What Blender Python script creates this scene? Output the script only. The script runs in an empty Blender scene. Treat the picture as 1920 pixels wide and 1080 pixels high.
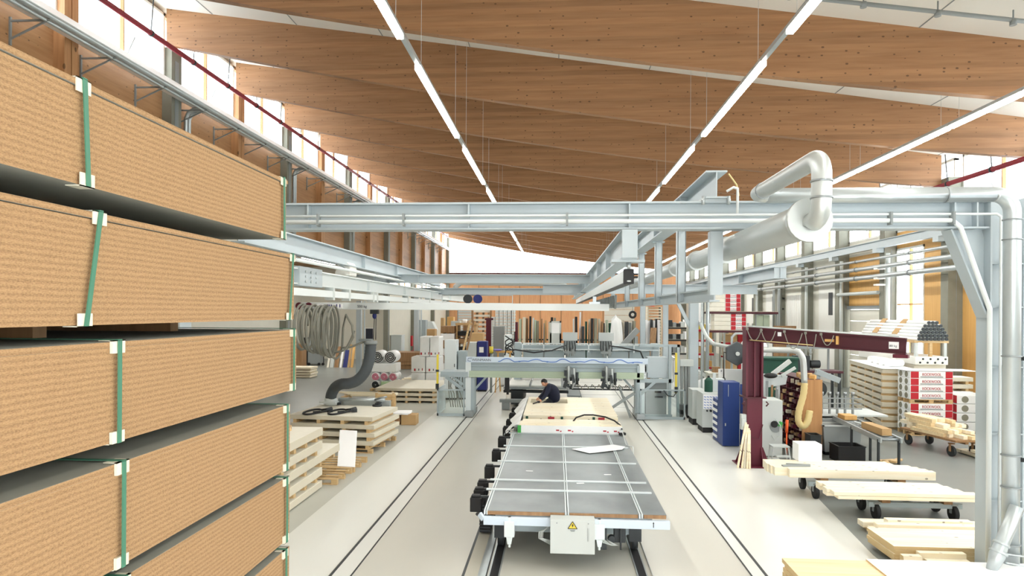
import bpy, math, random
from mathutils import Vector, Matrix, Euler
R = random.Random(7)
C = bpy.context.scene.collection
PI = math.pi
ORD = 'first second third fourth fifth sixth seventh eighth ninth tenth eleventh twelfth thirteenth fourteenth fifteenth sixteenth seventeenth eighteenth nineteenth twentieth'.split() + ['twenty-' + w for w in 'first second third fourth fifth sixth seventh eighth ninth'.split()] + ['thirtieth'] + ['thirty-' + w for w in 'first second third fourth fifth sixth seventh eighth ninth'.split()]

# ---------------------------------------------------------------- survey: photograph measurements to metres
FPX, YAW, ROLL, EYE = 1250.0, math.atan(84 / 1250), 0.006, 4.0
_c, _s = math.cos(YAW), math.sin(YAW)

def ray(px, py):
    u, v = px - 960, 540 - py
    x = (u * math.cos(ROLL) - v * math.sin(ROLL)) / FPX
    y = (u * math.sin(ROLL) + v * math.cos(ROLL) + 44) / FPX
    return (x * _c - _s, x * _s + _c, y)

def FZ(px, py, z=0.0):
    d = ray(px, py); t = (z - EYE) / d[2]
    return (d[0] * t, d[1] * t, z)

def FY(px, py, Y):
    d = ray(px, py); t = Y / d[1]
    return (d[0] * t, Y, EYE + d[2] * t)

def FX(px, py, X):
    d = ray(px, py); t = X / d[0]
    return (X, d[1] * t, EYE + d[2] * t)

# ---------------------------------------------------------------- mesh builder
class MB:
    def __init__(s):
        s.v, s.f, s.m, s.sm = [], [], [], []

    def face(s, idx, m=0, sm=False):
        s.f.append(idx); s.m.append(m); s.sm.append(sm)

    def poly(s, pts, m=0):
        o = len(s.v); s.v += [tuple(p) for p in pts]
        s.face(list(range(o, o + len(pts))), m); return s

    def hexa(s, p, m=0, mt=None):
        """eight points: bottom four counter-clockwise, then top four"""
        o = len(s.v); s.v += [tuple(q) for q in p]
        for k, q in enumerate(((0, 3, 2, 1), (4, 5, 6, 7), (0, 1, 5, 4), (1, 2, 6, 5), (2, 3, 7, 6), (3, 0, 4, 7))):
            s.face([o + i for i in q], m if (mt is None or k > 1) else mt)
        return s

    def box(s, x0, y0, z0, x1, y1, z1, m=0, mt=None):
        if x1 < x0: x0, x1 = x1, x0
        if y1 < y0: y0, y1 = y1, y0
        if z1 < z0: z0, z1 = z1, z0
        return s.hexa([(x0, y0, z0), (x1, y0, z0), (x1, y1, z0), (x0, y1, z0), (x0, y0, z1), (x1, y0, z1), (x1, y1, z1), (x0, y1, z1)], m, mt)

    def obox(s, c, d, rot=(0, 0, 0), m=0, mt=None):
        M = Euler(rot).to_matrix(); c = Vector(c); a, b, h = d[0] / 2, d[1] / 2, d[2] / 2
        pts = [(-a, -b, -h), (a, -b, -h), (a, b, -h), (-a, b, -h), (-a, -b, h), (a, -b, h), (a, b, h), (-a, b, h)]
        return s.hexa([c + M @ Vector(p) for p in pts], m, mt)

    def bar(s, p0, p1, w, h, m=0):
        """square bar from p0 to p1, w sideways, h upright"""
        p0, p1 = Vector(p0), Vector(p1); d = (p1 - p0).normalized()
        up = Vector((0, 0, 1)) if abs(d.z) < 0.95 else Vector((0, 1, 0))
        sd = d.cross(up).normalized() * (w / 2); u = sd.cross(d).normalized() * (h / 2)
        return s.hexa([p0 - sd - u, p0 + sd - u, p1 + sd - u, p1 - sd - u, p0 - sd + u, p0 + sd + u, p1 + sd + u, p1 - sd + u], m)

    def prism(s, poly, ax, a, b, m=0, mc=None):
        """poly: 2-D outline; ax: extrusion axis; (u,v) are the other two axes in x,y,z order"""
        def P(u, v, w):
            return {'x': (w, u, v), 'y': (u, w, v), 'z': (u, v, w)}[ax]
        n = len(poly); o = len(s.v)
        s.v += [P(u, v, a) for u, v in poly] + [P(u, v, b) for u, v in poly]
        s.face(list(range(o + n - 1, o - 1, -1)), m if mc is None else mc); s.face(list(range(o + n, o + 2 * n)), m if mc is None else mc)
        for i in range(n):
            j = (i + 1) % n; s.face([o + i, o + j, o + n + j, o + n + i], m)
        return s

    def cyl(s, p0, p1, r, r1=None, n=14, caps=True, m=0, mc=None):
        return s.tube([p0, p1], r, n, caps, m, [r, r if r1 is None else r1], mc)

    def tube(s, pts, r, n=8, caps=True, m=0, radii=None, mc=None):
        P = [Vector(p) for p in pts]; o = len(s.v); N = len(P)
        t0 = (P[1] - P[0]).normalized()
        ref = Vector((0, 0, 1)) if abs(t0.z) < 0.9 else Vector((1, 0, 0))
        a = t0.cross(ref).normalized()
        for i in range(N):
            t = ((P[i] - P[i - 1]).normalized() if i else Vector()) + ((P[i + 1] - P[i]).normalized() if i < N - 1 else Vector())
            t = t.normalized() if t.length > 1e-6 else t0
            a = (a - t * a.dot(t)).normalized(); b = t.cross(a)
            rr = radii[i] if radii else r
            for k in range(n):
                w = 2 * PI * k / n
                s.v.append(tuple(P[i] + (a * math.cos(w) + b * math.sin(w)) * rr))
        for i in range(N - 1):
            for k in range(n):
                k2 = (k + 1) % n
                s.face([o + i * n + k, o + i * n + k2, o + (i + 1) * n + k2, o + (i + 1) * n + k], m, True)
        if caps:
            s.face([o + k for k in range(n - 1, -1, -1)], m if mc is None else mc)
            s.face([o + (N - 1) * n + k for k in range(n)], m if mc is None else mc)
        return s

    def ell(s, c, r, nu=14, nv=9, m=0):
        o = len(s.v)
        for j in range(nv + 1):
            ph = PI * j / nv
            for i in range(nu):
                w = 2 * PI * i / nu
                s.v.append((c[0] + r[0] * math.sin(ph) * math.cos(w), c[1] + r[1] * math.sin(ph) * math.sin(w), c[2] + r[2] * math.cos(ph)))
        for j in range(nv):
            for i in range(nu):
                i2 = (i + 1) % nu
                s.face([o + j * nu + i, o + (j + 1) * nu + i, o + (j + 1) * nu + i2, o + j * nu + i2], m, True)
        return s

    def ibeam(s, ax, a, b, c, z0, z1, w, tf=0.025, tw=0.02, m=0):
        """I-section running along x or y; c is its centre across"""
        h = w / 2; t = tw / 2
        prof = [(c - h, z0), (c + h, z0), (c + h, z0 + tf), (c + t, z0 + tf), (c + t, z1 - tf), (c + h, z1 - tf), (c + h, z1), (c - h, z1), (c - h, z1 - tf), (c - t, z1 - tf), (c - t, z0 + tf), (c - h, z0 + tf)]
        if ax == 'y':
            return s.prism(prof, 'y', a, b, m)
        return s.prism(prof, 'x', a, b, m)

    def hcol(s, x, y, z0, z1, w, d, tf=0.025, tw=0.018, m=0):
        """H-section column; its flanges face +-x, w across x, d along y"""
        s.box(x - w / 2, y - d / 2, z0, x - w / 2 + tf, y + d / 2, z1, m)
        s.box(x + w / 2 - tf, y - d / 2, z0, x + w / 2, y + d / 2, z1, m)
        return s.box(x - w / 2 + tf, y - tw / 2, z0, x + w / 2 - tf, y + tw / 2, z1, m)

    def grid(s, fn, nu, nv, m=0, sm=True):
        o = len(s.v)
        for j in range(nv + 1):
            for i in range(nu + 1):
                s.v.append(tuple(fn(i / nu, j / nv)))
        for j in range(nv):
            for i in range(nu):
                q = o + j * (nu + 1) + i
                s.face([q, q + 1, q + nu + 2, q + nu + 1], m, sm)
        return s

    def sheet(s, fn, nu, nv, t=0.004, m=0):
        """a thin cloth or foil with two sides"""
        s.grid(fn, nu, nv, m)
        o = len(s.v)
        s.grid(lambda u, v: tuple(Vector(fn(u, v)) - Vector((0, 0, t))), nu, nv, m)
        return s

WL = {}

def build(name, mb, mats, parent=None, bevel=0.0, label=None, origin=None):
    me = bpy.data.meshes.new(name)
    if parent is not None:
        off = WL[parent.name]
    elif origin is not None:
        off = Vector(origin)
    else:
        xs, ys, zs = zip(*mb.v)
        off = Vector(((min(xs) + max(xs)) / 2, (min(ys) + max(ys)) / 2, min(zs)))
    me.from_pydata([tuple(Vector(p) - off) for p in mb.v], [], mb.f)
    if not isinstance(mats, (list, tuple)): mats = [mats]
    for k in mats: me.materials.append(M[k])
    me.polygons.foreach_set('material_index', mb.m)
    me.polygons.foreach_set('use_smooth', mb.sm)
    me.update()
    o = bpy.data.objects.new(name, me); C.objects.link(o)
    if parent is not None:
        o.parent = parent
    else:
        o.location = off
    WL[o.name] = off
    if bevel:
        b = o.modifiers.new('edge', 'BEVEL'); b.width = bevel; b.segments = 2; b.limit_method = 'ANGLE'; b.angle_limit = 0.7
    if label: o['label'] = label
    return o

def thing(name, label, cat, loc=(0, 0, 0), group=None, kind=None):
    o = bpy.data.objects.new(name, None); C.objects.link(o)
    o.location = loc; o.empty_display_size = 0.1
    o['label'] = label; o['category'] = cat
    if group: o['group'] = group
    if kind: o['kind'] = kind
    WL[o.name] = Vector(loc)
    return o

def tag(o, label, cat, group=None, kind=None):
    o['label'] = label; o['category'] = cat
    if group: o['group'] = group
    if kind: o['kind'] = kind
    return o

def solo(name, mb, mats, label, cat, group=None, bevel=0.0, kind=None):
    return tag(build(name, mb, mats, None, bevel), label, cat, group, kind)

def struct(name, mb, mats, label=None, cat=None, parent=None, bevel=0.0):
    o = build(name, mb, mats, parent, bevel)
    o['kind'] = 'structure'
    if label: o['label'] = label
    if cat: o['category'] = cat
    return o

def dup(root, loc, rz=0.0, label=None, group=None, scale=None):
    def cp(o, par):
        n = o.copy(); C.objects.link(n)
        if par is not None: n.parent = par
        for ch in kids.get(o.name, ()): cp(ch, n)
        return n
    kids = {}
    for ch in root.children_recursive: kids.setdefault(ch.parent.name, []).append(ch)
    r = cp(root, None)
    r.location = loc; r.rotation_euler = (0, 0, rz)
    if scale: r.scale = scale
    if label: r['label'] = label
    if group: r['group'] = group
    WL[r.name] = Vector(loc)
    return r

def text(s, loc, size, mat, parent=None, rot=(PI / 2, 0, 0), align='LEFT', name='lettering', sx=1.0):
    cu = bpy.data.curves.new(name, 'FONT'); cu.body = s; cu.size = size; cu.align_x = align; cu.extrude = 0.002
    t = bpy.data.objects.new('tmp', cu); C.objects.link(t)
    dg = bpy.context.evaluated_depsgraph_get(); dg.update()
    me = bpy.data.meshes.new_from_object(t.evaluated_get(dg))
    bpy.data.objects.remove(t)
    off = WL[parent.name] if parent is not None else Vector((0, 0, 0))
    mx = Matrix.Translation(Vector(loc) - off) @ Euler(rot).to_matrix().to_4x4() @ Matrix.Diagonal((sx, 1, 1, 1))
    me.transform(mx); me.materials.clear(); me.materials.append(M[mat])
    o = bpy.data.objects.new(name, me); C.objects.link(o)
    if parent is not None: o.parent = parent
    WL[o.name] = off
    return o

# ---------------------------------------------------------------- materials
M = {}

def srgb(r, g, b):
    return tuple(((x / 255) / 12.92 if x / 255 <= 0.04045 else ((x / 255 + 0.055) / 1.055) ** 2.4) for x in (r, g, b)) + (1,)

def mat(name, col, rough=0.6, metal=0.0, var=0.0, vs=6.0, vscale=(1, 1, 1), bump=0.0, emit=None, spec=0.5):
    m = bpy.data.materials.new(name); m.use_nodes = True; nt = m.node_tree
    p = nt.nodes['Principled BSDF']
    p.inputs['Base Color'].default_value = srgb(*col); p.inputs['Roughness'].default_value = rough; p.inputs['Metallic'].default_value = metal
    p.inputs['Specular IOR Level'].default_value = spec
    if var or bump:
        tc = nt.nodes.new('ShaderNodeTexCoord'); mp = nt.nodes.new('ShaderNodeMapping'); mp.inputs['Scale'].default_value = vscale
        nz = nt.nodes.new('ShaderNodeTexNoise'); nz.inputs['Scale'].default_value = vs; nz.inputs['Detail'].default_value = 5
        nt.links.new(tc.outputs['Object'], mp.inputs['Vector']); nt.links.new(mp.outputs['Vector'], nz.inputs['Vector'])
        if var:
            rp = nt.nodes.new('ShaderNodeValToRGB'); c = srgb(*col)
            rp.color_ramp.elements[0].position = 0.3; rp.color_ramp.elements[1].position = 0.7
            rp.color_ramp.elements[0].color = tuple(x * (1 - var) for x in c[:3]) + (1,)
            rp.color_ramp.elements[1].color = tuple(min(1, x * (1 + var)) for x in c[:3]) + (1,)
            nt.links.new(nz.outputs['Fac'], rp.inputs['Fac']); nt.links.new(rp.outputs['Color'], p.inputs['Base Color'])
        if bump:
            bp = nt.nodes.new('ShaderNodeBump'); bp.inputs['Strength'].default_value = bump; bp.inputs['Distance'].default_value = 0.02
            nt.links.new(nz.outputs['Fac'], bp.inputs['Height']); nt.links.new(bp.outputs['Normal'], p.inputs['Normal'])
    if emit:
        p.inputs['Emission Color'].default_value = srgb(*emit[0]); p.inputs['Emission Strength'].default_value = emit[1]
    M[name] = m
    return m

def wood(name, col, dark, along='x', knots=1.0, lam=0.0, rough=0.55):
    """timber with grain along one axis, laminations across z, dark knots"""
    m = bpy.data.materials.new(name); m.use_nodes = True; nt = m.node_tree; N = nt.nodes; L = nt.links
    p = N['Principled BSDF']; p.inputs['Roughness'].default_value = rough
    tc = N.new('ShaderNodeTexCoord')
    def mp(sc):
        k = N.new('ShaderNodeMapping'); k.inputs['Scale'].default_value = sc; L.new(tc.outputs['Object'], k.inputs['Vector']); return k
    lo, hi = 0.35, 6.0
    sc = (lo, hi, hi) if along == 'x' else (hi, lo, hi) if along == 'y' else (hi, hi, lo)
    g = N.new('ShaderNodeTexNoise'); g.inputs['Scale'].default_value = 2.2; g.inputs['Detail'].default_value = 6; L.new(mp(sc).outputs['Vector'], g.inputs['Vector'])
    rp = N.new('ShaderNodeValToRGB'); a, b = srgb(*dark), srgb(*col)
    rp.color_ramp.elements[0].position = 0.28; rp.color_ramp.elements[0].color = a
    rp.color_ramp.elements[1].position = 0.66; rp.color_ramp.elements[1].color = b
    L.new(g.outputs['Fac'], rp.inputs['Fac']); out = rp.outputs['Color']
    if lam:
        sx = N.new('ShaderNodeSeparateXYZ'); L.new(tc.outputs['Object'], sx.inputs['Vector'])
        w = N.new('ShaderNodeMath'); w.operation = 'MULTIPLY'; w.inputs[1].default_value = 1 / lam; L.new(sx.outputs['Z'], w.inputs[0])
        fl = N.new('ShaderNodeMath'); fl.operation = 'FLOOR'; L.new(w.outputs[0], fl.inputs[0])
        wn = N.new('ShaderNodeTexWhiteNoise'); wn.noise_dimensions = '1D'; L.new(fl.outputs[0], wn.inputs['W'])
        mr = N.new('ShaderNodeMapRange'); mr.inputs['To Min'].default_value = 0.84; mr.inputs['To Max'].default_value = 1.1; L.new(wn.outputs['Value'], mr.inputs['Value'])
        mx = N.new('ShaderNodeMix'); mx.data_type = 'RGBA'; mx.blend_type = 'MULTIPLY'; mx.inputs['Factor'].default_value = 1
        L.new(out, mx.inputs['A']); L.new(mr.outputs['Result'], mx.inputs['B']); out = mx.outputs['Result']
    if knots:
        vo = N.new('ShaderNodeTexVoronoi'); vo.voronoi_dimensions = '2D'; vo.inputs['Scale'].default_value = 1.0
        sp = N.new('ShaderNodeSeparateXYZ'); L.new(tc.outputs['Object'], sp.inputs['Vector'])
        u, va, vb = ('X', 'Z', 'Y') if along == 'x' else ('Y', 'Z', 'X') if along == 'y' else ('Z', 'X', 'Y')
        ad = N.new('ShaderNodeMath'); ad.operation = 'ADD'; L.new(sp.outputs[va], ad.inputs[0]); L.new(sp.outputs[vb], ad.inputs[1])
        m1 = N.new('ShaderNodeMath'); m1.operation = 'MULTIPLY'; m1.inputs[1].default_value = 2.5 * knots; L.new(sp.outputs[u], m1.inputs[0])
        m2 = N.new('ShaderNodeMath'); m2.operation = 'MULTIPLY'; m2.inputs[1].default_value = 4.0 * knots; L.new(ad.outputs[0], m2.inputs[0])
        cv = N.new('ShaderNodeCombineXYZ'); L.new(m1.outputs[0], cv.inputs['X']); L.new(m2.outputs[0], cv.inputs['Y'])
        L.new(cv.outputs['Vector'], vo.inputs['Vector'])
        cs = N.new('ShaderNodeSeparateColor'); L.new(vo.outputs['Color'], cs.inputs['Color'])
        th = N.new('ShaderNodeMath'); th.operation = 'MULTIPLY_ADD'; th.inputs[1].default_value = 0.3; th.inputs[2].default_value = -0.17; L.new(cs.outputs['Red'], th.inputs[0])
        lt = N.new('ShaderNodeMath'); lt.operation = 'LESS_THAN'; L.new(vo.outputs['Distance'], lt.inputs[0]); L.new(th.outputs[0], lt.inputs[1])
        fa = N.new('ShaderNodeMath'); fa.operation = 'MULTIPLY'; fa.inputs[1].default_value = 0.8; L.new(lt.outputs[0], fa.inputs[0])
        mx = N.new('ShaderNodeMix'); mx.data_type = 'RGBA'; L.new(fa.outputs[0], mx.inputs['Factor'])
        L.new(out, mx.inputs['A']); mx.inputs['B'].default_value = tuple(x * 0.3 for x in a[:3]) + (1,); out = mx.outputs['Result']
    L.new(out, p.inputs['Base Color'])
    M[name] = m

def striped(name, col, dark, period, spec_scale=60.0):
    """cut edges of stacked boards: thin level joints and coarse chips"""
    m = bpy.data.materials.new(name); m.use_nodes = True; nt = m.node_tree; N = nt.nodes; L = nt.links
    p = N['Principled BSDF']; p.inputs['Roughness'].default_value = 0.85
    tc = N.new('ShaderNodeTexCoord')
    nz = N.new('ShaderNodeTexNoise'); nz.inputs['Scale'].default_value = spec_scale * 2.4; nz.inputs['Detail'].default_value = 4
    mpn = N.new('ShaderNodeMapping'); mpn.inputs['Scale'].default_value = (1, 0.55, 1.5); L.new(tc.outputs['Object'], mpn.inputs['Vector']); L.new(mpn.outputs['Vector'], nz.inputs['Vector'])
    sx = N.new('ShaderNodeSeparateXYZ'); L.new(tc.outputs['Object'], sx.inputs['Vector'])
    n2 = N.new('ShaderNodeTexNoise'); n2.inputs['Scale'].default_value = 5; L.new(tc.outputs['Object'], n2.inputs['Vector'])
    ad = N.new('ShaderNodeMath'); ad.operation = 'MULTIPLY_ADD'; ad.inputs[1].default_value = 0.006; L.new(n2.outputs['Fac'], ad.inputs[0]); L.new(sx.outputs['Z'], ad.inputs[2])
    w = N.new('ShaderNodeMath'); w.operation = 'MULTIPLY'; w.inputs[1].default_value = 2 * PI / period; L.new(ad.outputs[0], w.inputs[0])
    sn = N.new('ShaderNodeMath'); sn.operation = 'SINE'; L.new(w.outputs[0], sn.inputs[0])
    mx = N.new('ShaderNodeMath'); mx.operation = 'MULTIPLY_ADD'; mx.inputs[1].default_value = 0.1; L.new(sn.outputs[0], mx.inputs[0]); L.new(nz.outputs['Fac'], mx.inputs[2])
    rp = N.new('ShaderNodeValToRGB'); e = rp.color_ramp.elements
    e[0].position = 0.22; e[0].color = srgb(*dark); e[1].position = 0.66; e[1].color = srgb(*col)
    L.new(mx.outputs[0], rp.inputs['Fac']); L.new(rp.outputs['Color'], p.inputs['Base Color'])
    bp = N.new('ShaderNodeBump'); bp.inputs['Strength'].default_value = 0.6; bp.inputs['Distance'].default_value = 0.008
    L.new(mx.outputs[0], bp.inputs['Height']); L.new(bp.outputs['Normal'], p.inputs['Normal'])
    M[name] = m

def glassy(name, tint=(0.95, 0.98, 1.0), gloss=0.08):
    m = bpy.data.materials.new(name); m.use_nodes = True; nt = m.node_tree; nt.nodes.clear(); N = nt.nodes
    o = N.new('ShaderNodeOutputMaterial'); t = N.new('ShaderNodeBsdfTransparent'); t.inputs['Color'].default_value = tint + (1,)
    g = N.new('ShaderNodeBsdfGlossy'); g.inputs['Roughness'].default_value = 0.05; x = N.new('ShaderNodeMixShader'); x.inputs['Fac'].default_value = gloss
    nt.links.new(t.outputs[0], x.inputs[1]); nt.links.new(g.outputs[0], x.inputs[2]); nt.links.new(x.outputs[0], o.inputs['Surface'])
    M[name] = m

wood('glulam', (164, 122, 84), (147, 105, 69), 'x', 1.35, 0.16)
wood('glulam_wall', (178, 135, 93), (162, 117, 76), 'y', 1.1, 0.33)
wood('glulam_post', (196, 148, 102), (172, 124, 80), 'z', 0.6)
wood('far_wood', (220, 168, 122), (208, 150, 104), 'z', 0)
wood('orange_board', (218, 172, 104), (208, 160, 92), 'z', 0)
wood('spruce_x', (247, 240, 220), (238, 223, 190), 'x', 1.5)
wood('spruce_y', (244, 233, 206), (230, 210, 170), 'y', 1.5)
wood('plywood', (236, 216, 176), (222, 196, 150), 'x', 0.35)
wood('pallet_wood', (216, 186, 138), (190, 156, 108), 'x', 1.5)
wood('tan_board', (190, 142, 92), (172, 124, 76), 'z', 0)
wood('brown_board', (160, 124, 86), (132, 98, 64), 'z', 0)
striped('chip_edge', (176, 141, 101), (134, 103, 69), 0.03)
striped('ply_edge', (228, 204, 156), (200, 168, 116), 0.014, 90)
mat('board_top', (150, 150, 140), 0.8, var=0.08, vs=3)
mat('gypsum', (226, 222, 208), 0.85, var=0.03, vs=4)
mat('gypsum_edge', (206, 198, 178), 0.85, var=0.05, vs=30, vscale=(1, 1, 12))
mat('floor_main', (198, 196, 186), 0.34, var=0.045, vs=0.6, vscale=(1, 0.25, 1), spec=0.5)
mat('floor_light', (217, 218, 212), 0.3, var=0.035, vs=0.6, vscale=(1, 0.25, 1), spec=0.5)
mat('floor_mid', (184, 185, 177), 0.36, var=0.05, vs=0.7, vscale=(1, 0.4, 1), spec=0.5)
mat('floor_grey', (128, 133, 130), 0.36, var=0.07, vs=0.8, spec=0.5)
mat('floor_track', (186, 182, 168), 0.4, var=0.05, vs=0.7, vscale=(1, 0.2, 1))
mat('concrete', (134, 134, 122), 0.85, var=0.06, vs=2.5, bump=0.05)
mat('cream_wall', (222, 220, 208), 0.75, var=0.02, vs=2)
mat('white_panel', (232, 232, 226), 0.6)
mat('deck', (232, 230, 222), 0.7)
mat('crane_grey', (178, 189, 194), 0.45, var=0.025, vs=1.5)
mat('crane_white', (222, 228, 228), 0.45)
mat('galv', (186, 194, 196), 0.35, 0.55, var=0.06, vs=3)
mat('duct_white', (192, 197, 195), 0.42, 0.6, var=0.03, vs=2)
mat('steel', (150, 156, 158), 0.4, 0.7)
mat('dark_steel', (58, 62, 64), 0.5, 0.5)
mat('mid_grey', (140, 146, 146), 0.55)
mat('light_grey', (196, 202, 200), 0.5)
mat('machine_grey', (162, 175, 180), 0.5)
mat('machine_green', (172, 186, 164), 0.5)
mat('machine_white', (216, 224, 226), 0.5)
mat('maroon', (92, 16, 40), 0.45)
mat('maroon_dark', (74, 22, 34), 0.5)
mat('red_pipe', (136, 36, 48), 0.4)
mat('blue', (16, 52, 122), 0.45)
mat('navy_blue', (26, 38, 110), 0.5)
mat('red', (188, 30, 44), 0.6)
mat('orange', (232, 96, 40), 0.6)
mat('yellow', (226, 204, 70), 0.5)
mat('green', (70, 170, 80), 0.6)
mat('bottle_green', (30, 78, 62), 0.7)
mat('black', (24, 24, 26), 0.6)
mat('rubber', (30, 31, 33), 0.75)
mat('hose_grey', (74, 80, 84), 0.6, var=0.05, vs=8)
mat('coil_grey', (140, 140, 130), 0.6)
mat('hose_cream', (214, 194, 138), 0.65)
mat('strap_green', (66, 122, 98), 0.5)
mat('card_white', (222, 216, 196), 0.8)
mat('cardboard', (188, 154, 108), 0.85, var=0.05, vs=3)
mat('film', (240, 242, 242), 0.35, var=0.02, vs=4, bump=0.25)
mat('paper_white', (246, 247, 248), 0.6)
mat('wool', (196, 194, 184), 0.95, var=0.06, vs=30)
mat('wool_dark', (140, 138, 122), 0.95, var=0.06, vs=20)
mat('table_grey', (140, 147, 149), 0.42, var=0.2, vs=1.3, vscale=(1, 0.7, 1), spec=0.35)
mat('panel_blue', (204, 218, 232), 0.5)
mat('wave_blue', (92, 128, 196), 0.5)
mat('text_dark', (50, 54, 70), 0.6)
mat('text_red', (178, 44, 56), 0.6)
mat('skin', (206, 152, 122), 0.55)
mat('hair', (18, 12, 10), 0.6)
mat('jacket', (20, 26, 48), 0.85, var=0.15, vs=9, bump=0.15)
mat('trousers', (30, 34, 44), 0.85)
mat('pink', (206, 130, 150), 0.6)
mat('green_tint', (176, 206, 160), 0.7)
mat('violet', (120, 110, 190), 0.6)
mat('tube_light', (255, 255, 255), 0.5, emit=((255, 253, 246), 60.0))
mat('tube_side', (255, 255, 255), 0.5, emit=((255, 253, 246), 7.0))
mat('screen', (40, 44, 60), 0.3)
glassy('window_glass')
glassy('fence_glass', (0.9, 0.94, 0.94), 0.1)
# ================================================================ the hall
XL, XR, YN, YF = -13.95, 15.75, -5.0, 83.6
BAY, Y0 = 5.05, 22.4
def deck(x): return 14.5 - 0.1466 * (x + 13.65)
def soffit(x): return deck(x) - (1.25 + 0.47 * (1 - ((x - 0.7) / 14.35) ** 2))

fl = MB()
def strip(xa0, xa1, xb0, xb1, m, ya=YN, yb=YF):
    fl.poly([(xa0, ya, 0), (xb0, ya, 0), (xb1, yb, 0), (xa1, yb, 0)], m)
strip(-22, -22, -7.5, -10.5, 2)
strip(-7.5, -10.5, -4.75, -4.75, 3)
strip(-4.75, -4.75, -3.42, -3.42, 1)
strip(-3.42, -3.42, 3.24, 3.24, 0, YN, 27)
strip(-3.42, -3.42, 0.75, 0.75, 0, 27, YF)
strip(0.75, 0.75, 3.24, 3.24, 1, 27, YF)
pts = [(5.0, YN), (5.25, 11.4), (5.85, 16.4), (6.5, 22.0), (6.7, 27), (6.8, YF)]
for (x0, y0), (x1, y1) in zip(pts, pts[1:]):
    fl.poly([(3.24, y0, 0), (x0, y0, 0), (x1, y1, 0), (3.24, y1, 0)], 1)
    fl.poly([(x0, y0, 0), (17.5, y0, 0), (17.5, y1, 0), (x1, y1, 0)], 2)
o = build('floor', fl, ['floor_main', 'floor_light', 'floor_grey', 'floor_mid'])
o['kind'] = 'structure'; o['label'] = 'pale concrete hall floor, grey along both sides'; o['category'] = 'floor'

# inlaid guide rails
def rail(name, xs, y0, y1, label):
    mb = MB()
    for x0, x1, m in xs: mb.box(x0, y0, 0.0, x1, y1, 0.012 if m not in (2, 4) else 0.008, m)
    struct(name, mb, ['dark_steel', 'galv', 'floor_track', 'rubber', 'floor_light'], label, 'rail')
rail('trim_1', [(-3.40, -3.355, 0), (-3.355, -3.08, 4), (-3.08, -3.06, 0)], YN, 80, 'twin steel floor rail under the left legs of the gantry')
rail('trim_2', [(2.97, 2.99, 0), (2.99, 3.18, 4), (3.18, 3.225, 0)], YN, 80, 'twin steel floor rail under the right legs of the gantry')
rail('trim_3', [(-1.41, -1.37, 0), (-1.37, -1.17, 2), (-1.17, -1.05, 1), (-1.05, -1.03, 0)], YN, 26, 'shallow steel cable trough in the floor left of the table')
rail('trim_4', [(-1.01, -0.99, 1), (-0.99, -0.86, 3), (-0.86, -0.84, 1)], YN, 26, 'dark steel track under the left wheels of the assembly table')
rail('trim_5', [(1.24, 1.26, 1), (1.26, 1.38, 3), (1.38, 1.40, 1), (1.47, 1.48, 1)], YN, 26, 'dark steel track under the right wheels of the assembly table')
rail('trim_6', [(1.05, 1.08, 0), (1.16, 1.19, 0)], 27, 60, 'pair of thin floor rails on the white floor beyond the gantry')
for i, yy in enumerate((28.2, 32.4, 38.0)):
    mb = MB().box(0.76, yy, 0.0, 4.6, yy + 0.05, 0.004)
    struct('trim_%d' % (7 + i), mb, ['mid_grey'], 'dark joint line across the white floor, %s beyond the gantry' % ORD[i], 'floor joint')

# roof deck
ceil = MB().prism([(-14.8, deck(-14.8)), (16.6, deck(16.6)), (16.6, deck(16.6) + 0.3), (-14.8, deck(-14.8) + 0.3)], 'y', YN, YF + 0.4)
struct('ceiling', ceil, ['deck'], 'white sloping roof deck above the timber beams', 'ceiling')
sm = MB()
for k in range(-5, 13):
    sm.prism([(-13.6, deck(-13.6) - 0.012), (15.4, deck(15.4) - 0.012), (15.4, deck(15.4) + 0.01), (-13.6, deck(-13.6) + 0.01)], 'y', Y0 + BAY * k - 2.54, Y0 + BAY * k - 2.5)
for x in [-12 + 3.0 * i for i in range(10)]:
    sm.prism([(x, deck(x) - 0.012), (x + 0.03, deck(x) - 0.012), (x + 0.03, deck(x) + 0.01), (x, deck(x) + 0.01)], 'y', YN, YF)
struct('trim_10', sm, ['mid_grey'], 'thin joints between the white roof panels', 'joint')

# glulam beams
xs = [-13.65 + (15.15 + 13.65) * i / 28 for i in range(29)]
prof = [(x, soffit(x)) for x in xs] + [(x, deck(x)) for x in reversed(xs)]
NB = 18
beam0 = None
for k in range(-5, 13):
    y = Y0 + BAY * k
    lab = 'long curved glulam roof beam, %s from the far wall' % ORD[12 - k]
    if beam0 is None:
        b = MB()
        n = len(xs)
        for i in range(n - 1):
            q = [(xs[i], soffit(xs[i])), (xs[i + 1], soffit(xs[i + 1])), (xs[i + 1], deck(xs[i + 1])), (xs[i], deck(xs[i]))]
            f = [(u, y, w) for u, w in q]; g = [(u, y + 0.24, w) for u, w in q]
            b.poly(f); b.poly([g[3], g[2], g[1], g[0]]); b.poly([f[1], f[0], g[0], g[1]]); b.poly([f[3], f[2], g[2], g[3]])
        b.poly([(xs[0], y, soffit(xs[0])), (xs[0], y, deck(xs[0])), (xs[0], y + 0.24, deck(xs[0])), (xs[0], y + 0.24, soffit(xs[0]))])
        b.poly([(xs[-1], y, soffit(xs[-1])), (xs[-1], y + 0.24, soffit(xs[-1])), (xs[-1], y + 0.24, deck(xs[-1])), (xs[-1], y, deck(xs[-1]))])
        beam0 = struct('roof_beam', b, ['glulam'], lab, 'roof beam')
    else:
        o = beam0.copy(); C.objects.link(o); o.location.y += BAY * (k + 5); o['label'] = lab

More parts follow.
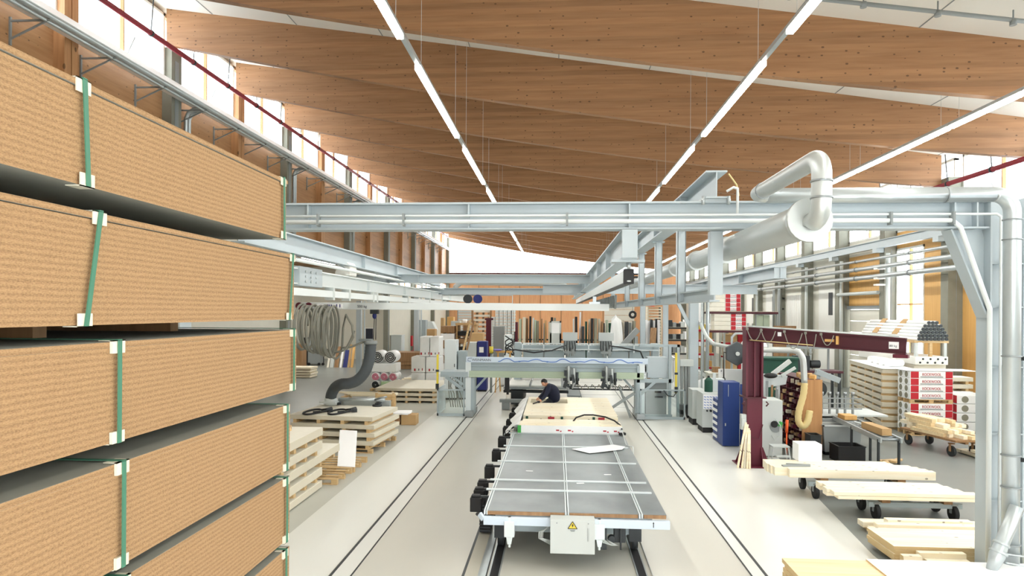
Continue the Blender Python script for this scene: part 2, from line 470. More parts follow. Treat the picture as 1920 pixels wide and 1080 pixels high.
# ---- left wall: timber panels, concrete columns and glulam posts, glazed band on top
def panel(name, x0, x1, y0, y1, z0, z1, m, label, cat='wall'):
    return struct(name, MB().box(x0, y0, z0, x1, y1, z1), [m], label, cat)
panel('wall_left', XL - 0.2, XL, YN, YF, 7.4, 11.75, 'glulam_wall', 'timber-clad wall below the high windows on the taller side', 'wall')
panel('wall_left_lower', XL - 0.2, XL, YN, 32.6, 0, 7.4, 'cream_wall', 'plain wall behind the chipboard stack')
panel('wall_left_end', XL - 0.2, XL, 53.2, YF, 0, 5.9, 'cream_wall', 'cream lower wall of the far left bays')
panel('wall_left_band', XL - 0.25, XL - 0.2, 53.2, YF, 0, 0.3, 'concrete', 'concrete foot of the far left wall')
panel('wall_left_aisle', -21.3, -21.1, 30, 56, 0, 7.6, 'cream_wall', 'back wall of the low side aisle')
panel('wall_left_aisle_near', -21.1, XL - 0.2, 30.9, 31.1, 0, 7.6, 'cream_wall', 'near end wall of the low side aisle')
panel('wall_left_aisle_far', -21.1, XL - 0.2, 54.0, 54.2, 0, 7.6, 'cream_wall', 'far end wall of the low side aisle')
panel('ceiling_aisle', -21.3, XL - 0.2, 30.9, 54.2, 7.6, 7.8, 'glulam_wall', 'timber ceiling of the low side aisle', 'ceiling')
for k in range(-5, 13):
    y = Y0 + BAY * k + 0.25
    conc = k % 2 == 0
    far = ORD[12 - k]
    if conc:
        mb = MB().box(XL, y, 7.4 if k == 4 else 0, -13.6, y + 0.62, soffit(-13.6) + 0.02, 0).box(-13.6, y + 0.2, 7.4 if k == 4 else 0, -13.585, y + 0.42, soffit(-13.6) - 0.4, 1)
        struct('column', mb, ['concrete', 'mid_grey'], 'square concrete column on the tall window wall, %s bay from the far end' % far, 'column')
    else:
        mb = MB().box(XL, y - 0.05, 7.4, -13.62, y + 0.2, soffit(-13.62) + 0.02).box(XL, y + 0.24, 7.4, -13.62, y + 0.49, soffit(-13.62) + 0.02)
        struct('wall_post', mb, ['glulam_post'], 'twin glulam post on the tall window wall, %s bay from the far end' % far, 'post')
# bolts and window bays
wn = 1
def window(n, side, x, y0, y1, z0, z1, mull, label, frame='white_panel', trans=(), fm='glulam_post', opener=True):
    t = thing('window_%d' % n, label, 'window', (x, (y0 + y1) / 2, z0), kind='structure')
    f = MB(); w = 0.05; d = 0.08
    f.box(x - d, y0, z0, x + d, y1, z0 + 0.09).box(x - d, y0, z1 - 0.09, x + d, y1, z1)
    for yy in (y0, y1 - 0.09): f.box(x - d, yy, z0, x + d, yy + 0.09, z1)
    fr = build('window_frame', f, [frame], t); fr['kind'] = 'structure'
    g = MB()
    for i in range(1, mull): 
        yy = y0 + (y1 - y0) * i / mull; g.box(x - d * .8, yy - w / 2, z0, x + d * .8, yy + w / 2, z1)
    for zz in trans: g.box(x - d * .8, y0, zz, x + d * .8, y1, zz + 0.06)
    if g.v:
        q = build('mullion', g, [fm], t); q['kind'] = 'structure'
    p = build('pane', MB().box(x - 0.006, y0 + 0.05, z0 + 0.05, x + 0.006, y1 - 0.05, z1 - 0.05), ['window_glass'], t); p['kind'] = 'structure'
    if opener:
        sgn = 1 if side == 'l' else -1
        m = MB(); ym = (y0 + y1) / 2
        m.bar((x + sgn * 0.09, ym, z0 + 0.25), (x + sgn * 0.38, ym + 0.05, z0 + 0.95), 0.05, 0.05).bar((x + sgn * 0.09, ym, z0 + 1.5), (x + sgn * 0.38, ym + 0.05, z0 + 0.95), 0.04, 0.04)
        a = build('window_opener', m, ['light_grey'], t); a['kind'] = 'structure'
    return t
for k in range(-5, 12):
    y = Y0 + BAY * k + 0.88
    window(wn, 'l', XL + 0.03, y, y + BAY - 0.65, 11.77, 14.42, 2, 'high white window on the taller side, %s bay from the far end' % ORD[11 - k]); wn += 1
for k in range(7, 12):
    y = Y0 + BAY * k + 0.88
    window(wn, 'l', XL - 0.1, y, y + BAY - 0.65, 5.95, 7.35, 2, 'low white strip window under the timber cladding, %s bay from the far end' % ORD[11 - k], opener=False); wn += 1
panel('wall_left_top', XL - 0.2, XL - 0.05, YN, YF, 14.42, 14.62, 'glulam_wall', 'narrow timber head above the high windows')
mb = MB()
for k in range(6, 12): mb.box(XL - 0.2, Y0 + BAY * k + 0.2, 5.9, XL - 0.05, Y0 + BAY * k + 0.9, 7.4)
struct('wall_left_piers', mb, ['cream_wall'], 'short cream piers between the strip windows', 'wall')

# ---- unseen wall behind the camera; its opening is added to let daylight in
struct('wall_rear', MB().box(-22, YN - 0.2, 6.2, XR + 0.3, YN, 16.5).box(-22, YN - 0.2, 0, -3, YN, 6.2).box(9, YN - 0.2, 0, XR + 0.3, YN, 6.2).box(-3, YN - 0.2, 4.8, 9, YN, 6.2), ['cream_wall'], 'near end wall of the hall with an added opening that lets daylight in', 'wall')
# ---- far wall
struct('wall_far', MB().box(-14.2, YF, 0, XR + 0.2, YF + 0.2, 8.7), ['far_wood'], 'orange timber end wall of the hall', 'wall')
t = thing('window_%d' % wn, 'wide wedge-shaped window band under the roof on the end wall', 'window', (1, YF, 8.7), kind='structure'); wn += 1
f = MB().box(-14, YF - 0.05, 8.7, XR, YF + 0.1, 8.85)
q = build('sill', f, ['maroon_dark'], t); q['kind'] = 'structure'
f = MB()
for i in range(12):
    x = -12.7 + 2.6 * i
    f.box(x - 0.04, YF, 8.85, x + 0.04, YF + 0.1, deck(x))
q = build('mullion', f, ['white_panel'], t); q['kind'] = 'structure'
q = build('pane', MB().prism([(-13.9, 8.85), (XR, 8.85), (XR, deck(XR)), (-13.9, deck(-13.9))], 'y', YF + 0.04, YF + 0.052), ['window_glass'], t); q['kind'] = 'structure'

# ---- right wall
def rw(k): return 22.0 + BAY * k          # front face of a column
for k in range(-5, 13):
    y = rw(k)
    mb = MB().box(15.2, y, 0, XR + 0.1, y + 0.5, soffit(15) + 0.3, 0).box(15.5, y - 0.012, 0, 15.52, y, 7, 1)
    struct('column', mb, ['concrete', 'mid_grey'], 'square concrete column on the lower window wall, %s bay from the far end' % ORD[12 - k], 'column')
for k in range(-5, 12):
    y0, y1 = rw(k) + 0.5, rw(k + 1); far = ORD[11 - k]
    window(wn, 'r', XR + 0.05, y0, y1, 7.75, 10.2, 2, 'high window over the crane rail on the lower side, %s bay from the far end' % far, fm='glulam_post'); wn += 1
    panel('wall_right_band', XR, XR + 0.2, y0, y1, 7.0, 7.75, 'cream_wall' if k != 1 else 'orange_board', 'pale band under the high window on the lower side, %s bay from the far end' % far)
    if k in (0, 1, -1, -2, -3, -4, -5):
        yw = y0 if k != 1 else 29.6
        ya, yb = (y0, y1 - 2.0) if k != 1 else (29.75, y1)
        window(wn, 'r', XR + 0.05, ya, yb, 2.7 if k != 1 else 0.3, 7.0, 2, 'tall bright window at the lower wall, %s bay from the far end' % far, trans=(4.4,), fm='orange_board', opener=False); wn += 1
        if k != 1:
            panel('wall_right', XR, XR + 0.2, y0, yb, 0, 2.7, 'cream_wall', 'cream wall under the tall window, %s bay from the far end' % far)
            panel('wall_right_board', XR, XR + 0.2, yb, y1, 0, 7.0, 'orange_board', 'tall orange timber panel beside the tall window, %s bay from the far end' % far)
        else:
            panel('wall_right_board', XR, XR + 0.2, y0, ya, 0, 7.0, 'orange_board', 'tall orange timber panel beside the window with the pink outlook')
    elif k == 2:
        panel('wall_right_board', XR, XR + 0.2, y0, y1, 4.4, 7.0, 'orange_board', 'orange timber panel above the cream roller door')
        t = thing('door_1', 'cream sectional roller door with a grey head under the orange panel', 'door', (XR, (y0 + y1) / 2, 0), kind='structure')
        m = MB()
        for i in range(7): m.box(XR - 0.02, y0 + 0.1, 0.02 + i * 0.6, XR + 0.1, y1 - 0.1, 0.6 + i * 0.6)
        q = build('door_leaf', m, ['cream_wall'], t, 0.015); q['kind'] = 'structure'
        q = build('door_head', MB().box(XR - 0.12, y0, 4.22, XR + 0.1, y1, 4.4), ['mid_grey'], t); q['kind'] = 'structure'
    else:
        panel('wall_right', XR, XR + 0.2, y0, y1, 0, 7.0, 'cream_wall', 'cream wall between concrete columns, %s bay from the far end' % far)
        ym = (y0 + y1) / 2
        if k in (3, 5, 6):
            t = thing('door_%d' % k, 'white door with a narrow dark slit window, %s bay from the far end' % far, 'door', (XR, ym, 0), kind='structure')
            q = build('door_leaf', MB().box(XR - 0.05, ym - 1.3, 0, XR, ym + 1.3, 6.0), ['white_panel'], t, 0.02); q['kind'] = 'structure'
            q = build('slit_pane', MB().box(XR - 0.07, ym - 0.75, 3.9, XR - 0.05, ym - 0.2, 5.2), ['dark_steel'], t); q['kind'] = 'structure'
        elif k == 4:
            t = thing('door_%d' % k, 'pale ribbed sectional door, %s bay from the far end' % far, 'door', (XR, ym, 0), kind='structure')
            m = MB()
            for i in range(12): m.box(XR - 0.06, y0 + 0.3 + i * 0.32, 0, XR, y0 + 0.58 + i * 0.32, 5.2)
            q = build('door_leaf', m, ['white_panel'], t, 0.01); q['kind'] = 'structure'
# pink sheeting outside the tall window
solo('outdoor_tarpaulin', MB().box(17.2, 29.4, 3.6, 17.3, 31.2, 5.9).box(17.2, 29.4, 0, 17.25, 29.45, 3.6).box(17.2, 31.15, 0, 17.25, 31.2, 3.6), ['pink'], 'pale pink board outside behind the tall window', 'board')
solo('black_bracket', MB().bar((XR - 0.1, 47.6, 3.8), (XR - 0.1, 47.6, 5.6), 0.1, 0.1).bar((XR - 0.15, 47.6, 5.1), (XR - 0.15, 47.1, 5.0), 0.1, 0.12).bar((XR - 0.15, 47.6, 4.6), (XR - 0.15, 48.1, 4.5), 0.1, 0.12).bar((XR - 0.15, 47.6, 4.2), (XR - 0.15, 47.2, 4.3), 0.1, 0.1), ['black'], 'black wall-hung fittings on the cream wall between columns', 'wall fitting')

# ---- services along the walls
def ypipe(name, x, z, r, y0, y1, m, label, cat, clips=None, cm='steel', step=BAY):
    t = thing(name, label, cat, (x, (y0 + y1) / 2, z))
    build('pipe', MB().tube([(x, y0, z), (x, y1, z)], r, 12), [m], t)
    if clips:
        y = y0 + 1.0
        while y < y1:
            mb = MB().tube([(x, y - 0.04, z), (x, y + 0.04, z)], r * 1.25, 12)
            mb.bar((x, y, z), (x + clips[0], y, z + clips[1]), 0.025, 0.025)
            build('pipe_clip', mb, [cm], t); y += step
    return t
ypipe('red_pipe', -13.15, 12.93, 0.085, -3, 80, 'red_pipe', 'long dark red pipe along the high windows of the taller side', 'pipe', (0.1, 1.35), 'dark_steel', BAY / 2)
ypipe('red_pipe', 14.45, 8.83, 0.085, -3, 80, 'red_pipe', 'long dark red pipe along the high windows of the lower side', 'pipe', (-0.1, 1.1), 'dark_steel', BAY / 2)
t = thing('cable_duct', 'bright white duct running below the high windows on the taller side', 'duct', (-13.2, 38, 11.5))
build('casing', MB().prism([(-13.57, 11.5), (-12.98, 11.5), (-12.98, 11.53), (-13.55, 12.08), (-13.57, 12.08)], 'y', -3, 80), ['paper_white'], t)
t = ypipe('conduit_pipe', -12.9, 11.44, 0.085, -3, 80, 'galv', 'grey pipe carried on triangular brackets under the white duct', 'pipe')
build('lower_pipe', MB().tube([(-12.98, -3, 11.32), (-12.98, 80, 11.32)], 0.05, 8), ['galv'], t)
for i in range(-2, 24):
    y = 18.6 + BAY / 2 * i
    mb = MB().bar((XL, y, 11.32), (-12.85, y, 11.32), 0.045, 0.045).bar((XL, y, 10.85), (-12.95, y, 11.3), 0.04, 0.04).bar((XL + 0.02, y, 10.7), (XL + 0.02, y, 11.42), 0.06, 0.05)
    build('bracket', mb, ['mid_grey'], t)
for i, y in enumerate((23.7, 33.8, 43.9)):
    mb = MB()
    for dy in (0, 0.22):
        mb.tube([(-12.95, y + dy, 11.38), (-13.4, y + dy, 11.36), (-13.58, y + dy, 11.25), (-13.68, y + dy, 11.05), (-13.7, y + dy, 7.5)], 0.07, 10)
    solo('downpipe', mb, ['galv'], 'pair of bent galvanised pipes dropping down the timber wall beside the %s visible concrete column' % ORD[i], 'pipe')
ypipe('wall_pipe', 14.85, 6.57, 0.065, 8, 51, 'galv', 'thin topmost of three grey pipes on the lower wall', 'pipe', (0.5, 0))
ypipe('wall_pipe', 14.85, 6.17, 0.1, 8, 53, 'galv', 'middle of three grey pipes on the lower wall', 'pipe', (0.5, 0))
ypipe('wall_pipe', 14.85, 5.74, 0.11, 8, 53, 'galv', 'lowest and thickest of three grey pipes on the lower wall', 'pipe', (0.5, 0))
t = thing('runway_beam', 'grey crane rail beam on the concrete columns above the three pipes', 'beam', (15, 35, 7))
build('rail', MB().ibeam('y', 2, 79, 14.98, 7.05, 7.42, 0.22), ['crane_grey'], t)
for k in range(-3, 12):
    build('corbel', MB().box(14.85, rw(k) + 0.05, 6.85, 15.2, rw(k) + 0.45, 7.05), ['crane_grey'], t)
solo('short_pipe', MB().tube([(15.1, 32.5, 5.0), (15.1, 37, 5.0)], 0.09, 10), ['light_grey'], 'short grey pipe on the orange panel above the roller door', 'pipe')
for k, (yy, zz) in enumerate(((31.9, 6.05), (31.9, 5.6), (31.9, 5.3))):
    solo('flood_light', MB().box(14.75, yy, zz, 15.15, yy + 0.3, zz + 0.08), ['white_panel'], 'small white lamp on the concrete column, %s from the top' % ORD[k], 'lamp')
for k in range(0, 8):
    solo('vertical_pipe', MB().tube([(15.25, rw(k + 2) - 0.22, 0), (15.25, rw(k + 2) - 0.22, 6.8)], 0.09, 10), ['light_grey'], 'grey vertical pipe in front of the lower wall, %s from the roller door' % ORD[k], 'pipe')
mb = MB().tube([(2.0, 15.4, deck(2.0) - 0.62), (14.5, 15.4, deck(14.5) - 0.5)], 0.05, 8)
t = thing('sprinkler_pipe', 'thin grey sprinkler pipe with upright heads under the roof deck', 'pipe', (8, 15.4, 11))
build('pipe', mb, ['mid_grey'], t)
for i in range(7):
    x = 3.6 + i * 1.6; z = deck(x) - 0.6
    build('sprinkler_head', MB().tube([(x, 15.4, z), (x, 15.4, z + 0.28)], 0.016, 6).cyl((x, 15.4, z - 0.06), (x, 15.4, z + 0.06), 0.07), ['mid_grey'], t)

# ---- lamp rows; the farthest lamps are added to brighten the end wall
def lampbox(*a):
    b = MB().box(*a); b.m[0] = 1; return b
def lamp(x, y, L, n, label, group):
    t = thing('linear_lamp', label, 'lamp', (x, y, 9.2), group)
    build('trunking', MB().box(x - 0.05, y - 0.02, 9.22, x + 0.05, y + L + 0.02, 9.31), ['galv'], t)
    s = L / n
    for i in range(n):
        build('lamp_diffuser', lampbox(x - 0.062, y + i * s + 0.03, 9.13, x + 0.062, y + (i + 1) * s - 0.03, 9.22), ['tube_side', 'tube_light'], t)
    return t
def wires(t, x, y, L):
    for yy in (y + 0.4, y + L - 0.4):
        build('suspension_wire', MB().tube([(x, yy, 9.3), (x, yy, deck(x) - 0.02)], 0.0045, 4, False), ['light_grey'], t)
for row, (x, yst, nm) in enumerate(((-2.98, 13.95, 'first'), (4.24, 14.1, 'second'))):
    for k in range(-2, 9):
        y = yst + 7.2 * k
        t = lamp(x, y, 5.7, 4, 'glowing tube lamp of the %s row from the tall windows, %s from the near end' % (nm, ORD[k + 2]), None)
        wires(t, x, y, 5.7)
        if k < 8:
            build('bare_trunking', MB().box(x - 0.05, y + 5.73, 9.22, x + 0.05, y + 7.17, 9.31), ['galv'], t)
for k in range(-3, 10):
    y = 13.4 + 5.9 * k
    t = lamp(10.85, y, 5.85, 4, 'glowing tube lamp of the third row from the tall windows, %s from the near end' % ORD[k + 3], None)
    wires(t, 10.85, y, 5.85)
for i, (x, y) in enumerate(((-15.6, 40.0), (-16.8, 39.2))):
    t = thing('linear_lamp', 'white tube lamp under the low aisle ceiling, %s' % ('nearer the columns' if i == 0 else 'deeper in the aisle'), 'lamp', (x, y, 7.3))
    build('trunking', MB().box(x - 0.06, y, 7.3, x + 0.06, y + 6, 7.4), ['galv'], t)
    build('lamp_diffuser', lampbox(x - 0.08, y, 7.22, x + 0.08, y + 6, 7.3), ['tube_side', 'tube_light'], t)
# ================================================================ chipboard packs at the front
def pack(i, z0, z1, yend, straps, label):
    t = thing('chipboard_pack', label, 'board pack', (-3.34, yend / 2, z0), 'chipboard packs stacked at the front')
    x0, x1, ya = -4.37, -2.3, 0.35
    build('boards', MB().box(x0, ya, z0, x1, yend, z1 - (0.036 if i < 2 else 0.0322), 0, 1), ['chip_edge', 'board_top'], t)
    lip = 0.012 if i in (0, 1) else 0.002
    build('cover_board', MB().box(x0 - lip, ya - lip, z1 - 0.032, x1 + lip, yend + lip, z1, 0, 1), ['chip_edge', 'board_top'], t, 0.003)
    for (yt, yb) in straps:
        m = MB(); w = 0.0145; e = x1 + 0.02
        m.hexa([(e, yb - w, z0 - .004), (e + .006, yb - w, z0 - .004), (e + .006, yb + w, z0 - .004), (e, yb + w, z0 - .004), (e, yt - w, z1 + .006), (e + .006, yt - w, z1 + .006), (e + .006, yt + w, z1 + .006), (e, yt + w, z1 + .006)])
        m.box(x0 - 0.02, yt - w, z1 + 0.008, e + .006, yt + w, z1 + 0.013)
        build('strap', m, ['strap_green'], t)
        for yy, za, zb, s in ((yt, z1 - 0.06, z1 + 0.008, 1), (yb, z0 - 0.008, z0 + 0.058, -1)):
            m = MB().box(x1 + lip, yy - 0.05, za, x1 + 0.018, yy + 0.05, zb)
            zz = z1 + 0.003 if s > 0 else z0 - 0.008
            m.box(x1 - 0.06, yy - 0.05, zz, x1 + 0.018, yy + 0.05, zz + 0.005)
            build('corner_protector', m, ['card_white'], t)
    for yy in (1.0, 2.2, 3.45, 4.75) if i < 7 else (1.0, 2.6, 4.2, 5.3):
        build('bearer', MB().box(x0 + 0.05, yy, PK[i + 1][1] + 0.008 if i < 7 else 0.0, x1 - 0.55, yy + 0.1, z0 - 0.009), ['brown_board'], t)
PK = [(4.60, 5.10, 5.52, [(3.07, 3.10), (5.43, 5.44), (1.0, 1.0)], 'topmost chipboard pack, its green strap tight and upright'),
      (3.92, 4.48, 5.70, [(3.19, 3.09), (5.63, 5.56), (1.0, 1.0)], 'second chipboard pack from the top, with slanting green strap'),
      (3.305, 3.83, 5.76, [(3.34, 3.34), (5.66, 5.66), (1.0, 1.0)], 'third chipboard pack from the top, under the wide dark gap'),
      (2.64, 3.19, 5.63, [(3.38, 3.38), (5.53, 5.53), (1.0, 1.0)], 'fourth chipboard pack from the top of the strapped stack'),
      (2.03, 2.57, 5.63, [(3.4, 3.4), (5.53, 5.53), (1.0, 1.0)], 'fifth chipboard pack from the top of the strapped stack'),
      (1.43, 1.96, 5.63, [(3.4, 3.4), (5.52, 5.52)], 'sixth chipboard pack, cut by the lower picture edge'),
      (0.81, 1.34, 5.60, [(3.4, 3.4), (5.5, 5.5)], 'chipboard pack second from the floor, below the picture edge'),
      (0.19, 0.72, 5.60, [(3.4, 3.4), (5.5, 5.5)], 'lowest chipboard pack on its floor bearers')]
for i, a in enumerate(PK): pack(i, *a)

# ================================================================ overhead crane steelwork
YP = 10.6
t = thing('portal_frame', 'large pale grey steel portal carrying the crane rails across the front', 'crane frame', (0, YP, 0))
b = build('cross_beam', MB().ibeam('x', -6.6, 6.5, YP, 5.29, 5.72, 0.3, 0.028, 0.02), ['crane_grey'], t)
for x in (-4.0, -1.4, 1.12, 5.98, 6.3):
    build('stiffener', MB().box(x - 0.012, YP - 0.14, 5.32, x + 0.012, YP + 0.14, 5.69), ['crane_grey'], t)
col = build('column', MB().hcol(6.72, YP, 0.02, 5.74, 0.5, 0.34), ['crane_grey'], t)
for z in (4.75, 4.1, 3.2, 2.2, 1.2): build('column_rib', MB().box(6.49, YP - 0.165, z, 6.95, YP - 0.012, z + 0.02), ['crane_grey'], t)
build('base_plate', MB().box(6.38, YP - 0.28, 0, 7.06, YP + 0.28, 0.025), ['crane_grey'], t)
build('column', MB().hcol(-6.35, YP, 0.02, 5.29, 0.5, 0.34), ['crane_grey'], t)
m = MB().bar((5.93, YP, 5.28), (6.46, YP, 3.95), 0.26, 0.025).bar((6.3, YP, 5.28), (6.47, YP, 4.72), 0.26, 0.025)
m.prism([(5.95, 5.28), (6.30, 5.28), (6.47, 4.7), (6.47, 4.0)], 'y', YP - 0.012, YP + 0.012)
build('haunch_brace', m, ['crane_grey'], t)
m = MB().tube([(-6.3, 10.4, 5.405), (5.9, 10.4, 5.405), (6.02, 10.4, 5.3), (6.43, 10.38, 4.08), (6.43, 10.38, 0.3)], 0.036, 10)
build('pressure_pipe', m, ['crane_white'], t)
m = MB().tube([(-6.3, 10.42, 5.5), (6.55, 10.42, 5.5), (6.6, 10.41, 5.46), (6.6, 10.41, 0.3)], 0.02, 8)
build('conduit', m, ['crane_white'], t)
for x in (-3.8, -2.42, 0.15, 3.4, 5.0, 5.9):
    build('pipe_clip', MB().box(x - 0.015, 10.34, 5.34, x + 0.015, 10.46, 5.53), ['mid_grey'], t)

def runway(name, label, x, y0, y1, z0, z1, w, stiff=(), m='crane_grey'):
    t = thing(name, label, 'crane rail', (x, (y0 + y1) / 2, z0))
    build('girder', MB().ibeam('y', y0, y1, x, z0, z1, w), [m], t)
    for y in stiff:
        build('stiffener', MB().box(x - w / 2 + 0.02, y - 0.012, z0 + 0.03, x + w / 2 - 0.02, y + 0.012, z1 - 0.03), [m], t)
    return t
t = runway('crane_runway', 'lower crane rail hung under the portal in the middle of the hall', 1.12, 10.46, 44, 4.83, 5.285, 0.26, [14, 17, 20.6, 24, 27, 30, 34, 38])
build('end_plate', MB().box(1.0, 10.40, 4.84, 1.24, 10.46, 5.28), ['crane_grey'], t, 0.006)
build('stop_plate', MB().box(0.86, 10.6, 4.79, 1.38, 10.9, 4.83), ['crane_grey'], t)
build('bolt', MB().cyl((1.14, 10.75, 4.69), (1.14, 10.75, 4.79), 0.04).box(1.08, 10.72, 4.69, 1.2, 10.78, 4.72), ['galv'], t)
t = thing('conductor_rail', 'enclosed white power rail with a black end cap below the middle crane rail', 'power rail', (1.15, 24, 4.46))
build('housing', MB().box(1.08, 10.9, 4.47, 1.22, 38, 4.68), ['crane_white'], t)
build('end_cap', MB().box(1.07, 10.82, 4.455, 1.235, 10.9, 4.695).box(1.235, 10.84, 4.6, 1.3, 10.87, 4.63).box(1.235, 10.84, 4.55, 1.3, 10.87, 4.58), ['black'], t, 0.006)
build('type_plate', MB().ell((1.155, 10.818, 4.5), (0.035, 0.004, 0.013)), ['light_grey'], t)
build('seam', MB().box(1.075, 10.9, 4.46, 1.225, 38, 4.475), ['dark_steel'], t)
t = runway('crane_runway', 'upper crane rail lying on top of the portal beam', 2.42, 10.35, 44, 5.75, 6.17, 0.32, [12.6, 16, 20, 26, 32])
build('seat_plate', MB().box(2.2, 10.45, 5.72, 2.66, 10.75, 5.75), ['galv'], t)
for x in (2.24, 2.62):
    build('clamp_bolt', MB().cyl((x, 10.43, 5.66), (x, 10.43, 5.79), 0.028), ['galv'], t)
build('cable_arm', MB().tube([(2.6, 10.36, 6.12), (2.72, 10.36, 5.95), (2.76, 10.36, 5.78)], 0.012, 6).tube([(2.56, 10.3, 5.84), (2.66, 10.3, 5.9), (2.72, 10.3, 5.88), (2.72, 10.3, 5.5)], 0.022, 6, True, 1), ['hose_cream', 'crane_white'], t)
for i, y in enumerate((13.7, 16.7, 20.0, 24.0, 30.0)):
    z0 = 4.2
    mb = MB().hcol(2.5, y, z0, 5.74, 0.17, 0.17, 0.015, 0.012).box(2.36, y - 0.12, 5.72, 2.64, y + 0.12, 5.745).box(2.42, y - 0.085, z0, 2.58, y - 0.07, 5.72)
    solo('rail_hanger', mb, ['crane_grey'], 'grey steel hanger post between the upper and lower rails, %s from the portal' % ORD[i], 'post')
solo('rail_hanger', MB().hcol(2.5, 10.75, 4.28, 5.28, 0.2, 0.17, 0.015, 0.012).box(2.41, 10.66, 4.28, 2.59, 10.675, 5.28), ['crane_grey'], 'stout grey hanger post directly under the portal beam', 'post')
t = runway('crane_runway', 'low steel rail joining the feet of the hanger posts', 2.55, 11.0, 40, 4.18, 4.4, 0.16)
mb = MB().ibeam('x', -0.6, 8.35, 28.5, 4.78, 5.17, 0.24)
t = thing('crane_portal', 'second steel portal beyond the gantry with a column near the cable reel', 'crane frame', (5.74, 28.5, 0))
build('cross_beam', mb, ['crane_grey'], t)
build('column', MB().hcol(5.74, 28.5, 0.02, 4.78, 0.36, 0.3).box(5.58, 28.34, 0.02, 5.9, 28.36, 4.78), ['crane_grey'], t)
build('brace', MB().bar((5.6, 28.5, 3.4), (4.9, 28.5, 4.78), 0.14, 0.14), ['crane_grey'], t)
build('base_plate', MB().box(5.4, 28.2, 0, 6.1, 28.8, 0.02), ['crane_grey'], t)
build('service_pipe', MB().tube([(6.05, 28.3, 0.3), (6.05, 28.3, 4.7)], 0.04, 8).tube([(6.3, 28.3, 1.6), (6.3, 28.3, 4.7)], 0.05, 8), ['galv'], t)
t = runway('crane_runway', 'broad pale crane girder on the second portal pointing towards the lower wall', 8.75, 26.8, 58, 5.36, 5.82, 0.5, [26.85, 32, 40])
for i, (x, y) in enumerate(((4.2, 33.0), (5.3, 33.0), (5.9, 46))):
    mb = MB().hcol(x, y, 0.02, 5.2, 0.24, 0.24).box(x - 0.1, y - 0.12, 0.02, x + 0.1, y - 0.105, 5.2).box(x - 0.2, y - 0.2, 0, x + 0.2, y + 0.2, 0.02)
    solo('steel_column', mb, ['crane_grey'], ('slim grey steel column rising behind the blue machine cabinet', 'slim grey steel column behind the yellow barrier of the gantry', 'slim grey steel column far behind the shelf racks')[i], 'column')
for i, (x, y, zt) in enumerate(((-12.4, 41.2, 4.6), (-10.1, 47.5, 5.0), (-11.6, 55, 5.0))):
    mb = MB().hcol(x, y, 0.02, zt, 0.3, 0.3).box(x - 0.13, y - 0.15, 0.02, x + 0.13, y - 0.13, zt).box(x - 0.25, y - 0.25, 0, x + 0.25, y + 0.25, 0.02).tube([(x + 0.35, y - 0.05, 0.02), (x + 0.35, y - 0.05, zt)], 0.04, 8)
    solo('steel_column', mb, ['crane_grey'], ('grey steel column beside the coiled hose', 'grey steel column behind the white wrapped packs', 'grey steel column in front of the cream doors')[i], 'column')

# left-hand runways
t = runway('crane_runway', 'high crane rail running back from the portal above the coiled hose', -5.3, 10.75, 30, 5.12, 5.5, 0.24, [17.8, 21.5])
build('air_pipe', MB().tube([(-5.12, 10.8, 4.99), (-5.12, 30, 4.99)], 0.035, 8).tube([(-5.3, 10.8, 5.06), (-5.3, 30, 5.06)], 0.02, 6), ['crane_white'], t)
for y in (13, 16, 19, 22, 25): build('pipe_clip', MB().bar((-5.12, y, 4.99), (-5.3, y, 5.13), 0.03, 0.03), ['galv'], t)
t = runway('crane_runway', 'broad white crane girder with a bolted end plate above the coiled hose', -5.35, 12.4, 40, 4.53, 4.86, 0.22, [18.5, 23, 28, 33], 'crane_white')
build('end_plate', MB().box(-5.36, 13.2, 4.5, -5.2, 14.5, 4.9), ['crane_grey'], t, 0.01)
for yy in (13.5, 13.8, 14.1):
    for zz in (4.6, 4.7, 4.8): build('bolt', MB().cyl((-5.2, yy, zz), (-5.18, yy, zz), 0.025, n=8), ['galv'], t)
t = thing('conductor_rail', 'slim white power rail with small grey clips under the broad white girder', 'power rail', (-5.3, 24, 4.3))
build('housing', MB().box(-5.38, 12.2, 4.3, -5.2, 38, 4.45), ['crane_white'], t)
for y in (15.2, 16.4, 18.6, 19.0, 23, 27, 31): build('clip', MB().box(-5.39, y, 4.24, -5.19, y + 0.12, 4.53), ['light_grey'], t)

def bridge(name, label, y, x0, x1, z0, z1, w, m='crane_grey', kind='i', stiff=()):
    t = thing(name, label, 'crane girder', ((x0 + x1) / 2, y, z0))
    if kind == 'i': build('girder', MB().ibeam('x', x0, x1, y, z0, z1, w), [m], t)
    else: build('girder', MB().box(x0, y - w / 2, z0, x1, y + w / 2, z1), [m], t, 0.008)
    for x in stiff: build('stiffener', MB().box(x - 0.012, y - w / 2 + 0.01, z0 + 0.03, x + 0.012, y + w / 2 - 0.01, z1 - 0.03), [m], t)
    return t
t = bridge('crane_bridge', 'white crane girder marked with its load above the vacuum lifter', 20.0, -7.9, 1.55, 4.03, 4.24, 0.2, 'crane_white', 'box')
text('500 kg', (-6.05, 19.893, 4.09), 0.11, 'text_dark', t)
build('name_plate', MB().box(-7.3, 19.888, 4.06, -6.5, 19.9, 4.2), ['paper_white'], t)
m = MB()
for k, (x, h_) in enumerate(((-7.2, .08), (-7.1, .05), (-7.04, .09), (-6.99, .09), (-6.93, .09), (-6.87, .09), (-6.78, .06), (-6.7, .1), (-6.6, .1))): m.box(x, 19.884, 4.09, x + (0.03 if k % 3 else 0.045), 19.888, 4.09 + h_)
build('emblem', m, ['navy_blue'], t)
for x in (-7.55, -7.85): build('trolley_wheel', MB().cyl((x, 19.85, 4.13), (x, 19.95, 4.13), 0.11), ['maroon'], t)
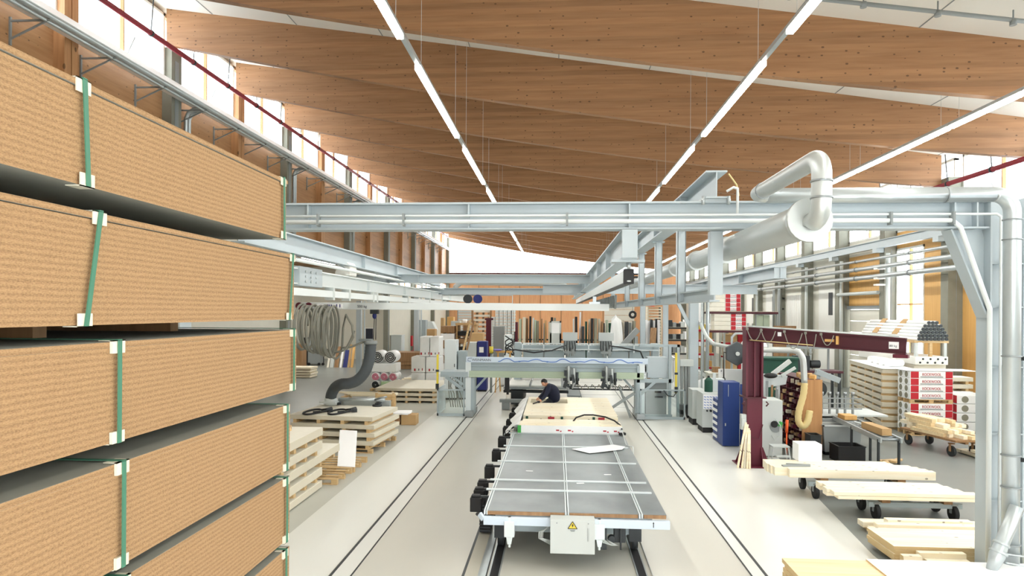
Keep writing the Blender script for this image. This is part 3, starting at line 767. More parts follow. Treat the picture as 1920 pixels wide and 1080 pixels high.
for x in (-5.3, 1.12): build('trolley', MB().box(x - 0.16, 19.9, 4.24, x + 0.16, 20.1, 4.3).box(x - 0.05, 19.96, 4.3, x + 0.05, 20.04, 4.46), ['galv'], t)
t = bridge('crane_bridge', 'pale crane girder with a white motor cover spanning behind the portal', 22.0, -6.6, 1.4, 4.93, 5.22, 0.26, 'crane_grey', 'i', (-6.1, -5.6, -4.6))
m = MB().prism([(-5.62, 4.87), (-5.2, 4.87), (-5.2, 5.08), (-5.24, 5.2), (-5.34, 5.25), (-5.46, 5.22), (-5.56, 5.1)], 'y', 16.5, 17.05)
solo('motor_cover', m, ['white_panel'], 'rounded white motor cover on the broad white girder', 'motor', bevel=0.03)
t = bridge('crane_bridge', 'thin long crane girder at the same height behind the motor cover', 25.5, -8.8, 0.95, 5.28, 5.4, 0.3, 'crane_grey', 'i')
t = bridge('crane_bridge', 'far crane girder carrying two round cable drums below it', 30.0, -8.0, 0.9, 4.75, 5.05, 0.26)
for x, c in ((-4.0, 'dark_steel'), (-3.55, 'navy_blue')):
    build('cable_drum', MB().cyl((x, 29.7, 4.55), (x, 29.95, 4.55), 0.2), [c], t)
m = MB().tube([(-5.2, 30, 4.72), (-5.2, 30, 4.36), (-2.0, 30, 4.36), (-2.0, 30, 4.72), (-5.2, 30, 4.72)], 0.03, 6)
build('drum_frame', m, ['crane_white'], t)
solo('ventilation_duct', MB().tube([(-5.6, 36, 4.9), (-5.5, 36, 5.35), (-5.2, 36, 5.55), (0.2, 36, 5.5), (0.7, 36, 5.25)], 0.14, 12), ['duct_white'], 'horizontal silvery duct with bent ends beyond the crane girders', 'duct')
mb = MB()
for k in range(14):
    x = 1.7 + 0.0 * k; y = 20 + k * 0.9
    mb.tube([(1.75, y, 4.5), (1.75, y + 0.2, 4.12 + 0.06 * (k % 3)), (1.75, y + 0.7, 4.15), (1.75, y + 0.9, 4.5)], 0.035, 6)
t = solo('festoon_cable', mb, ['mid_grey'], 'grey festoon cable loops hanging under the middle crane rail', 'cable')

# ================================================================ extraction duct
t = thing('extraction_duct', 'fat silvery extraction duct with a swan-neck bend over the portal', 'duct', (2.9, 9, 5.0))
def elbow(c, a0, a1, r, u, v, n=8):
    c, u, v = Vector(c), Vector(u), Vector(v)
    return [tuple(c + (u * math.cos(a0 + (a1 - a0) * i / n) + v * math.sin(a0 + (a1 - a0) * i / n)) * r) for i in range(n + 1)]
X, Y, Z = Vector((1, 0, 0)), Vector((0, 1, 0)), Vector((0, 0, 1))
build('main_pipe', MB().tube([(2.83, 7.75, 5.05), (2.83, 8.0, 5.05), (2.83, 11.4, 5.05), (2.83, 11.45, 5.05), (2.83, 14.8, 5.05), (2.83, 26, 5.05)], 0.2, 22, True, 0, [0.21, 0.21, 0.19, 0.165, 0.165, 0.165]), ['duct_white'], t)
for y, r_ in ((7.68, 0.25), (11.36, 0.225), (13.7, 0.2), (16, 0.2)): build('flange', MB().tube([(2.83, y, 5.05), (2.83, y + 0.08, 5.05)], r_, 22), ['duct_white'], t)
sw = [(2.85, 7.7, 5.0)] + elbow((2.85, 7.62, 5.22), -PI / 2 + .3, -PI, 0.2, Y, Z, 5) + [(2.85, 7.42, 5.42)] + elbow((2.85, 7.62, 5.50), PI, PI / 2, 0.2, Y, Z, 8) + [(2.85, 9.5, 5.70)] + elbow((3.05, 9.68, 5.7), PI, PI / 2, 0.2, X, Y, 6)
build('swan_neck', MB().tube(sw, 0.105, 20), ['duct_white'], t)
hp = [(3.0, 9.88, 5.7), (6.16, 9.88, 5.7)] + elbow((6.16, 9.88, 5.44), PI / 2, 0, 0.26, X, Z, 8) + [(6.42, 9.88, 0.06)]
build('down_pipe', MB().tube(hp, 0.108, 20), ['galv'], t)
for z in (5.33, 5.05, 3.4, 2.0, 1.55, 0.75, 0.62): build('pipe_ring', MB().tube([(6.42, 9.88, z), (6.42, 9.88, z + 0.018)], 0.124, 20).box(6.41, 9.9, z, 6.43, 10.03, z + 0.015), ['steel'], t)
for p_, q_ in (((2.85, 7.42, 5.42), (2.85, 7.42, 5.44)), ((2.85, 7.42, 5.24), (2.85, 7.42, 5.26)), ((2.85, 9.45, 5.7), (2.85, 9.47, 5.7)), ((5.5, 9.88, 5.7), (5.52, 9.88, 5.7))): build('pipe_ring', MB().tube([p_, q_], 0.117, 18), ['steel'], t)
m = MB().tube([(6.42, 9.75, 1.32), (6.16, 9.68, 0.78), (6.1, 9.66, 0.66), (6.0, 9.63, 0.45)], 0.09, 18, True, 0, [0.088, 0.088, 0.1, 0.06])
build('branch_pipe', m, ['galv'], t)
m = MB().tube([(6.18, 9.69, 0.83), (6.165, 9.685, 0.8)], 0.105, 16).tube([(6.13, 9.67, 0.72), (6.115, 9.665, 0.69)], 0.115, 16).tube([(6.0, 9.63, 0.45), (5.97, 9.62, 0.38)], 0.045, 12)
m.tube([(6.12, 9.58, 0.72), (6.5, 9.62, 0.66), (6.62, 9.7, 0.68)], 0.012, 6).tube([(6.16, 9.56, 0.6), (6.5, 9.66, 0.52), (6.62, 9.7, 0.54)], 0.012, 6)
build('branch_clamp', m, ['galv'], t)
build('shut_off_valve', MB().cyl((5.97, 9.62, 0.4), (5.86, 9.6, 0.36), 0.04).bar((5.92, 9.6, 0.36), (5.78, 9.55, 0.38), 0.02, 0.02).cyl((5.9, 9.56, 0.44), (5.9, 9.64, 0.44), 0.03), ['black'], t)
for z in (1.95, 3.38): build('clamp_screw', MB().cyl((6.54, 9.86, z), (6.62, 9.84, z), 0.03), ['dark_steel'], t)
# ================================================================ assembly table on rails
TX0, TX1, TY0, TY1, TZ = -1.13, 1.58, 10.47, 23.0, 0.85
t = thing('assembly_table', 'long grey-topped assembly table with white cross rails standing on floor tracks', 'table', (0.2, 16, 0))
tb = t
ys = [10.5, 11.72, 12.4, 13.95, 15.55, 17.2, 19.0, 21.0, 23.0]
for (xa, xb) in ((-1.08, 0.15), (0.21, 1.29), (1.36, 1.72)):
    o = build('table_top', MB().box(xa, 10.5, TZ - 0.05, xb, TY1, TZ), ['table_grey'], t)
    build('wood_edge', MB().box(xa + 0.01, 10.47, TZ - 0.055, xb - 0.01, 10.5, TZ - 0.005), ['brown_board'], t)
for x in (-1.1, 0.18, 1.325):
    build('edge_profile', MB().box(x - 0.03, 10.48, TZ - 0.06, x - 0.008, TY1, TZ + 0.008).box(x + 0.008, 10.48, TZ - 0.06, x + 0.03, TY1, TZ + 0.008), ['machine_white'], t)
for y in ys[1:-1]:
    build('cross_rail', MB().box(-1.22, y - 0.035, TZ + 0.002, 1.66, y + 0.035, TZ + 0.022), ['machine_white'], t)
build('front_rail', MB().box(-1.13, 10.40, TZ - 0.2, 1.76, 10.47, TZ - 0.07).bar((-1.13, 10.43, TZ - 0.12), (-1.2, 10.48, TZ - 0.05), 0.05, 0.08), ['panel_blue'], t, 0.008)
build('under_frame', MB().box(-0.95, 10.5, TZ - 0.22, 1.5, 22.8, TZ - 0.06).box(-0.75, 10.9, 0.42, -0.05, 11.05, 0.6).box(-0.9, 11.2, 0.3, 1.3, 11.4, 0.55).box(-0.85, 11.3, 0.25, -0.7, 22, 0.5).box(1.05, 11.3, 0.25, 1.2, 22, 0.5), ['machine_grey'], t)
for y in (11.35, 15, 19, 22):
    for x in (-0.925, 1.32):
        build('wheel', MB().cyl((x - 0.05, y, 0.17), (x + 0.05, y, 0.17), 0.16, n=20).box(x - 0.1, y - 0.2, 0.2, x + 0.1, y + 0.2, 0.62), ['dark_steel'], t)
build('chain_box', MB().box(-1.36, 11.9, 0.03, -1.16, 12.3, 0.55).tube([(-1.26, 12.1, 0.3), (-1.26, 12.1, 0.31)], 0.2, 14), ['black'], t, 0.02)
m = MB()
for i in range(9): m.obox((-1.26, 11.88, 0.08 + 0.055 * i), (0.2, 0.03, 0.03))
build('drag_chain', m, ['dark_steel'], t)
for i, y in enumerate((11.46, 11.95, 12.5, 13.75, 15.3, 16.9, 18.4, 19.6, 20.8, 22.0)):
    b = build('stop_block', MB().box(-1.47, y - 0.08, TZ - 0.3, -1.27, y + 0.1, TZ - 0.06).box(-1.45, y - 0.05, TZ - 0.06, -1.3, y + 0.07, TZ - 0.02), ['black'], t, 0.01)
    build('block_arm', MB().box(-1.3, y, TZ - 0.08, -1.1, y + 0.05, TZ - 0.04), ['dark_steel'], t)
for x in (-0.72, 0.68):
    m = MB().box(x - 0.08, 10.36, 0.48, x + 0.08, 10.52, 0.72).prism([(x - 0.05, 0.48), (x + 0.05, 0.48), (x + 0.03, 0.36), (x - 0.03, 0.36)], 'y', 10.38, 10.5)
    m.cyl((x, 10.43, 0.3), (x, 10.43, 0.36), 0.02).cyl((x, 10.43, 0.7), (x, 10.43, 0.78), 0.035)
    build('lift_bracket', m, ['machine_white'], t, 0.008)
eb = build('control_box', MB().box(-0.08, 10.22, 0.3, 0.6, 10.46, 0.82), ['light_grey'], t, 0.006)
m = MB().poly([(0.19, 10.213, 0.69), (0.33, 10.213, 0.69), (0.26, 10.213, 0.8)])
build('warning_sign', m, ['yellow'], eb)
m = MB()
for a, b_ in (((0.19, .69), (0.33, .69)), ((0.33, .69), (0.26, .8)), ((0.26, .8), (0.19, .69))): m.bar((a[0], 10.21, a[1]), (b_[0], 10.21, b_[1]), 0.004, 0.009)
m.poly([(0.262, 10.209, 0.765), (0.245, 10.209, 0.735), (0.258, 10.209, 0.735), (0.25, 10.209, 0.705), (0.278, 10.209, 0.742), (0.264, 10.209, 0.742), (0.272, 10.209, 0.765)])
build('warning_mark', m, ['black'], eb)
build('small_print', MB().box(0.225, 10.213, 0.657, 0.3, 10.22, 0.668).box(0.235, 10.213, 0.645, 0.29, 10.22, 0.652), ['mid_grey'], eb)
build('door_screw', MB().cyl((0.02, 10.212, 0.77), (0.02, 10.22, 0.77), 0.01).cyl((0.5, 10.212, 0.77), (0.5, 10.22, 0.77), 0.01), ['steel'], eb)
build('door_slot', MB().box(0.485, 10.213, 0.5, 0.49, 10.22, 0.7).box(0.505, 10.213, 0.5, 0.508, 10.22, 0.7), ['mid_grey'], eb)
m = MB()
for k in range(4):
    m.tube([(-0.08, 10.5, 0.66 - k * 0.02), (-0.2 - 0.02 * k, 10.45, 0.55), (-0.2 - 0.02 * k, 10.42, 0.46), (-0.08, 10.45, 0.42 - k * 0.02)], 0.008, 6)
    m.tube([(0.68, 10.5, 0.5), (0.74 + 0.04 * k, 10.42, 0.42 - k * 0.012), (0.9 + 0.02 * k, 10.42, 0.38), (0.8, 10.5, 0.44)], 0.008, 6)
build('cable', m, ['light_grey'], t)
m = MB().box(0.92, 10.55, 0.38, 1.1, 10.7, 0.62).box(0.7, 10.5, 0.28, 0.8, 10.8, 0.66).box(1.0, 10.45, 0.3, 1.03, 10.5, 0.66).cyl((0.88, 10.5, 0.44), (0.88, 10.6, 0.44), 0.06)
build('drive_unit', m, ['dark_steel'], t, 0.008)
build('arrow_mark', MB().poly([(1.5, 10.397, 0.68), (1.512, 10.397, 0.68), (1.512, 10.397, 0.74), (1.52, 10.397, 0.74), (1.506, 10.397, 0.77), (1.492, 10.397, 0.74), (1.5, 10.397, 0.74)]), ['black'], t)
for i, (x, y) in enumerate(((-0.52, 13.15), (1.0, 13.0), (0.45, 12.3))):
    solo('paper_slip', MB().obox((x, y, TZ + 0.004), (0.14, 0.05, 0.004), (0, 0, 0.1 * i)), ['paper_white'], ('small paper slip on the left table panel', 'small paper slip on the right table panel', 'small paper slip beside the middle gap of the table')[i], 'paper')

# timber wall elements being built on the table
def TP(px, py, z): return FZ(px, py, z)
t = thing('timber_element', 'low timber wall element with white membrane front lying on the table', 'wall element', (0.35, 17.6, TZ + 0.03))
build('membrane', MB().box(-0.98, 17.15, TZ + 0.03, 1.68, 17.17, 1.07), ['film'], t)
m = MB().box(-0.98, 17.18, TZ + 0.03, 1.68, 17.36, 1.08).box(-0.98, 17.37, TZ + 0.03, 1.68, 17.8, 1.085).box(-0.9, 17.81, TZ + 0.03, 1.6, 18.15, 1.08)
build('plank', m, ['spruce_x'], t, 0.004)
m = MB()
for x in (0.05, 0.35, 1.25, 1.52): m.box(x - 0.05, 17.145, 0.94, x + 0.03, 17.15, 0.975).box(x + 0.05, 17.145, 0.92, x + 0.09, 17.15, 0.95)
build('red_print', m, ['text_red'], t)
build('green_tape', MB().box(-0.99, 17.14, TZ + 0.03, -0.9, 17.15, 1.07), ['green'], t)
t = thing('timber_element', 'large timber wall element with a rectangular opening where the worker kneels', 'wall element', (0.4, 20.5, TZ + 0.03))
zt = 1.09
m = MB()
ox0, ox1, oy0, oy1 = -0.83, 0.36, 21.3, 22.25
m.box(-0.93, 18.75, TZ + 0.03, 1.72, 19.15, zt).box(-0.93, 19.16, TZ + 0.03, 1.72, 20.0, zt - 0.004).box(-0.93, 20.01, TZ + 0.03, 1.72, oy0, zt)
m.box(-0.93, oy0, TZ + 0.03, ox0, oy1, zt).box(ox1, oy0, TZ + 0.03, 1.72, oy1, zt).box(-0.93, oy1, TZ + 0.03, 1.72, 22.75, zt)
build('plank', m, ['spruce_x'], t, 0.004)
m = MB()
for x in (-0.15, 1.25): m.box(x - 0.08, 18.74, 0.98, x + 0.1, 18.75, 1.05)
build('red_print', m, ['text_red'], t)
m = MB()
for x in (-0.82, 0.16, 1.05): m.box(x - 0.035, 18.735, 0.97, x + 0.035, 18.75, 1.06)
build('dark_slot', m, ['bottle_green'], t)
sf = lambda u, v: (-0.95 - 0.32 * v - 0.06 * math.sin(u * 19) * v, 17.1 + 5.4 * u, 1.1 - 0.24 * v ** 1.6 + 0.03 * math.sin(u * 31 + v * 4) * (1 - v) * v * 4)
solo('membrane_sheet', MB().sheet(sf, 40, 8), ['film'], 'white membrane draped over the side of the timber elements', 'membrane')
P = [TP(1072, 840, 0.9), TP(1150, 832, 0.9), TP(1172, 836, 0.9), TP(1166, 841, 0.9), TP(1105, 848, 0.9)]
mb = MB()
bot = [(x, y, TZ + 0.026) for x, y, z in P]; top = [(x, y, TZ + 0.032) for x, y, z in P]
mb.poly(bot[::-1]); mb.poly(top)
for i in range(5): mb.poly([bot[i], bot[(i + 1) % 5], top[(i + 1) % 5], top[i]])
solo('plan_sheet', mb, ['paper_white'], 'large white sheet lying loose across the table panels', 'sheet')
hp = [FY(1072, 793, 17.9), FY(1080, 783, 17.9), FY(1095, 778, 17.85), FY(1112, 778, 17.8), FY(1135, 782, 17.7), FY(1152, 789, 17.6), FY(1162, 797, 17.4), FY(1166, 806, 17.1)]
solo('arched_hose', MB().tube(hp, 0.022, 8), ['black'], 'black hose arching over the timber elements', 'hose')
hp = [FY(1166, 806, 17.08), FY(1170, 822, 16.4), FY(1174, 835, 15.9), (1.79, 15.7, 0.86), (1.8, 15.6, 0.6), (1.5, 15.6, 0.55)]
solo('air_line', MB().tube(hp, 0.012, 6), ['light_grey'], 'thin pale air line falling over the table edge', 'hose')
solo('cut_off', MB().obox((1.68, 17.14, 0.9), (0.16, 0.12, 0.06), (0, 0, 0.3)), ['rubber'], 'dark rubber lip sticking out under the white element front', 'strip')
solo('nail_gun_hose', MB().tube([FY(970, 812, 16.6), FY(958, 806, 16.9), FY(950, 808, 16.9), FY(945, 815, 16.6)], 0.012, 6), ['mid_grey'], 'thin grey loop of hose beside the white membrane', 'hose')

# ================================================================ the worker
def skin(name, joints, edges, mats, parent, sub=2, root=0):
    off = WL[parent.name] if parent else Vector((0, 0, 0))
    me = bpy.data.meshes.new(name)
    me.from_pydata([tuple(Vector(j[0]) - off) for j in joints], edges, [])
    o = bpy.data.objects.new(name, me); C.objects.link(o)
    sk = o.modifiers.new('skin', 'SKIN'); sk.use_smooth_shade = True
    for i, j in enumerate(joints):
        r = j[1]; me.skin_vertices[0].data[i].radius = (r, r) if not isinstance(r, tuple) else r
        me.skin_vertices[0].data[i].use_root = i == root
    s = o.modifiers.new('sub', 'SUBSURF'); s.levels = sub; s.render_levels = sub
    for k in mats: me.materials.append(M[k])
    if parent: o.parent = parent
    WL[o.name] = off
    return o
# kneeling in the opening on the table, body turned to the left, leaning over the near edge
kz = TZ + 0.005
px, py = -0.2, 21.85
t = thing('person', 'worker in a dark navy jacket kneeling in the opening and bending over the timber', 'person', (px, py, kz))
H = Vector((px, py, kz))
def A(dx, dy, dz): return (px + dx, py + dy, kz + dz)
def skinbody(): pass
# trousers first, then jacket (one surface with the arms), then head and hands
J = [(A(0.12, 0.02, 0.26), 0.15), (A(0.02, -0.02, 0.2), 0.13), (A(-0.12, -0.12, 0.12), 0.1), (A(-0.32, -0.17, 0.09), 0.085), (A(-0.02, -0.2, 0.07), 0.07), (A(0.2, -0.22, 0.06), 0.05),
     (A(-0.1, 0.12, 0.13), 0.1), (A(-0.3, 0.1, 0.09), 0.085), (A(0.0, 0.13, 0.07), 0.07), (A(0.2, 0.15, 0.06), 0.05)]
skin('trousers', J, [(0, 1), (1, 2), (2, 3), (3, 4), (4, 5), (1, 6), (6, 7), (7, 8), (8, 9)], ['trousers'], t)
J = [(A(0.13, 0.0, 0.15), (0.175, 0.2)), (A(0.14, 0.0, 0.4), (0.185, 0.22)), (A(0.08, -0.02, 0.58), (0.2, 0.23)), (A(-0.01, -0.04, 0.69), (0.165, 0.19)), (A(-0.08, -0.07, 0.75), 0.08),
     (A(-0.02, -0.26, 0.7), 0.1), (A(-0.12, -0.34, 0.5), 0.075), (A(-0.18, -0.38, 0.4), 0.066), (A(-0.3, -0.5, 0.32), 0.052),
     (A(-0.04, 0.16, 0.7), 0.1), (A(-0.2, 0.14, 0.48), 0.075), (A(-0.27, 0.06, 0.4), 0.066), (A(-0.36, -0.2, 0.34), 0.05)]
skin('jacket', J, [(0, 1), (1, 2), (2, 3), (3, 4), (3, 5), (5, 6), (6, 7), (7, 8), (3, 9), (9, 10), (10, 11), (11, 12)], ['jacket'], t)
# head: turned left and down
hm = MB(); hc = Vector(A(-0.19, -0.14, 0.83)); yaw, pit = 0.5, 0.65
Rm = Matrix.Rotation(yaw, 3, 'Z') @ Matrix.Rotation(-pit, 3, 'Y')
def hd(p): return tuple(hc + Rm @ Vector(p))
def hell(mb, c, r, nu=16, nv=12, shape=None):
    o = len(mb.v)
    for j in range(nv + 1):
        ph = PI * j / nv
        for i in range(nu):
            w = 2 * PI * i / nu
            q = Vector((r[0] * math.sin(ph) * math.cos(w), r[1] * math.sin(ph) * math.sin(w), r[2] * math.cos(ph)))
            if shape: q = shape(q)
            mb.v.append(hd(Vector(c) + q))
    for j in range(nv):
        for i in range(nu):
            i2 = (i + 1) % nu
            mb.face([o + j * nu + i, o + (j + 1) * nu + i, o + (j + 1) * nu + i2, o + j * nu + i2], 0, True)
def skull(q):
    if q.z < 0: q.x = q.x * (1 + 0.35 * q.z / 0.12) - 0.02 * (-q.z / 0.12); q.y *= 1 + 0.3 * q.z / 0.12
    return q
hell(hm, (0, 0, 0), (0.1, 0.078, 0.122), shape=skull)
hell(hm, (-0.096, 0, -0.018), (0.018, 0.012, 0.024), 10, 8)      # nose
hell(hm, (-0.082, 0, -0.06), (0.008, 0.022, 0.006), 10, 6)       # mouth
for s in (-1, 1): hell(hm, (0.012, s * 0.078, -0.01), (0.02, 0.012, 0.032), 10, 8)
hm.tube([hd((0.03, 0, -0.07)), hd((0.05, 0, -0.16)), tuple(Vector(A(-0.07, -0.06, 0.72)))], 0.058, 12)
build('head', hm, ['skin'], t)
em = MB()
for s in (-1, 1): hell(em, (-0.084, s * 0.032, 0.014), (0.006, 0.012, 0.005), 8, 6)
build('eyes', em, ['hair'], t)
hh = MB()
def cap(q):
    if q.z < -0.02: q.z = -0.02 - (q.z + 0.02) * -0.55
    if q.x < -0.03 and q.z < 0.055: q.x = -0.03; 
    return q
hell(hh, (0.012, 0, 0.018), (0.108, 0.088, 0.122), 18, 12, cap)
build('hair', hh, ['hair'], t)
def hand(base, d, up, side):
    base, d, up = Vector(base), Vector(d).normalized(), Vector(up).normalized(); sd = d.cross(up).normalized() * side
    J = [(base, 0.026), (base + d * 0.045, 0.034), (base + d * 0.085, 0.032)]; E_ = [(0, 1), (1, 2)]
    for k, (o, l) in enumerate(((-0.028, 0.06), (-0.009, 0.072), (0.01, 0.068), (0.028, 0.052))):
        i = len(J); r0 = base + d * 0.095 + sd * o
        J += [(r0, 0.0095), (r0 + d * l * 0.5 - up * 0.012, 0.009), (r0 + d * l * 0.75 - up * 0.04, 0.008)]
        E_ += [(2, i), (i, i + 1), (i + 1, i + 2)]
    i = len(J); r0 = base + d * 0.035 - sd * 0.036
    J += [(r0, 0.012), (r0 + d * 0.035 - sd * 0.02 - up * 0.015, 0.0105), (r0 + d * 0.06 - sd * 0.014 - up * 0.03, 0.009)]
    E_ += [(1, i), (i, i + 1), (i + 1, i + 2)]
    return J, E_
J, E_ = hand(A(-0.29, -0.49, 0.325), (-0.5, -0.75, -0.35), (0, -0.3, 1), 1)
skin('hand', J, E_, ['skin'], t, 2)
J, E_ = hand(A(-0.355, -0.19, 0.345), (-0.45, -0.8, -0.3), (0, -0.3, 1), -1)
skin('hand', J, E_, ['skin'], t, 2)
solo('marking_tool', MB().tube([A(-0.34, -0.58, 0.27), A(-0.44, -0.75, 0.262), A(-0.52, -0.95, 0.258)], 0.02, 8).obox(A(-0.36, -0.6, 0.27), (0.07, 0.1, 0.05), (0, 0, -0.4)), ['black'], 'black hand tool held against the timber by the kneeling worker', 'tool')

# ================================================================ the nailing gantry
GY = 25.4
t = thing('nailing_gantry', 'grey bridge machine with a blue wave stripe spanning the table', 'machine', (0, GY, 0))
be = build('bridge_panel', MB().box(-3.42, GY - 0.28, 2.06, 3.4, GY - 0.2, 2.27), ['panel_blue'], t, 0.006)
wv = []
for i in range(180):
    x = -2.2 + 5.4 * i / 179; ph = (x * 1.0) % 1.06
    wv.append((x, GY - 0.286, 2.12 + 0.09 * max(0, math.sin(ph / 1.06 * PI * 2)) + 0.015 * math.sin(x * 9)))
build('wave_stripe', MB().tube(wv, 0.017, 5), ['wave_blue'], be)
m = MB()
for x in (-1.7, -0.64, 0.42, 1.48, 2.54): m.ell((x + 0.3, GY - 0.285, 2.115), (0.05, 0.01, 0.025))
build('wave_drop', m, ['wave_blue'], be)
text('WEINMANN', (-3.2, GY - 0.282, 2.115), 0.13, 'text_dark', be)
m = MB().tube([(-3.2, GY - 0.284, 2.23), (-3.34, GY - 0.284, 2.22), (-3.36, GY - 0.284, 2.12), (-3.24, GY - 0.284, 2.1)], 0.008, 5)
build('emblem', m, ['navy_blue'], be)
build('bridge_beam', MB().box(-3.42, GY - 0.2, 1.74, 3.4, GY + 0.35, 2.2).box(-3.3, GY - 0.24, 1.9, 3.3, GY - 0.2, 1.93), ['machine_grey'], t, 0.01)
build('guide_rail', MB().box(-3.3, GY - 0.3, 1.5, 3.25, GY + 0.1, 1.74).box(-3.3, GY - 0.34, 1.5, 3.25, GY - 0.3, 1.56), ['machine_green'], t, 0.012)
for x in (-3.27, 3.12):
    lg = build('leg', MB().box(x - 0.17, GY - 0.25, 0.12, x + 0.17, GY + 0.3, 1.52), ['machine_grey'], t, 0.01)
    build('leg_front', MB().box(x - 0.17 if x < 0 else x - 0.05, GY - 0.28, 0.2, x + 0.03 if x < 0 else x + 0.17, GY - 0.25, 2.06), ['machine_white'], lg)
    build('wheel_box', MB().box(x - 0.15, GY - 0.55, 0.03, x + 0.15, GY + 0.9, 0.24).cyl((x - 0.08, GY - 0.4, 0.12), (x + 0.08, GY - 0.4, 0.12), 0.11), ['steel'], t, 0.01)
    s = 1 if x < 0 else -1
    build('knee_brace', MB().bar((x + s * 0.15, GY, 1.0), (x + s * 0.6, GY, 1.5), 0.1, 0.08), ['machine_grey'], t)
# platforms either side
m = MB().box(-4.4, GY - 0.3, 1.5, -3.35, GY + 0.7, 1.7).box(-4.4, GY - 0.32, 1.5, -3.35, GY - 0.28, 1.62)
build('side_platform', m, ['machine_grey'], t)
build('platform_brace', MB().bar((-4.2, GY - 0.2, 1.5), (-3.45, GY - 0.2, 0.95), 0.08, 0.12).bar((-3.95, GY - 0.2, 1.5), (-3.5, GY - 0.2, 1.2), 0.06, 0.08), ['machine_grey'], t)
m = MB().box(3.0, GY - 0.3, 1.38, 4.3, GY - 0.2, 1.52).box(3.0, GY - 0.3, 0.1, 3.1, GY - 0.2, 2.0).box(4.16, GY - 0.3, 0.1, 4.26, GY - 0.2, 2.75).bar((3.05, GY - 0.25, 0.85), (3.65, GY - 0.25, 1.4), 0.08, 0.1).box(3.05, GY - 0.28, 0.1, 4.3, GY - 0.2, 0.2)
m.box(3.1, GY - 0.1, 2.7, 4.6, GY + 0.0, 2.8).box(4.5, GY - 0.1, 0.1, 4.6, GY, 2.8)
build('side_frame', m, ['machine_grey'], t)
cb = build('switch_cabinet', MB().box(3.35, GY - 0.1, 0.16, 4.12, GY + 0.5, 1.38), ['mid_grey'], t, 0.01)
build('vent_plate', MB().box(3.68, GY - 0.115, 0.98, 3.92, GY - 0.1, 1.06).box(3.68, GY - 0.115, 0.8, 3.98, GY - 0.1, 0.86), ['dark_steel'], cb)
build('control_cabinet', MB().box(3.4, GY - 0.15, 1.54, 4.14, GY + 0.4, 2.32), ['wave_blue'if False else 'crane_grey'], t, 0.012)
build('control_panel', MB().box(3.22, GY - 0.2, 1.55, 3.36, GY, 2.02), ['machine_white'], t, 0.01)
m = MB()
for z in (1.62, 1.72, 1.84, 1.94): m.cyl((3.29, GY - 0.22, z), (3.29, GY - 0.2, z), 0.025)
build('push_button', m, ['dark_steel'], t)
for x, y0 in ((-4.5, GY - 0.35), (4.42, GY - 0.35)):
    yb = build('safety_strip', MB().box(x - 0.035, y0 - 0.05, 1.05 if x < 0 else 1.0, x + 0.035, y0 + 0.05, 2.35 if x < 0 else 2.5), ['yellow'], t, 0.008)
    build('strip_clip', MB().box(x - 0.06, y0 - 0.07, 1.05, x + 0.06, y0 - 0.04, 1.25).box(x - 0.06, y0 - 0.07, 1.7, x + 0.06, y0 - 0.04, 1.78), ['dark_steel'], yb)
def fence(xa, xb, y, z1, lab):
    f = MB().box(xa, y - 0.02, 0.04, xa + 0.05, y + 0.02, z1).box(xb - 0.05, y - 0.02, 0.04, xb, y + 0.02, z1).box(xa, y - 0.02, z1 - 0.05, xb, y + 0.02, z1).box(xa, y - 0.02, 0.04, xb, y + 0.02, 0.14)
    fr = build('fence_frame', f, ['machine_grey'], t)
    build('fence_pane', MB().box(xa + 0.05, y - 0.004, 0.14, xb - 0.05, y + 0.004, z1 - 0.05), ['fence_glass'], fr)
fence(-4.5, -3.45, GY - 0.42, 1.05, '')
fence(3.1, 4.75, GY - 0.42, 1.15, '')
f = MB().box(-4.52, GY - 0.4, 0.04, -4.48, GY + 1.4, 0.12).box(-4.52, GY - 0.4, 1.0, -4.48, GY + 1.4, 1.05).box(-4.52, GY + 1.36, 0.04, -4.48, GY + 1.4, 1.05).box(-4.505, GY - 0.4, 0.1, -4.495, GY + 1.4, 1.0)
build('side_screen', f, ['machine_white'], t)
m = MB()
for k in range(7): 
    x = -4.15 + 0.09 * k
    m.tube([(x, GY + 0.1, 1.5), (x - 0.05 * (k % 3), GY + 0.1, 1.1), (x + 0.04, GY + 0.05, 0.7 + 0.07 * (k % 4)), (x + 0.1, GY + 0.1, 0.3)], 0.018, 6)
build('hanging_cable', m, ['coil_grey'], t)
build('cable_loop', MB().tube([(3.95, GY - 0.5, 1.12), (4.1, GY - 0.52, 0.93), (4.3, GY - 0.52, 0.9), (4.45, GY - 0.5, 1.1)], 0.02, 8), ['dark_steel'], t)
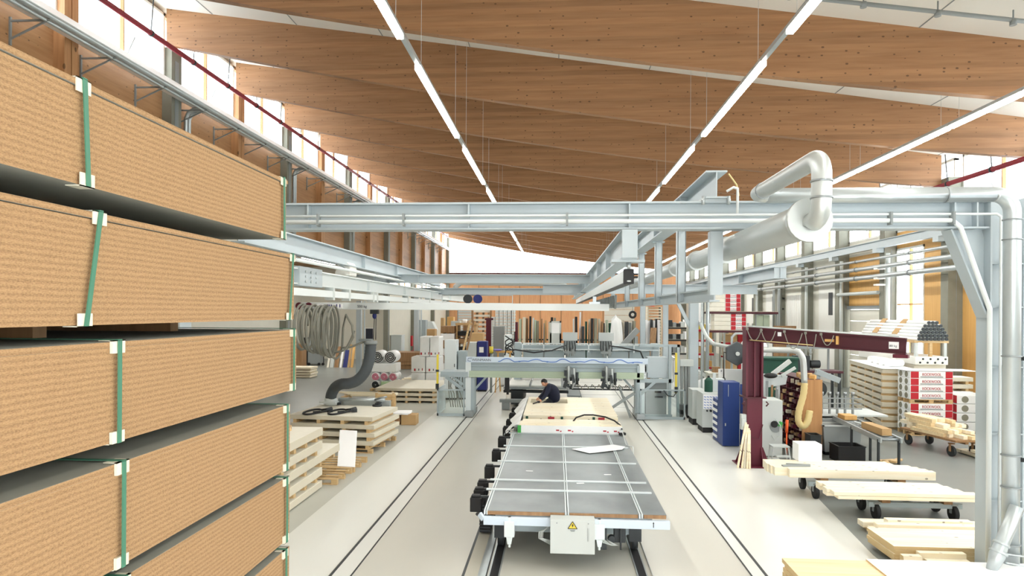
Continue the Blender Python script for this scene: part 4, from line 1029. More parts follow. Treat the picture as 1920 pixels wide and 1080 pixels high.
for x in (0.55, 1.95):
    hd_ = build('nailing_head', MB().box(x - 0.22, GY - 0.45, 1.55, x + 0.22, GY - 0.3, 1.9).box(x - 0.16, GY - 0.5, 1.35, x - 0.04, GY - 0.36, 1.98).box(x + 0.03, GY - 0.55, 1.25, x + 0.16, GY - 0.4, 1.7), ['mid_grey'], t, 0.012)
    build('nail_tube', MB().tube([(x - 0.1, GY - 0.55, 1.98), (x - 0.1, GY - 0.55, 1.5), (x - 0.02, GY - 0.5, 1.2)], 0.03, 8).tube([(x + 0.1, GY - 0.57, 1.9), (x + 0.12, GY - 0.57, 1.4), (x + 0.04, GY - 0.55, 1.15)], 0.025, 8), ['light_grey'], hd_)
    build('head_carriage', MB().box(x - 0.3, GY - 0.42, 1.42, x + 0.3, GY - 0.3, 1.52).box(x - 0.27, GY - 0.6, 1.62, x - 0.17, GY - 0.45, 1.82).cyl((x + 0.22, GY - 0.52, 1.3), (x + 0.22, GY - 0.52, 1.75), 0.05).obox((x - 0.22, GY - 0.5, 1.3), (0.12, 0.14, 0.26), (0, 0.3, 0)).obox((x + 0.08, GY - 0.6, 1.52), (0.1, 0.06, 0.3), (0, -0.2, 0)), ['dark_steel'], hd_)
    build('nail_foot', MB().cyl((x, GY - 0.48, 1.12), (x, GY - 0.48, 1.3), 0.07).obox((x - 0.12, GY - 0.46, 1.26), (0.16, 0.1, 0.12), (0, 0.5, 0)), ['dark_steel'], hd_)
build('hanging_sensor', MB().box(-1.95, GY - 0.25, 0.95, -1.78, GY - 0.1, 1.5).cyl((-1.84, GY - 0.18, 0.85), (-1.84, GY - 0.18, 0.97), 0.05), ['black'], t, 0.01)
build('catwalk_arm', MB().bar((2.35, GY - 0.3, 1.2), (2.75, GY - 0.5, 0.1), 0.07, 0.07).bar((2.05, GY - 0.5, 0.45), (2.9, GY - 0.4, 1.0), 0.09, 0.09), ['mid_grey'], t)
build('black_cable', MB().tube([(-2.0, GY + 0.3, 2.3), (-1.95, GY + 0.3, 2.5), (-1.6, GY + 0.4, 2.52), (-0.9, GY + 0.9, 2.38), (-0.2, GY + 1.8, 2.42), (0.4, GY + 2.6, 2.6)], 0.03, 6).tube([(2.2, GY + 2.6, 2.6), (2.6, GY + 1.6, 2.58), (3.2, GY + 0.4, 2.5), (3.35, GY + 0.2, 2.1)], 0.03, 6), ['black'], t)

build('hose_rail', MB().box(0.6, GY + 0.5, 0.98, 3.1, GY + 0.56, 1.04).box(0.6, GY + 0.5, 1.1, 3.1, GY + 0.53, 1.13), ['dark_steel'], t)
m = MB()
for k in range(9): m.tube([(0.8 + 0.26 * k, GY + 0.46, 1.1), (0.85 + 0.26 * k, GY + 0.42, 1.2), (0.95 + 0.26 * k, GY + 0.42, 1.12), (1.0 + 0.26 * k, GY + 0.46, 1.02)], 0.022, 6)
build('rail_hose', m, ['coil_grey'], t)
# second gantry behind
GB = 30.2
t = thing('gantry', 'second grey bridge machine standing behind the nailing gantry', 'machine', (0.8, GB, 0))
build('bridge_beam', MB().box(-1.6, GB - 0.2, 2.28, 4.3, GB + 0.3, 2.5), ['machine_grey'], t, 0.01)
m = MB()
for i in range(6): m.box(-1.5 + i * 0.95, GB - 0.1, 1.2, -0.6 + i * 0.95, GB, 2.26)
build('back_panel', m, ['machine_grey'], t, 0.015)
build('lower_rail', MB().box(-1.7, GB - 0.3, 1.1, 4.2, GB + 0.1, 1.22), ['mid_grey'], t)
for x in (-1.75, 4.4): build('leg', MB().box(x - 0.15, GB - 0.2, 0.05, x + 0.15, GB + 0.4, 2.6), ['machine_grey'], t, 0.01)
m = MB().box(-1.6, GB - 0.35, 2.55, 4.5, GB - 0.3, 2.6).box(-1.6, GB - 0.35, 2.3, 4.5, GB - 0.3, 2.34)
for x in (-1.55, -0.6, 0.3, 1.4, 2.4, 3.4): m.box(x, GB - 0.35, 2.2, x + 0.05, GB - 0.3, 2.6)
build('guard_rail', m, ['machine_white'], t)
for x in (0.6, 2.2):
    cbx = build('control_box', MB().box(x - 0.33, GB - 0.4, 2.72, x + 0.33, GB - 0.1, 3.08), ['light_grey'], t, 0.01)
    hd_ = build('tool_head', MB().box(x - 0.28, GB - 0.45, 2.32, x + 0.25, GB - 0.25, 2.72).cyl((x - 0.1, GB - 0.5, 2.0), (x - 0.1, GB - 0.5, 2.5), 0.08).cyl((x + 0.12, GB - 0.5, 2.05), (x + 0.12, GB - 0.5, 2.4), 0.09).obox((x, GB - 0.5, 2.2), (0.5, 0.15, 0.12)), ['mid_grey'], t, 0.015)
    m = MB()
    for k in range(5): m.tube([(x - 0.25 + 0.11 * k, GB - 0.52, 2.7), (x - 0.28 + 0.13 * k, GB - 0.6, 2.4 + 0.03 * (k % 2)), (x - 0.2 + 0.1 * k, GB - 0.5, 2.15)], 0.022, 6)
    build('tool_hose', m, ['dark_steel'], hd_)
# table beyond the gantry
t = thing('assembly_table', 'low grey table with white panels beyond the gantry', 'table', (-1.0, 29, 0))
build('table_top', MB().box(-2.2, 27.6, 0.78, 0.4, 31.5, 0.86), ['table_grey'], t)
build('under_frame', MB().box(-1.9, 27.9, 0.1, -1.4, 31, 0.78).box(-0.4, 27.9, 0.1, 0.1, 31, 0.78).box(-2.2, 27.7, 0.62, 0.5, 28.0, 0.72), ['dark_steel'], t)
m = MB().box(0.45, 27.5, 0.5, 1.0, 31, 0.56).box(0.2, 27.2, 0.35, 1.0, 27.6, 0.45).box(-2.3, 27.0, 0.3, 0.2, 27.3, 0.42).box(-2.2, 26.9, 0.03, -1.9, 27.2, 0.3)
build('side_conveyor', m, ['mid_grey'], t)
for i, (xa, xb) in enumerate(((-2.05, -1.15), (-1.05, 0.2))):
    solo('white_board', MB().box(xa, 27.8, 0.87, xb, 31.2, 0.93), ['white_panel'], ('narrow white board on the far low table', 'wide white board on the far low table')[i], 'board', bevel=0.005)
# ================================================================ board packs, pallets and lifter on the taller side
def pal(name, lx, ly, h, label, cat='pallet', group=None, m='pallet_wood', loc=(0, 0, 0)):
    t = thing(name, label, cat, loc, group)
    x0, y0, z0 = loc[0] - lx / 2, loc[1] - ly / 2, loc[2]
    d = MB()
    for i in range(5):
        yy = y0 + (ly - 0.1) * i / 4; d.box(x0, yy, z0 + h - 0.022, x0 + lx, yy + 0.1, z0 + h)
    build('deck_board', d, [m], t)
    for i in range(3):
        yy = y0 + (ly - 0.1) * i / 2
        build('skid', MB().box(x0, yy, z0, x0 + lx, yy + 0.1, z0 + 0.022).box(x0, yy, z0 + 0.022, x0 + 0.14, yy + 0.1, z0 + h - 0.022).box(x0 + lx / 2 - 0.07, yy, z0 + 0.022, x0 + lx / 2 + 0.07, yy + 0.1, z0 + h - 0.022).box(x0 + lx - 0.14, yy, z0 + 0.022, x0 + lx, yy + 0.1, z0 + h - 0.022), [m], t)
    return t
def bpack(lx, ly, th, bh, label, group=None, nb=4, m='gypsum', me='gypsum_edge', loc=(0, 0, 0)):
    """a pack of panels on its bearers; loc is the middle of its underside"""
    t = thing('panel_pack', label, 'board pack', loc, group)
    x0, y0, z0 = loc[0] - lx / 2, loc[1] - ly / 2, loc[2]
    build('boards', MB().box(x0, y0, z0 + bh, x0 + lx, y0 + ly, z0 + bh + th, 1, 0), [m, me], t, 0.004)
    for i in range(nb):
        xx = x0 + 0.12 + (lx - 0.36) * i / (nb - 1)
        build('bearer', MB().box(xx, y0 + 0.02, z0, xx + 0.1, y0 + ly - 0.02, z0 + bh - 0.002), ['pallet_wood'], t)
    return t
g = 'panel packs by the vacuum lifter'
base = pal('pallet', 2.4, 2.0, 0.12, 'low wooden pallet under the panel packs below the vacuum lifter', 'pallet', None)
base.location = (-6.22, 19.45, 0.0); base.rotation_euler = (0, 0, -0.1)
p0 = bpack(2.5, 2.1, 0.12, 0.106, 'lowest panel pack of the stack below the vacuum lifter', g)
p0.location = (-6.22, 19.45, 0.12); p0.rotation_euler = (0, 0, -0.1)
for i, dx in ((1, 0.03), (2, 0.02), (3, -0.03)):
    dup(p0, (-6.22 + dx, 19.45, 0.12 + 0.227 * i), -0.1, ('', 'second panel pack from below in the stack under the vacuum lifter', 'third panel pack from below in the stack under the vacuum lifter', 'topmost panel pack under the vacuum lifter, carrying black hose loops')[i], g)
ztop = 0.12 + 0.227 * 4
# near stack beside the chipboard
for i, (yf, z0, th, bh) in enumerate(((14.7, 0.0, 0.14, 0.03), (14.7, 0.171, 0.17, 0.128), (15.9, 0.47, 0.17, 0.128), (14.7, 0.769, 0.17, 0.128), (14.72, 1.068, 0.17, 0.128))):
    t = thing('panel_pack', 'long panel pack beside the chipboard stack, %s from the floor' % ORD[i], 'board pack', (-6.05, 13.4, z0), 'panel packs beside the chipboard stack')
    build('boards', MB().box(-6.85, 11.9, z0 + bh, -5.25, yf, z0 + bh + th, 1, 0), ['gypsum', 'gypsum_edge'], t, 0.004)
    for k in range(5):
        yy = 12.0 + k * (yf - 12.25) / 4
        build('bearer', MB().box(-6.8, yy, z0, -5.32, yy + 0.12, z0 + bh - 0.002), ['pallet_wood'], t)
for i, (y, xr) in enumerate(((15.55, -5.0), (16.75, -4.97))):
    pal('pallet', 1.1, 1.16, 0.138, ('empty wooden pallet on the floor behind the near panel packs', 'empty wooden pallet carrying the leaning white panel')[i], 'pallet', None, loc=(xr - 0.55, y, 0))
b0, b1, t0, t1 = (Vector(FZ(632, 874, 0.141)), Vector(FZ(665, 876, 0.141)), Vector(FZ(637, 806, 0.78)), Vector(FZ(669, 808, 0.78)))
th_ = Vector((0, 0.025, 0))
mb = MB().hexa([tuple(q) for q in (b0, b1, b1 + th_, b0 + th_, t0, t1, t1 + th_, t0 + th_)])
solo('white_panel_strip', mb, ['paper_white'], 'narrow bright white panel leaning against the panel packs', 'panel')
for i, (x, y, z, L) in enumerate(((-6.2, 13.2, 1.366, 0.4), (-6.0, 14.1, 1.366, 0.45))):
    solo('offcut', MB().box(x - L / 2, y, z, x + L / 2, y + 0.14, z + 0.12), ['pallet_wood'], ('short wood block on the near panel packs, nearer one', 'short wood block on the near panel packs, farther one')[i], 'wood block')
# black suction hoses on top
for i, (cx, w) in enumerate(((587, 1), (633, 1))):
    c = Vector(FZ(cx, 772, ztop + 0.03))
    pts = [tuple(c + Vector((0.2 * math.cos(a) - 0.02, 0.5 * math.sin(a), 0.0))) for a in [0.9 + 4.9 * k / 22 for k in range(23)]]
    pts = [tuple(c + Vector((0.3, 0.42, 0.03)))] + pts + [tuple(c + Vector((0.32, -0.05, 0.02))), tuple(c + Vector((0.5, 0.15, 0.03)))]
    t = thing('suction_hose', ('black looped suction hose on the topmost panel pack, nearer the chipboard', 'black looped suction hose on the topmost panel pack, nearer the hall middle')[i], 'hose', tuple(c))
    build('hose', MB().tube(pts, 0.028, 8), ['black'], t)
    build('fitting', MB().cyl(tuple(c + Vector((0.28, 0.2, 0.02))), tuple(c + Vector((0.42, 0.38, 0.05))), 0.05).obox(tuple(c + Vector((0.45, 0.12, 0.03))), (0.16, 0.1, 0.1), (0, 0, 0.4)).obox(tuple(c + Vector((0.1, 0.0, 0.0))), (0.2, 0.05, 0.05), (0, 0, 0.5)), ['dark_steel'], t)
# vacuum lifter
yl = 20.0
t = thing('vacuum_lifter', 'hanging vacuum tube lifter with a thick dark grey tube and blue chain hook', 'lifter', FY(620, 752, 20.6))
pts = [FY(*p) for p in ((695, 645, yl), (693, 668, yl), (688, 688, yl), (680, 703, yl), (668, 714, yl), (654, 719, yl), (640, 720, yl), (629, 726, 20.2), (622, 737, 20.3), (620, 746, 20.4))]
def smooth(p, n=4):
    P = [Vector(q) for q in p]; out = []
    for i in range(len(P) - 1):
        a, b, c, d = P[max(i - 1, 0)], P[i], P[i + 1], P[min(i + 2, len(P) - 1)]
        for k in range(n):
            u = k / n
            out.append(tuple(0.5 * ((2 * b) + (c - a) * u + (2 * a - 5 * b + 4 * c - d) * u * u + (3 * b - a - 3 * c + d) * u ** 3)))
    return out + [tuple(P[-1])]
sp = smooth(pts, 8)
build('lift_tube', MB().tube(sp, 0.17, 20, True, 0, [0.165 + (0.006 if i % 2 else 0) for i in range(len(sp))]), ['hose_grey'], t)
c = Vector(FY(695, 643, yl))
build('tube_cap', MB().cyl(tuple(c - Vector((0, 0, .04))), tuple(c + Vector((0, 0, .06))), 0.2, n=20).box(c.x - 0.35, yl - 0.1, c.z + 0.05, c.x + 0.05, yl + 0.1, c.z + 0.12), ['mid_grey'], t)
h = Vector(FY(702, 592, yl))
build('hook_block', MB().ell(tuple(h), (0.07, 0.05, 0.1)), ['navy_blue'], t)
build('chain', MB().tube([tuple(h), (h.x, yl, 4.03)], 0.014, 6).tube([tuple(h), (h.x - 0.03, yl, c.z + 0.1)], 0.012, 6).tube([(h.x + 0.05, yl, h.z), (h.x + 0.04, yl, c.z + 0.1)], 0.012, 6).box(h.x - 0.12, yl - 0.08, 3.9, h.x + 0.12, yl + 0.08, 4.03), ['dark_steel'], t)
e = Vector(FY(620, 752, 20.4))
build('tube_foot', MB().cyl(tuple(e - Vector((0, 0, .12))), tuple(e + Vector((0, 0, .1))), 0.19, n=20).box(e.x - 0.3, 20.2, e.z - 0.05, e.x + 0.2, 20.6, e.z + 0.0), ['light_grey'], t)
build('strap_label', MB().obox((e.x + 0.03, 20.2, e.z + 0.22), (0.14, 0.01, 0.03)), ['paper_white'], t)
x1 = FY(722, 750, 20.6)[0]
build('suction_beam', MB().cyl((e.x + 0.2, 20.55, e.z + 0.04), (x1, 20.55, e.z + 0.04), 0.06).box(e.x - 0.25, 20.75, e.z - 0.26, x1 + 0.1, 20.95, e.z - 0.02), ['galv'], t)
build('suction_pad', MB().cyl((e.x + 0.1, 20.6, 1.025), (e.x + 0.1, 20.6, 1.08), 0.15).cyl((x1 - 0.2, 20.4, 1.025), (x1 - 0.2, 20.4, 1.08), 0.15).box(x1 - 0.25, 20.3, 1.08, x1 - 0.15, 20.9, 1.14).box(e.x + 0.05, 20.5, 1.08, e.x + 0.15, 20.9, 1.14), ['dark_steel'], t)
build('handle_bar', MB().tube([(x1 - 0.3, 20.5, e.z + 0.05), (x1 - 0.1, 20.4, e.z + 0.12), (x1 + 0.1, 20.4, e.z + 0.16)], 0.03, 8), ['steel'], t)
# coiled vacuum hose hung along the girder
n = 15; pts = []
a0, a1 = Vector(FY(562, 612, 19.4)), Vector(FY(628, 614, 19.4))
for k in range(n * 26 + 1):
    a = 2 * PI * k / 26; f = k / (n * 26)
    rr = 0.64 + 0.035 * math.sin(f * 21)
    pts.append((a0.x + (a1.x - a0.x) * f + 0.05 * math.sin(f * 40), 19.4 + rr * 0.95 * math.cos(a), a0.z - 0.06 * f + rr * math.sin(a) - (0.22 * f if math.sin(a) < -0.4 else 0)))
pts += [FY(634, 600, 19.0), FY(648, 590, 19.2), FY(660, 610, 19.5), FY(662, 632, 19.7), FY(650, 655, 19.8), FY(632, 656, 19.8), FY(624, 645, 19.9)][1:5] + smooth([FY(640, 652, 19.8), FY(655, 651, 19.8), FY(672, 645, 19.9), FY(688, 638, 20.0)], 4)
solo('coiled_hose', MB().tube(pts, 0.034, 7), ['coil_grey'], 'big grey coil of vacuum hose hanging under the marked girder', 'hose')
pts = smooth([FY(598, 648, 19.6), FY(604, 660, 19.6), FY(614, 656, 19.7), FY(628, 660, 19.7), FY(645, 656, 19.7), FY(656, 640, 19.7), FY(664, 620, 19.7)], 4)
solo('drooping_hose', MB().tube(pts, 0.034, 7), ['coil_grey'], 'loose grey hose bight drooping below the coil', 'hose')
# battens and boxes behind the lifter
for i in range(5):
    solo('timber_batten', MB().obox((-7.9 + 0.1 * i, 27.6 - 0.18 * i, 0.53 + 0.03 * (i % 2)), (2.6 - 0.2 * i, 0.12, 0.07), (0, 0, 0.05 * (i - 2))), ['spruce_x'], 'loose batten on the trestle behind the lifter head, %s from the front' % ORD[4 - i], 'batten')
t = thing('trestle', 'low wooden trestle under loose battens behind the lifter head', 'trestle', (-7.7, 27.3, 0))
for x in (-8.7, -6.8):
    build('leg', MB().box(x - 0.05, 26.7, 0, x + 0.05, 26.8, 0.4).box(x - 0.05, 27.7, 0, x + 0.05, 27.8, 0.4), ['pallet_wood'], t)
    build('cross_bar', MB().box(x - 0.06, 26.6, 0.4, x + 0.06, 27.9, 0.48), ['pallet_wood'], t)
x, y, _ = FZ(757, 797)
solo('cardboard_box', MB().box(x - 0.1, y, 0, x + 0.42, y + 0.5, 0.36), ['cardboard'], 'brown cardboard box on the floor right of the panel packs', 'box', bevel=0.01)
solo('cardboard_box', MB().box(x - 0.75, y + 0.02, 0, x - 0.14, y + 0.5, 0.34), ['brown_board'], 'darker brown box beside the cardboard box and under white sheets', 'box', bevel=0.01)
for i in range(3):
    solo('white_sheet', MB().obox((x - 0.35 + 0.1 * i, y + 0.3, 0.375 + 0.02 * i), (1.0 - 0.15 * i, 0.7, 0.016), (0, 0, 0.08 * i)), ['paper_white'], 'white sheet lying on the brown boxes, %s from below' % ORD[i], 'sheet')
solo('crate_side', MB().box(-6.55, 23.9, 0, -5.85, 23.98, 0.95).box(-6.57, 23.86, 0, -6.5, 24.0, 1.0).box(-5.95, 23.86, 0, -5.88, 24.0, 1.0), ['pallet_wood'], 'upright wooden crate side behind the white sheets', 'crate')
for i in range(3):
    bpack(2.75, 3.6, 0.12, 0.09, 'pale panel pack behind the gantry fence, %s from the floor' % ORD[i], 'pale packs behind the lifter', 5, loc=(-6.5, 30.4, 0.21 * i))
# white wrapped packs and insulation rolls
wi = 0
for (cx, z0, w, h) in ((-6.92, 0.12, 0.7, 0.78), (-6.18, 0.12, 0.7, 0.78), (-6.92, 0.91, 0.7, 0.8), (-6.18, 0.91, 0.7, 0.8), (-6.6, 1.72, 0.48, 1.0), (-6.09, 1.72, 0.48, 1.0)):
    t = thing('wrapped_pack', 'white film wrapped pack behind the panel packs, %s row, %s' % (('bottom', 'bottom', 'middle', 'middle', 'top', 'top')[wi], ('nearer the tall windows', 'nearer the gantry')[wi % 2]), 'wrapped pack', (cx, 33.5, z0), 'white wrapped packs')
    build('wrapping', MB().box(cx - w / 2, 33, z0, cx + w / 2, 34.2, z0 + h), ['film'], t, 0.05)
    build('red_print', MB().box(cx - 0.2, 32.99, z0 + 0.08, cx - 0.12, 33.0, z0 + 0.2).box(cx + 0.2, 32.99, z0 + 0.1, cx + 0.24, 33.0, z0 + 0.22), ['text_red'], t)
    build('dark_print', MB().box(cx + 0.02, 32.99, z0 + 0.1, cx + 0.06, 33.0, z0 + 0.2), ['text_dark'], t)
    wi += 1
pal('pallet', 1.6, 1.3, 0.12, 'pallet under the white wrapped packs', loc=(-6.5, 33.6, 0))
pal('pallet', 1.4, 1.2, 0.12, 'pallet under the insulation rolls with pink ends', loc=(-8.55, 33.2, 0))
def roll(x, z, r, label, pink):
    t = thing('insulation_roll', label, 'roll', (x, 33.2, z - r), 'insulation rolls')
    build('sleeve', MB().cyl((x, 32.7, z), (x, 33.7, z), r, n=22), ['film'], t)
    sp = [(x + (0.03 + (r - 0.05) * k / 60) * math.cos(k * 0.32), 32.69, z + (0.03 + (r - 0.05) * k / 60) * math.sin(k * 0.32)) for k in range(60)]
    build('spiral_end', MB().tube(sp, 0.028, 6), ['pink' if pink else 'dark_steel'], t)
for i in range(3): roll(-9.0 + 0.44 * i, 0.12 + 0.2, 0.2, 'insulation roll with a dark spiral end, bottom row, %s from the tall windows' % ORD[i], False)
for i in range(3): roll(-9.0 + 0.44 * i, 0.52 + 0.2, 0.2, 'insulation roll with a pink spiral end, middle row, %s from the tall windows' % ORD[i], True)
solo('wrapped_pack', MB().box(-9.2, 32.7, 0.94, -7.95, 33.7, 1.38), ['film'], 'flat white wrapped pack between the two sizes of rolls', 'wrapped pack', bevel=0.04)
for i in range(2): roll(-8.9 + 0.64 * i, 1.39 + 0.31, 0.3, 'thick insulation roll with a dark spiral end on top, %s from the tall windows' % ORD[i], False)
solo('foil_bundle', MB().obox((-8.2, 32.4, 0.25), (0.8, 0.4, 0.5), (0, 0, 0.4)).obox((-7.7, 32.3, 0.15), (0.4, 0.4, 0.3), (0, 0, 1.0)), ['green_tint'], 'greenish crumpled foil bundle beside the insulation rolls', 'foil')
for i in range(5):
    solo('plank', MB().obox((-7.6 + 0.1 * (i % 3), 36 + 0.12 * i, 0.03 + 0.062 * i), (1.8, 0.5, 0.06), (0, 0, 0.15 * (i - 2))), ['spruce_x'], 'loose yellowish board heaped behind the white packs, %s from below' % ORD[i], 'board')
solo('board_bench', MB().box(-11.4, 45, 0.02, -9.4, 46.6, 0.3).box(-11.5, 44.9, 0.32, -9.3, 46.7, 0.5).box(-11.5, 44.9, 0.52, -9.3, 46.7, 1.15), ['brown_board'], 'dull grey-brown board pile behind the steel column', 'board pile')
# in the aisle
for i in range(4):
    solo('panel_bundle', MB().box(-15.8, 38.4, 0.02 + 0.16 * i, -14.5 + 0.05 * (i % 2), 39.6, 0.14 + 0.16 * i), ['spruce_x'], 'flat pale board bundle beside the chipboard edge, %s from the floor' % ORD[i], 'board')
x, y, _ = FZ(556, 690)
solo('wood_crate', MB().box(x - 0.6, y, 0, x + 0.35, y + 0.9, 1.65).box(x - 0.62, y - 0.02, 1.55, x + 0.37, y, 1.67).box(x - 0.62, y - 0.02, 0, x + 0.37, y, 0.12), ['brown_board'], 'tall brown wooden crate in the aisle behind the chipboard', 'crate')
x, y, _ = FZ(588, 685)
t = thing('tool_cabinet', 'grey steel cabinet with black side on small castors in the aisle', 'cabinet', (x, y, 0))
build('body', MB().box(x - 0.45, y, 0.1, x + 0.5, y + 0.8, 2.0), ['mid_grey'], t, 0.02)
build('dark_side', MB().box(x - 0.9, y + 0.05, 0.05, x - 0.46, y + 0.8, 2.0), ['black'], t, 0.02)
build('handle', MB().box(x + 0.45, y - 0.15, 1.2, x + 0.75, y - 0.1, 1.25).box(x + 0.75, y - 0.15, 0.2, x + 0.8, y - 0.1, 1.25), ['dark_steel'], t)
for dx in (-0.35, 0.4, 0.7): build('castor', MB().cyl((x + dx, y - 0.08, 0.1), (x + dx, y, 0.1), 0.1), ['rubber'], t)
for i, (px, wpx, m, hh) in enumerate(((621, 7, 'light_grey', 1.5), (630, 8, 'brown_board', 1.45), (638, 4, 'paper_white', 1.4), (646, 8, 'navy_blue', 1.2), (653, 4, 'cardboard', 1.6), (659, 5, 'orange_board', 1.55), (614, 4, 'gypsum', 1.2))):
    x, y, _ = FZ(px, 689); w = wpx / 1250 * y
    mb = MB().hexa([(x - w / 2, y, 0), (x + w / 2, y, 0), (x + w / 2, y + 0.05, 0), (x - w / 2, y + 0.05, 0), (x - w / 2 + 0.06, y + 0.4, hh), (x + w / 2 + 0.06, y + 0.4, hh), (x + w / 2 + 0.06, y + 0.45, hh), (x - w / 2 + 0.06, y + 0.45, hh)])
    solo('leaning_board', mb, [m], ('grey board leaning in the aisle, next to the brown one', 'dark brown board leaning in the aisle', 'narrow bright white board leaning in the aisle', 'dark blue board leaning in the aisle', 'thin tan board leaning in the aisle', 'orange board leaning in the aisle beside the steel column', 'pale narrow board leaning in the aisle next to the cabinet')[i], 'board')
t = thing('notice_board', 'framed dark picture on the cream aisle wall', 'picture', (-15.4, 53.9, 1.7))
build('frame', MB().box(-15.75, 53.93, 1.6, -15.0, 53.99, 2.6), ['white_panel'], t)
build('picture', MB().box(-15.68, 53.92, 1.68, -15.07, 53.93, 2.52), ['screen'], t)
solo('machine_cabinet', MB().box(-13.9, 55.2, 0, -13.0, 56.4, 1.9).box(-13.95, 55.15, 1.9, -12.95, 56.45, 1.96), ['machine_white'], 'pale green-white machine cabinet beside the cream doors', 'cabinet', bevel=0.02)
solo('hand_truck', MB().box(-12.85, 58, 0.9, -12.7, 58.4, 1.8).box(-12.8, 57.9, 0, -12.2, 58.5, 0.5).box(-12.6, 58, 0.5, -12.3, 58.4, 0.9), ['red'], 'red hand truck beside the pale machine cabinet', 'truck')
t = thing('grinding_machine', 'grey-green machine standing between the far columns', 'machine', (-12.3, 63.5, 0))
build('body', MB().box(-12.8, 63, 0, -11.6, 64.2, 2.2), ['machine_grey'], t, 0.04)
build('hood', MB().prism([(-12.9, 2.2), (-11.5, 2.2), (-11.9, 3.0), (-12.7, 3.0)], 'y', 63, 64.2), ['machine_white'], t)
# cabinets behind the gantry
def cab(name, x0, x1, y, h, m, label, d=0.7, base=None):
    t = thing(name, label, 'cabinet', ((x0 + x1) / 2, y, 0))
    build('body', MB().box(x0, y, 0.08, x1, y + d, h), [m], t, 0.015)
    build('plinth', MB().box(x0 + 0.03, y + 0.03, 0, x1 - 0.03, y + d, 0.08), ['black'], t)
    build('door_panel', MB().box(x0 + 0.03, y - 0.012, 0.12, x1 - 0.03, y, h - 0.05), [m], t, 0.006)
    build('handle', MB().box(x1 - 0.1, y - 0.03, h * 0.55, x1 - 0.07, y - 0.012, h * 0.55 + 0.14), ['dark_steel'], t)
    return t
cab('control_cabinet', -5.05, -4.5, 29.8, 2.7, 'machine_white', 'tall pale control cabinet behind the left gantry platform')
cab('control_cabinet', -4.45, -4.1, 29.9, 2.2, 'machine_grey', 'slim grey control cabinet behind the gantry platform')
cab('control_cabinet', -4.5, -3.98, 33.0, 2.45, 'light_grey', 'light grey cabinet next to the dark blue one')
t = cab('tool_cabinet', -3.95, -3.46, 33.0, 2.5, 'navy_blue', 'dark blue cabinet with a white poster above the gantry beam')
build('poster', MB().box(-3.84, 32.97, 1.95, -3.62, 32.98, 2.22), ['paper_white'], t)
for i, (xa, ya, za, xb, yb, zb) in enumerate(((-4.6, 31.2, 1.2, -4.1, 31.6, 3.6), (-4.45, 31.25, 1.0, -3.95, 31.65, 3.55))):
    solo('long_batten', MB().bar((xa - 0.25, ya - 0.2, 0.02), (xb, yb, zb), 0.09, 0.06), ['brown_board' if i else 'pallet_wood'], ('pale batten leaning behind the gantry cabinets', 'brown batten leaning behind the gantry cabinets')[i], 'batten')
solo('yellow_can', MB().cyl((-3.2, 32.6, 1.95), (-3.2, 32.6, 2.28), 0.1, mc=1).cyl((-3.2, 32.6, 0), (-3.2, 32.6, 1.95), 0.06, m=1), ['yellow', 'mid_grey'], 'yellow-green can on a stand beside the dark blue cabinet', 'can')
t = thing('sawhorse', 'orange-brown sawhorse with violet cloth beside the blue cabinet', 'sawhorse', (-2.6, 33, 0))
build('top_bar', MB().box(-3.0, 32.95, 1.95, -2.2, 33.05, 2.05), ['orange_board'], t)
for x in (-2.9, -2.3):
    build('leg', MB().bar((x - 0.1, 32.7, 0), (x, 33, 2.0), 0.06, 0.06), ['orange_board'], t); build('leg', MB().bar((x + 0.1, 33.3, 0), (x, 33, 2.0), 0.06, 0.06), ['orange_board'], t)
solo('violet_cloth', MB().ell((-2.95, 32.95, 2.09), (0.25, 0.14, 0.05)), ['violet'], 'violet cloth on the orange-brown sawhorse', 'cloth')
# ================================================================ the lower-window side: jib crane, machines, pallets
t = thing('jib_crane', 'dark maroon pillar jib crane with a long brown-red arm', 'crane', (5.18, 17.95, 0))
cx, cy = 5.16, 17.95
c0 = build('column_foot', MB().box(cx - 0.2, cy - 0.2, 0.02, cx + 0.2, cy + 0.2, 1.78).box(cx - 0.42, cy - 0.42, 0, cx + 0.42, cy + 0.42, 0.03), ['maroon'], t, 0.012)
m = MB()
for sx, sy in ((1, 0), (-1, 0), (0, 1), (0, -1)):
    for o in (-0.17, 0.17):
        a = Vector((sx, sy, 0)); b = Vector((-sy, sx, 0)); p = Vector((cx, cy, 0)) + b * o + a * 0.2
        m.hexa([tuple(p - b * .01 + Vector((0, 0, .03))), tuple(p + a * 0.2 - b * .01 + Vector((0, 0, .03))), tuple(p + a * 0.2 + b * .01 + Vector((0, 0, .03))), tuple(p + b * .01 + Vector((0, 0, .03))), tuple(p - b * .01 + Vector((0, 0, .5))), tuple(p + a * 0.02 - b * .01 + Vector((0, 0, .5))), tuple(p + a * 0.02 + b * .01 + Vector((0, 0, .5))), tuple(p + b * .01 + Vector((0, 0, .5)))])
build('base_gusset', m, ['maroon'], t)
build('column', MB().hcol(cx, cy, 1.78, 3.62, 0.44, 0.36, 0.05, 0.03).box(cx - 0.02, cy - 0.18, 1.78, cx + 0.02, cy - 0.12, 3.6), ['maroon'], t)
build('collar', MB().box(cx - 0.28, cy - 0.27, 1.78, cx + 0.28, cy + 0.27, 1.81).tube([(cx - 0.27, cy - 0.25, 1.7), (cx - 0.33, cy - 0.25, 1.64), (cx - 0.27, cy - 0.25, 1.58)], 0.018, 6).tube([(cx + 0.27, cy - 0.25, 1.7), (cx + 0.33, cy - 0.25, 1.64), (cx + 0.27, cy - 0.25, 1.58)], 0.018, 6), ['maroon_dark'], t)
A0, A1 = Vector((4.95, 17.6, 3.45)), Vector((7.85, 15.55, 3.27))
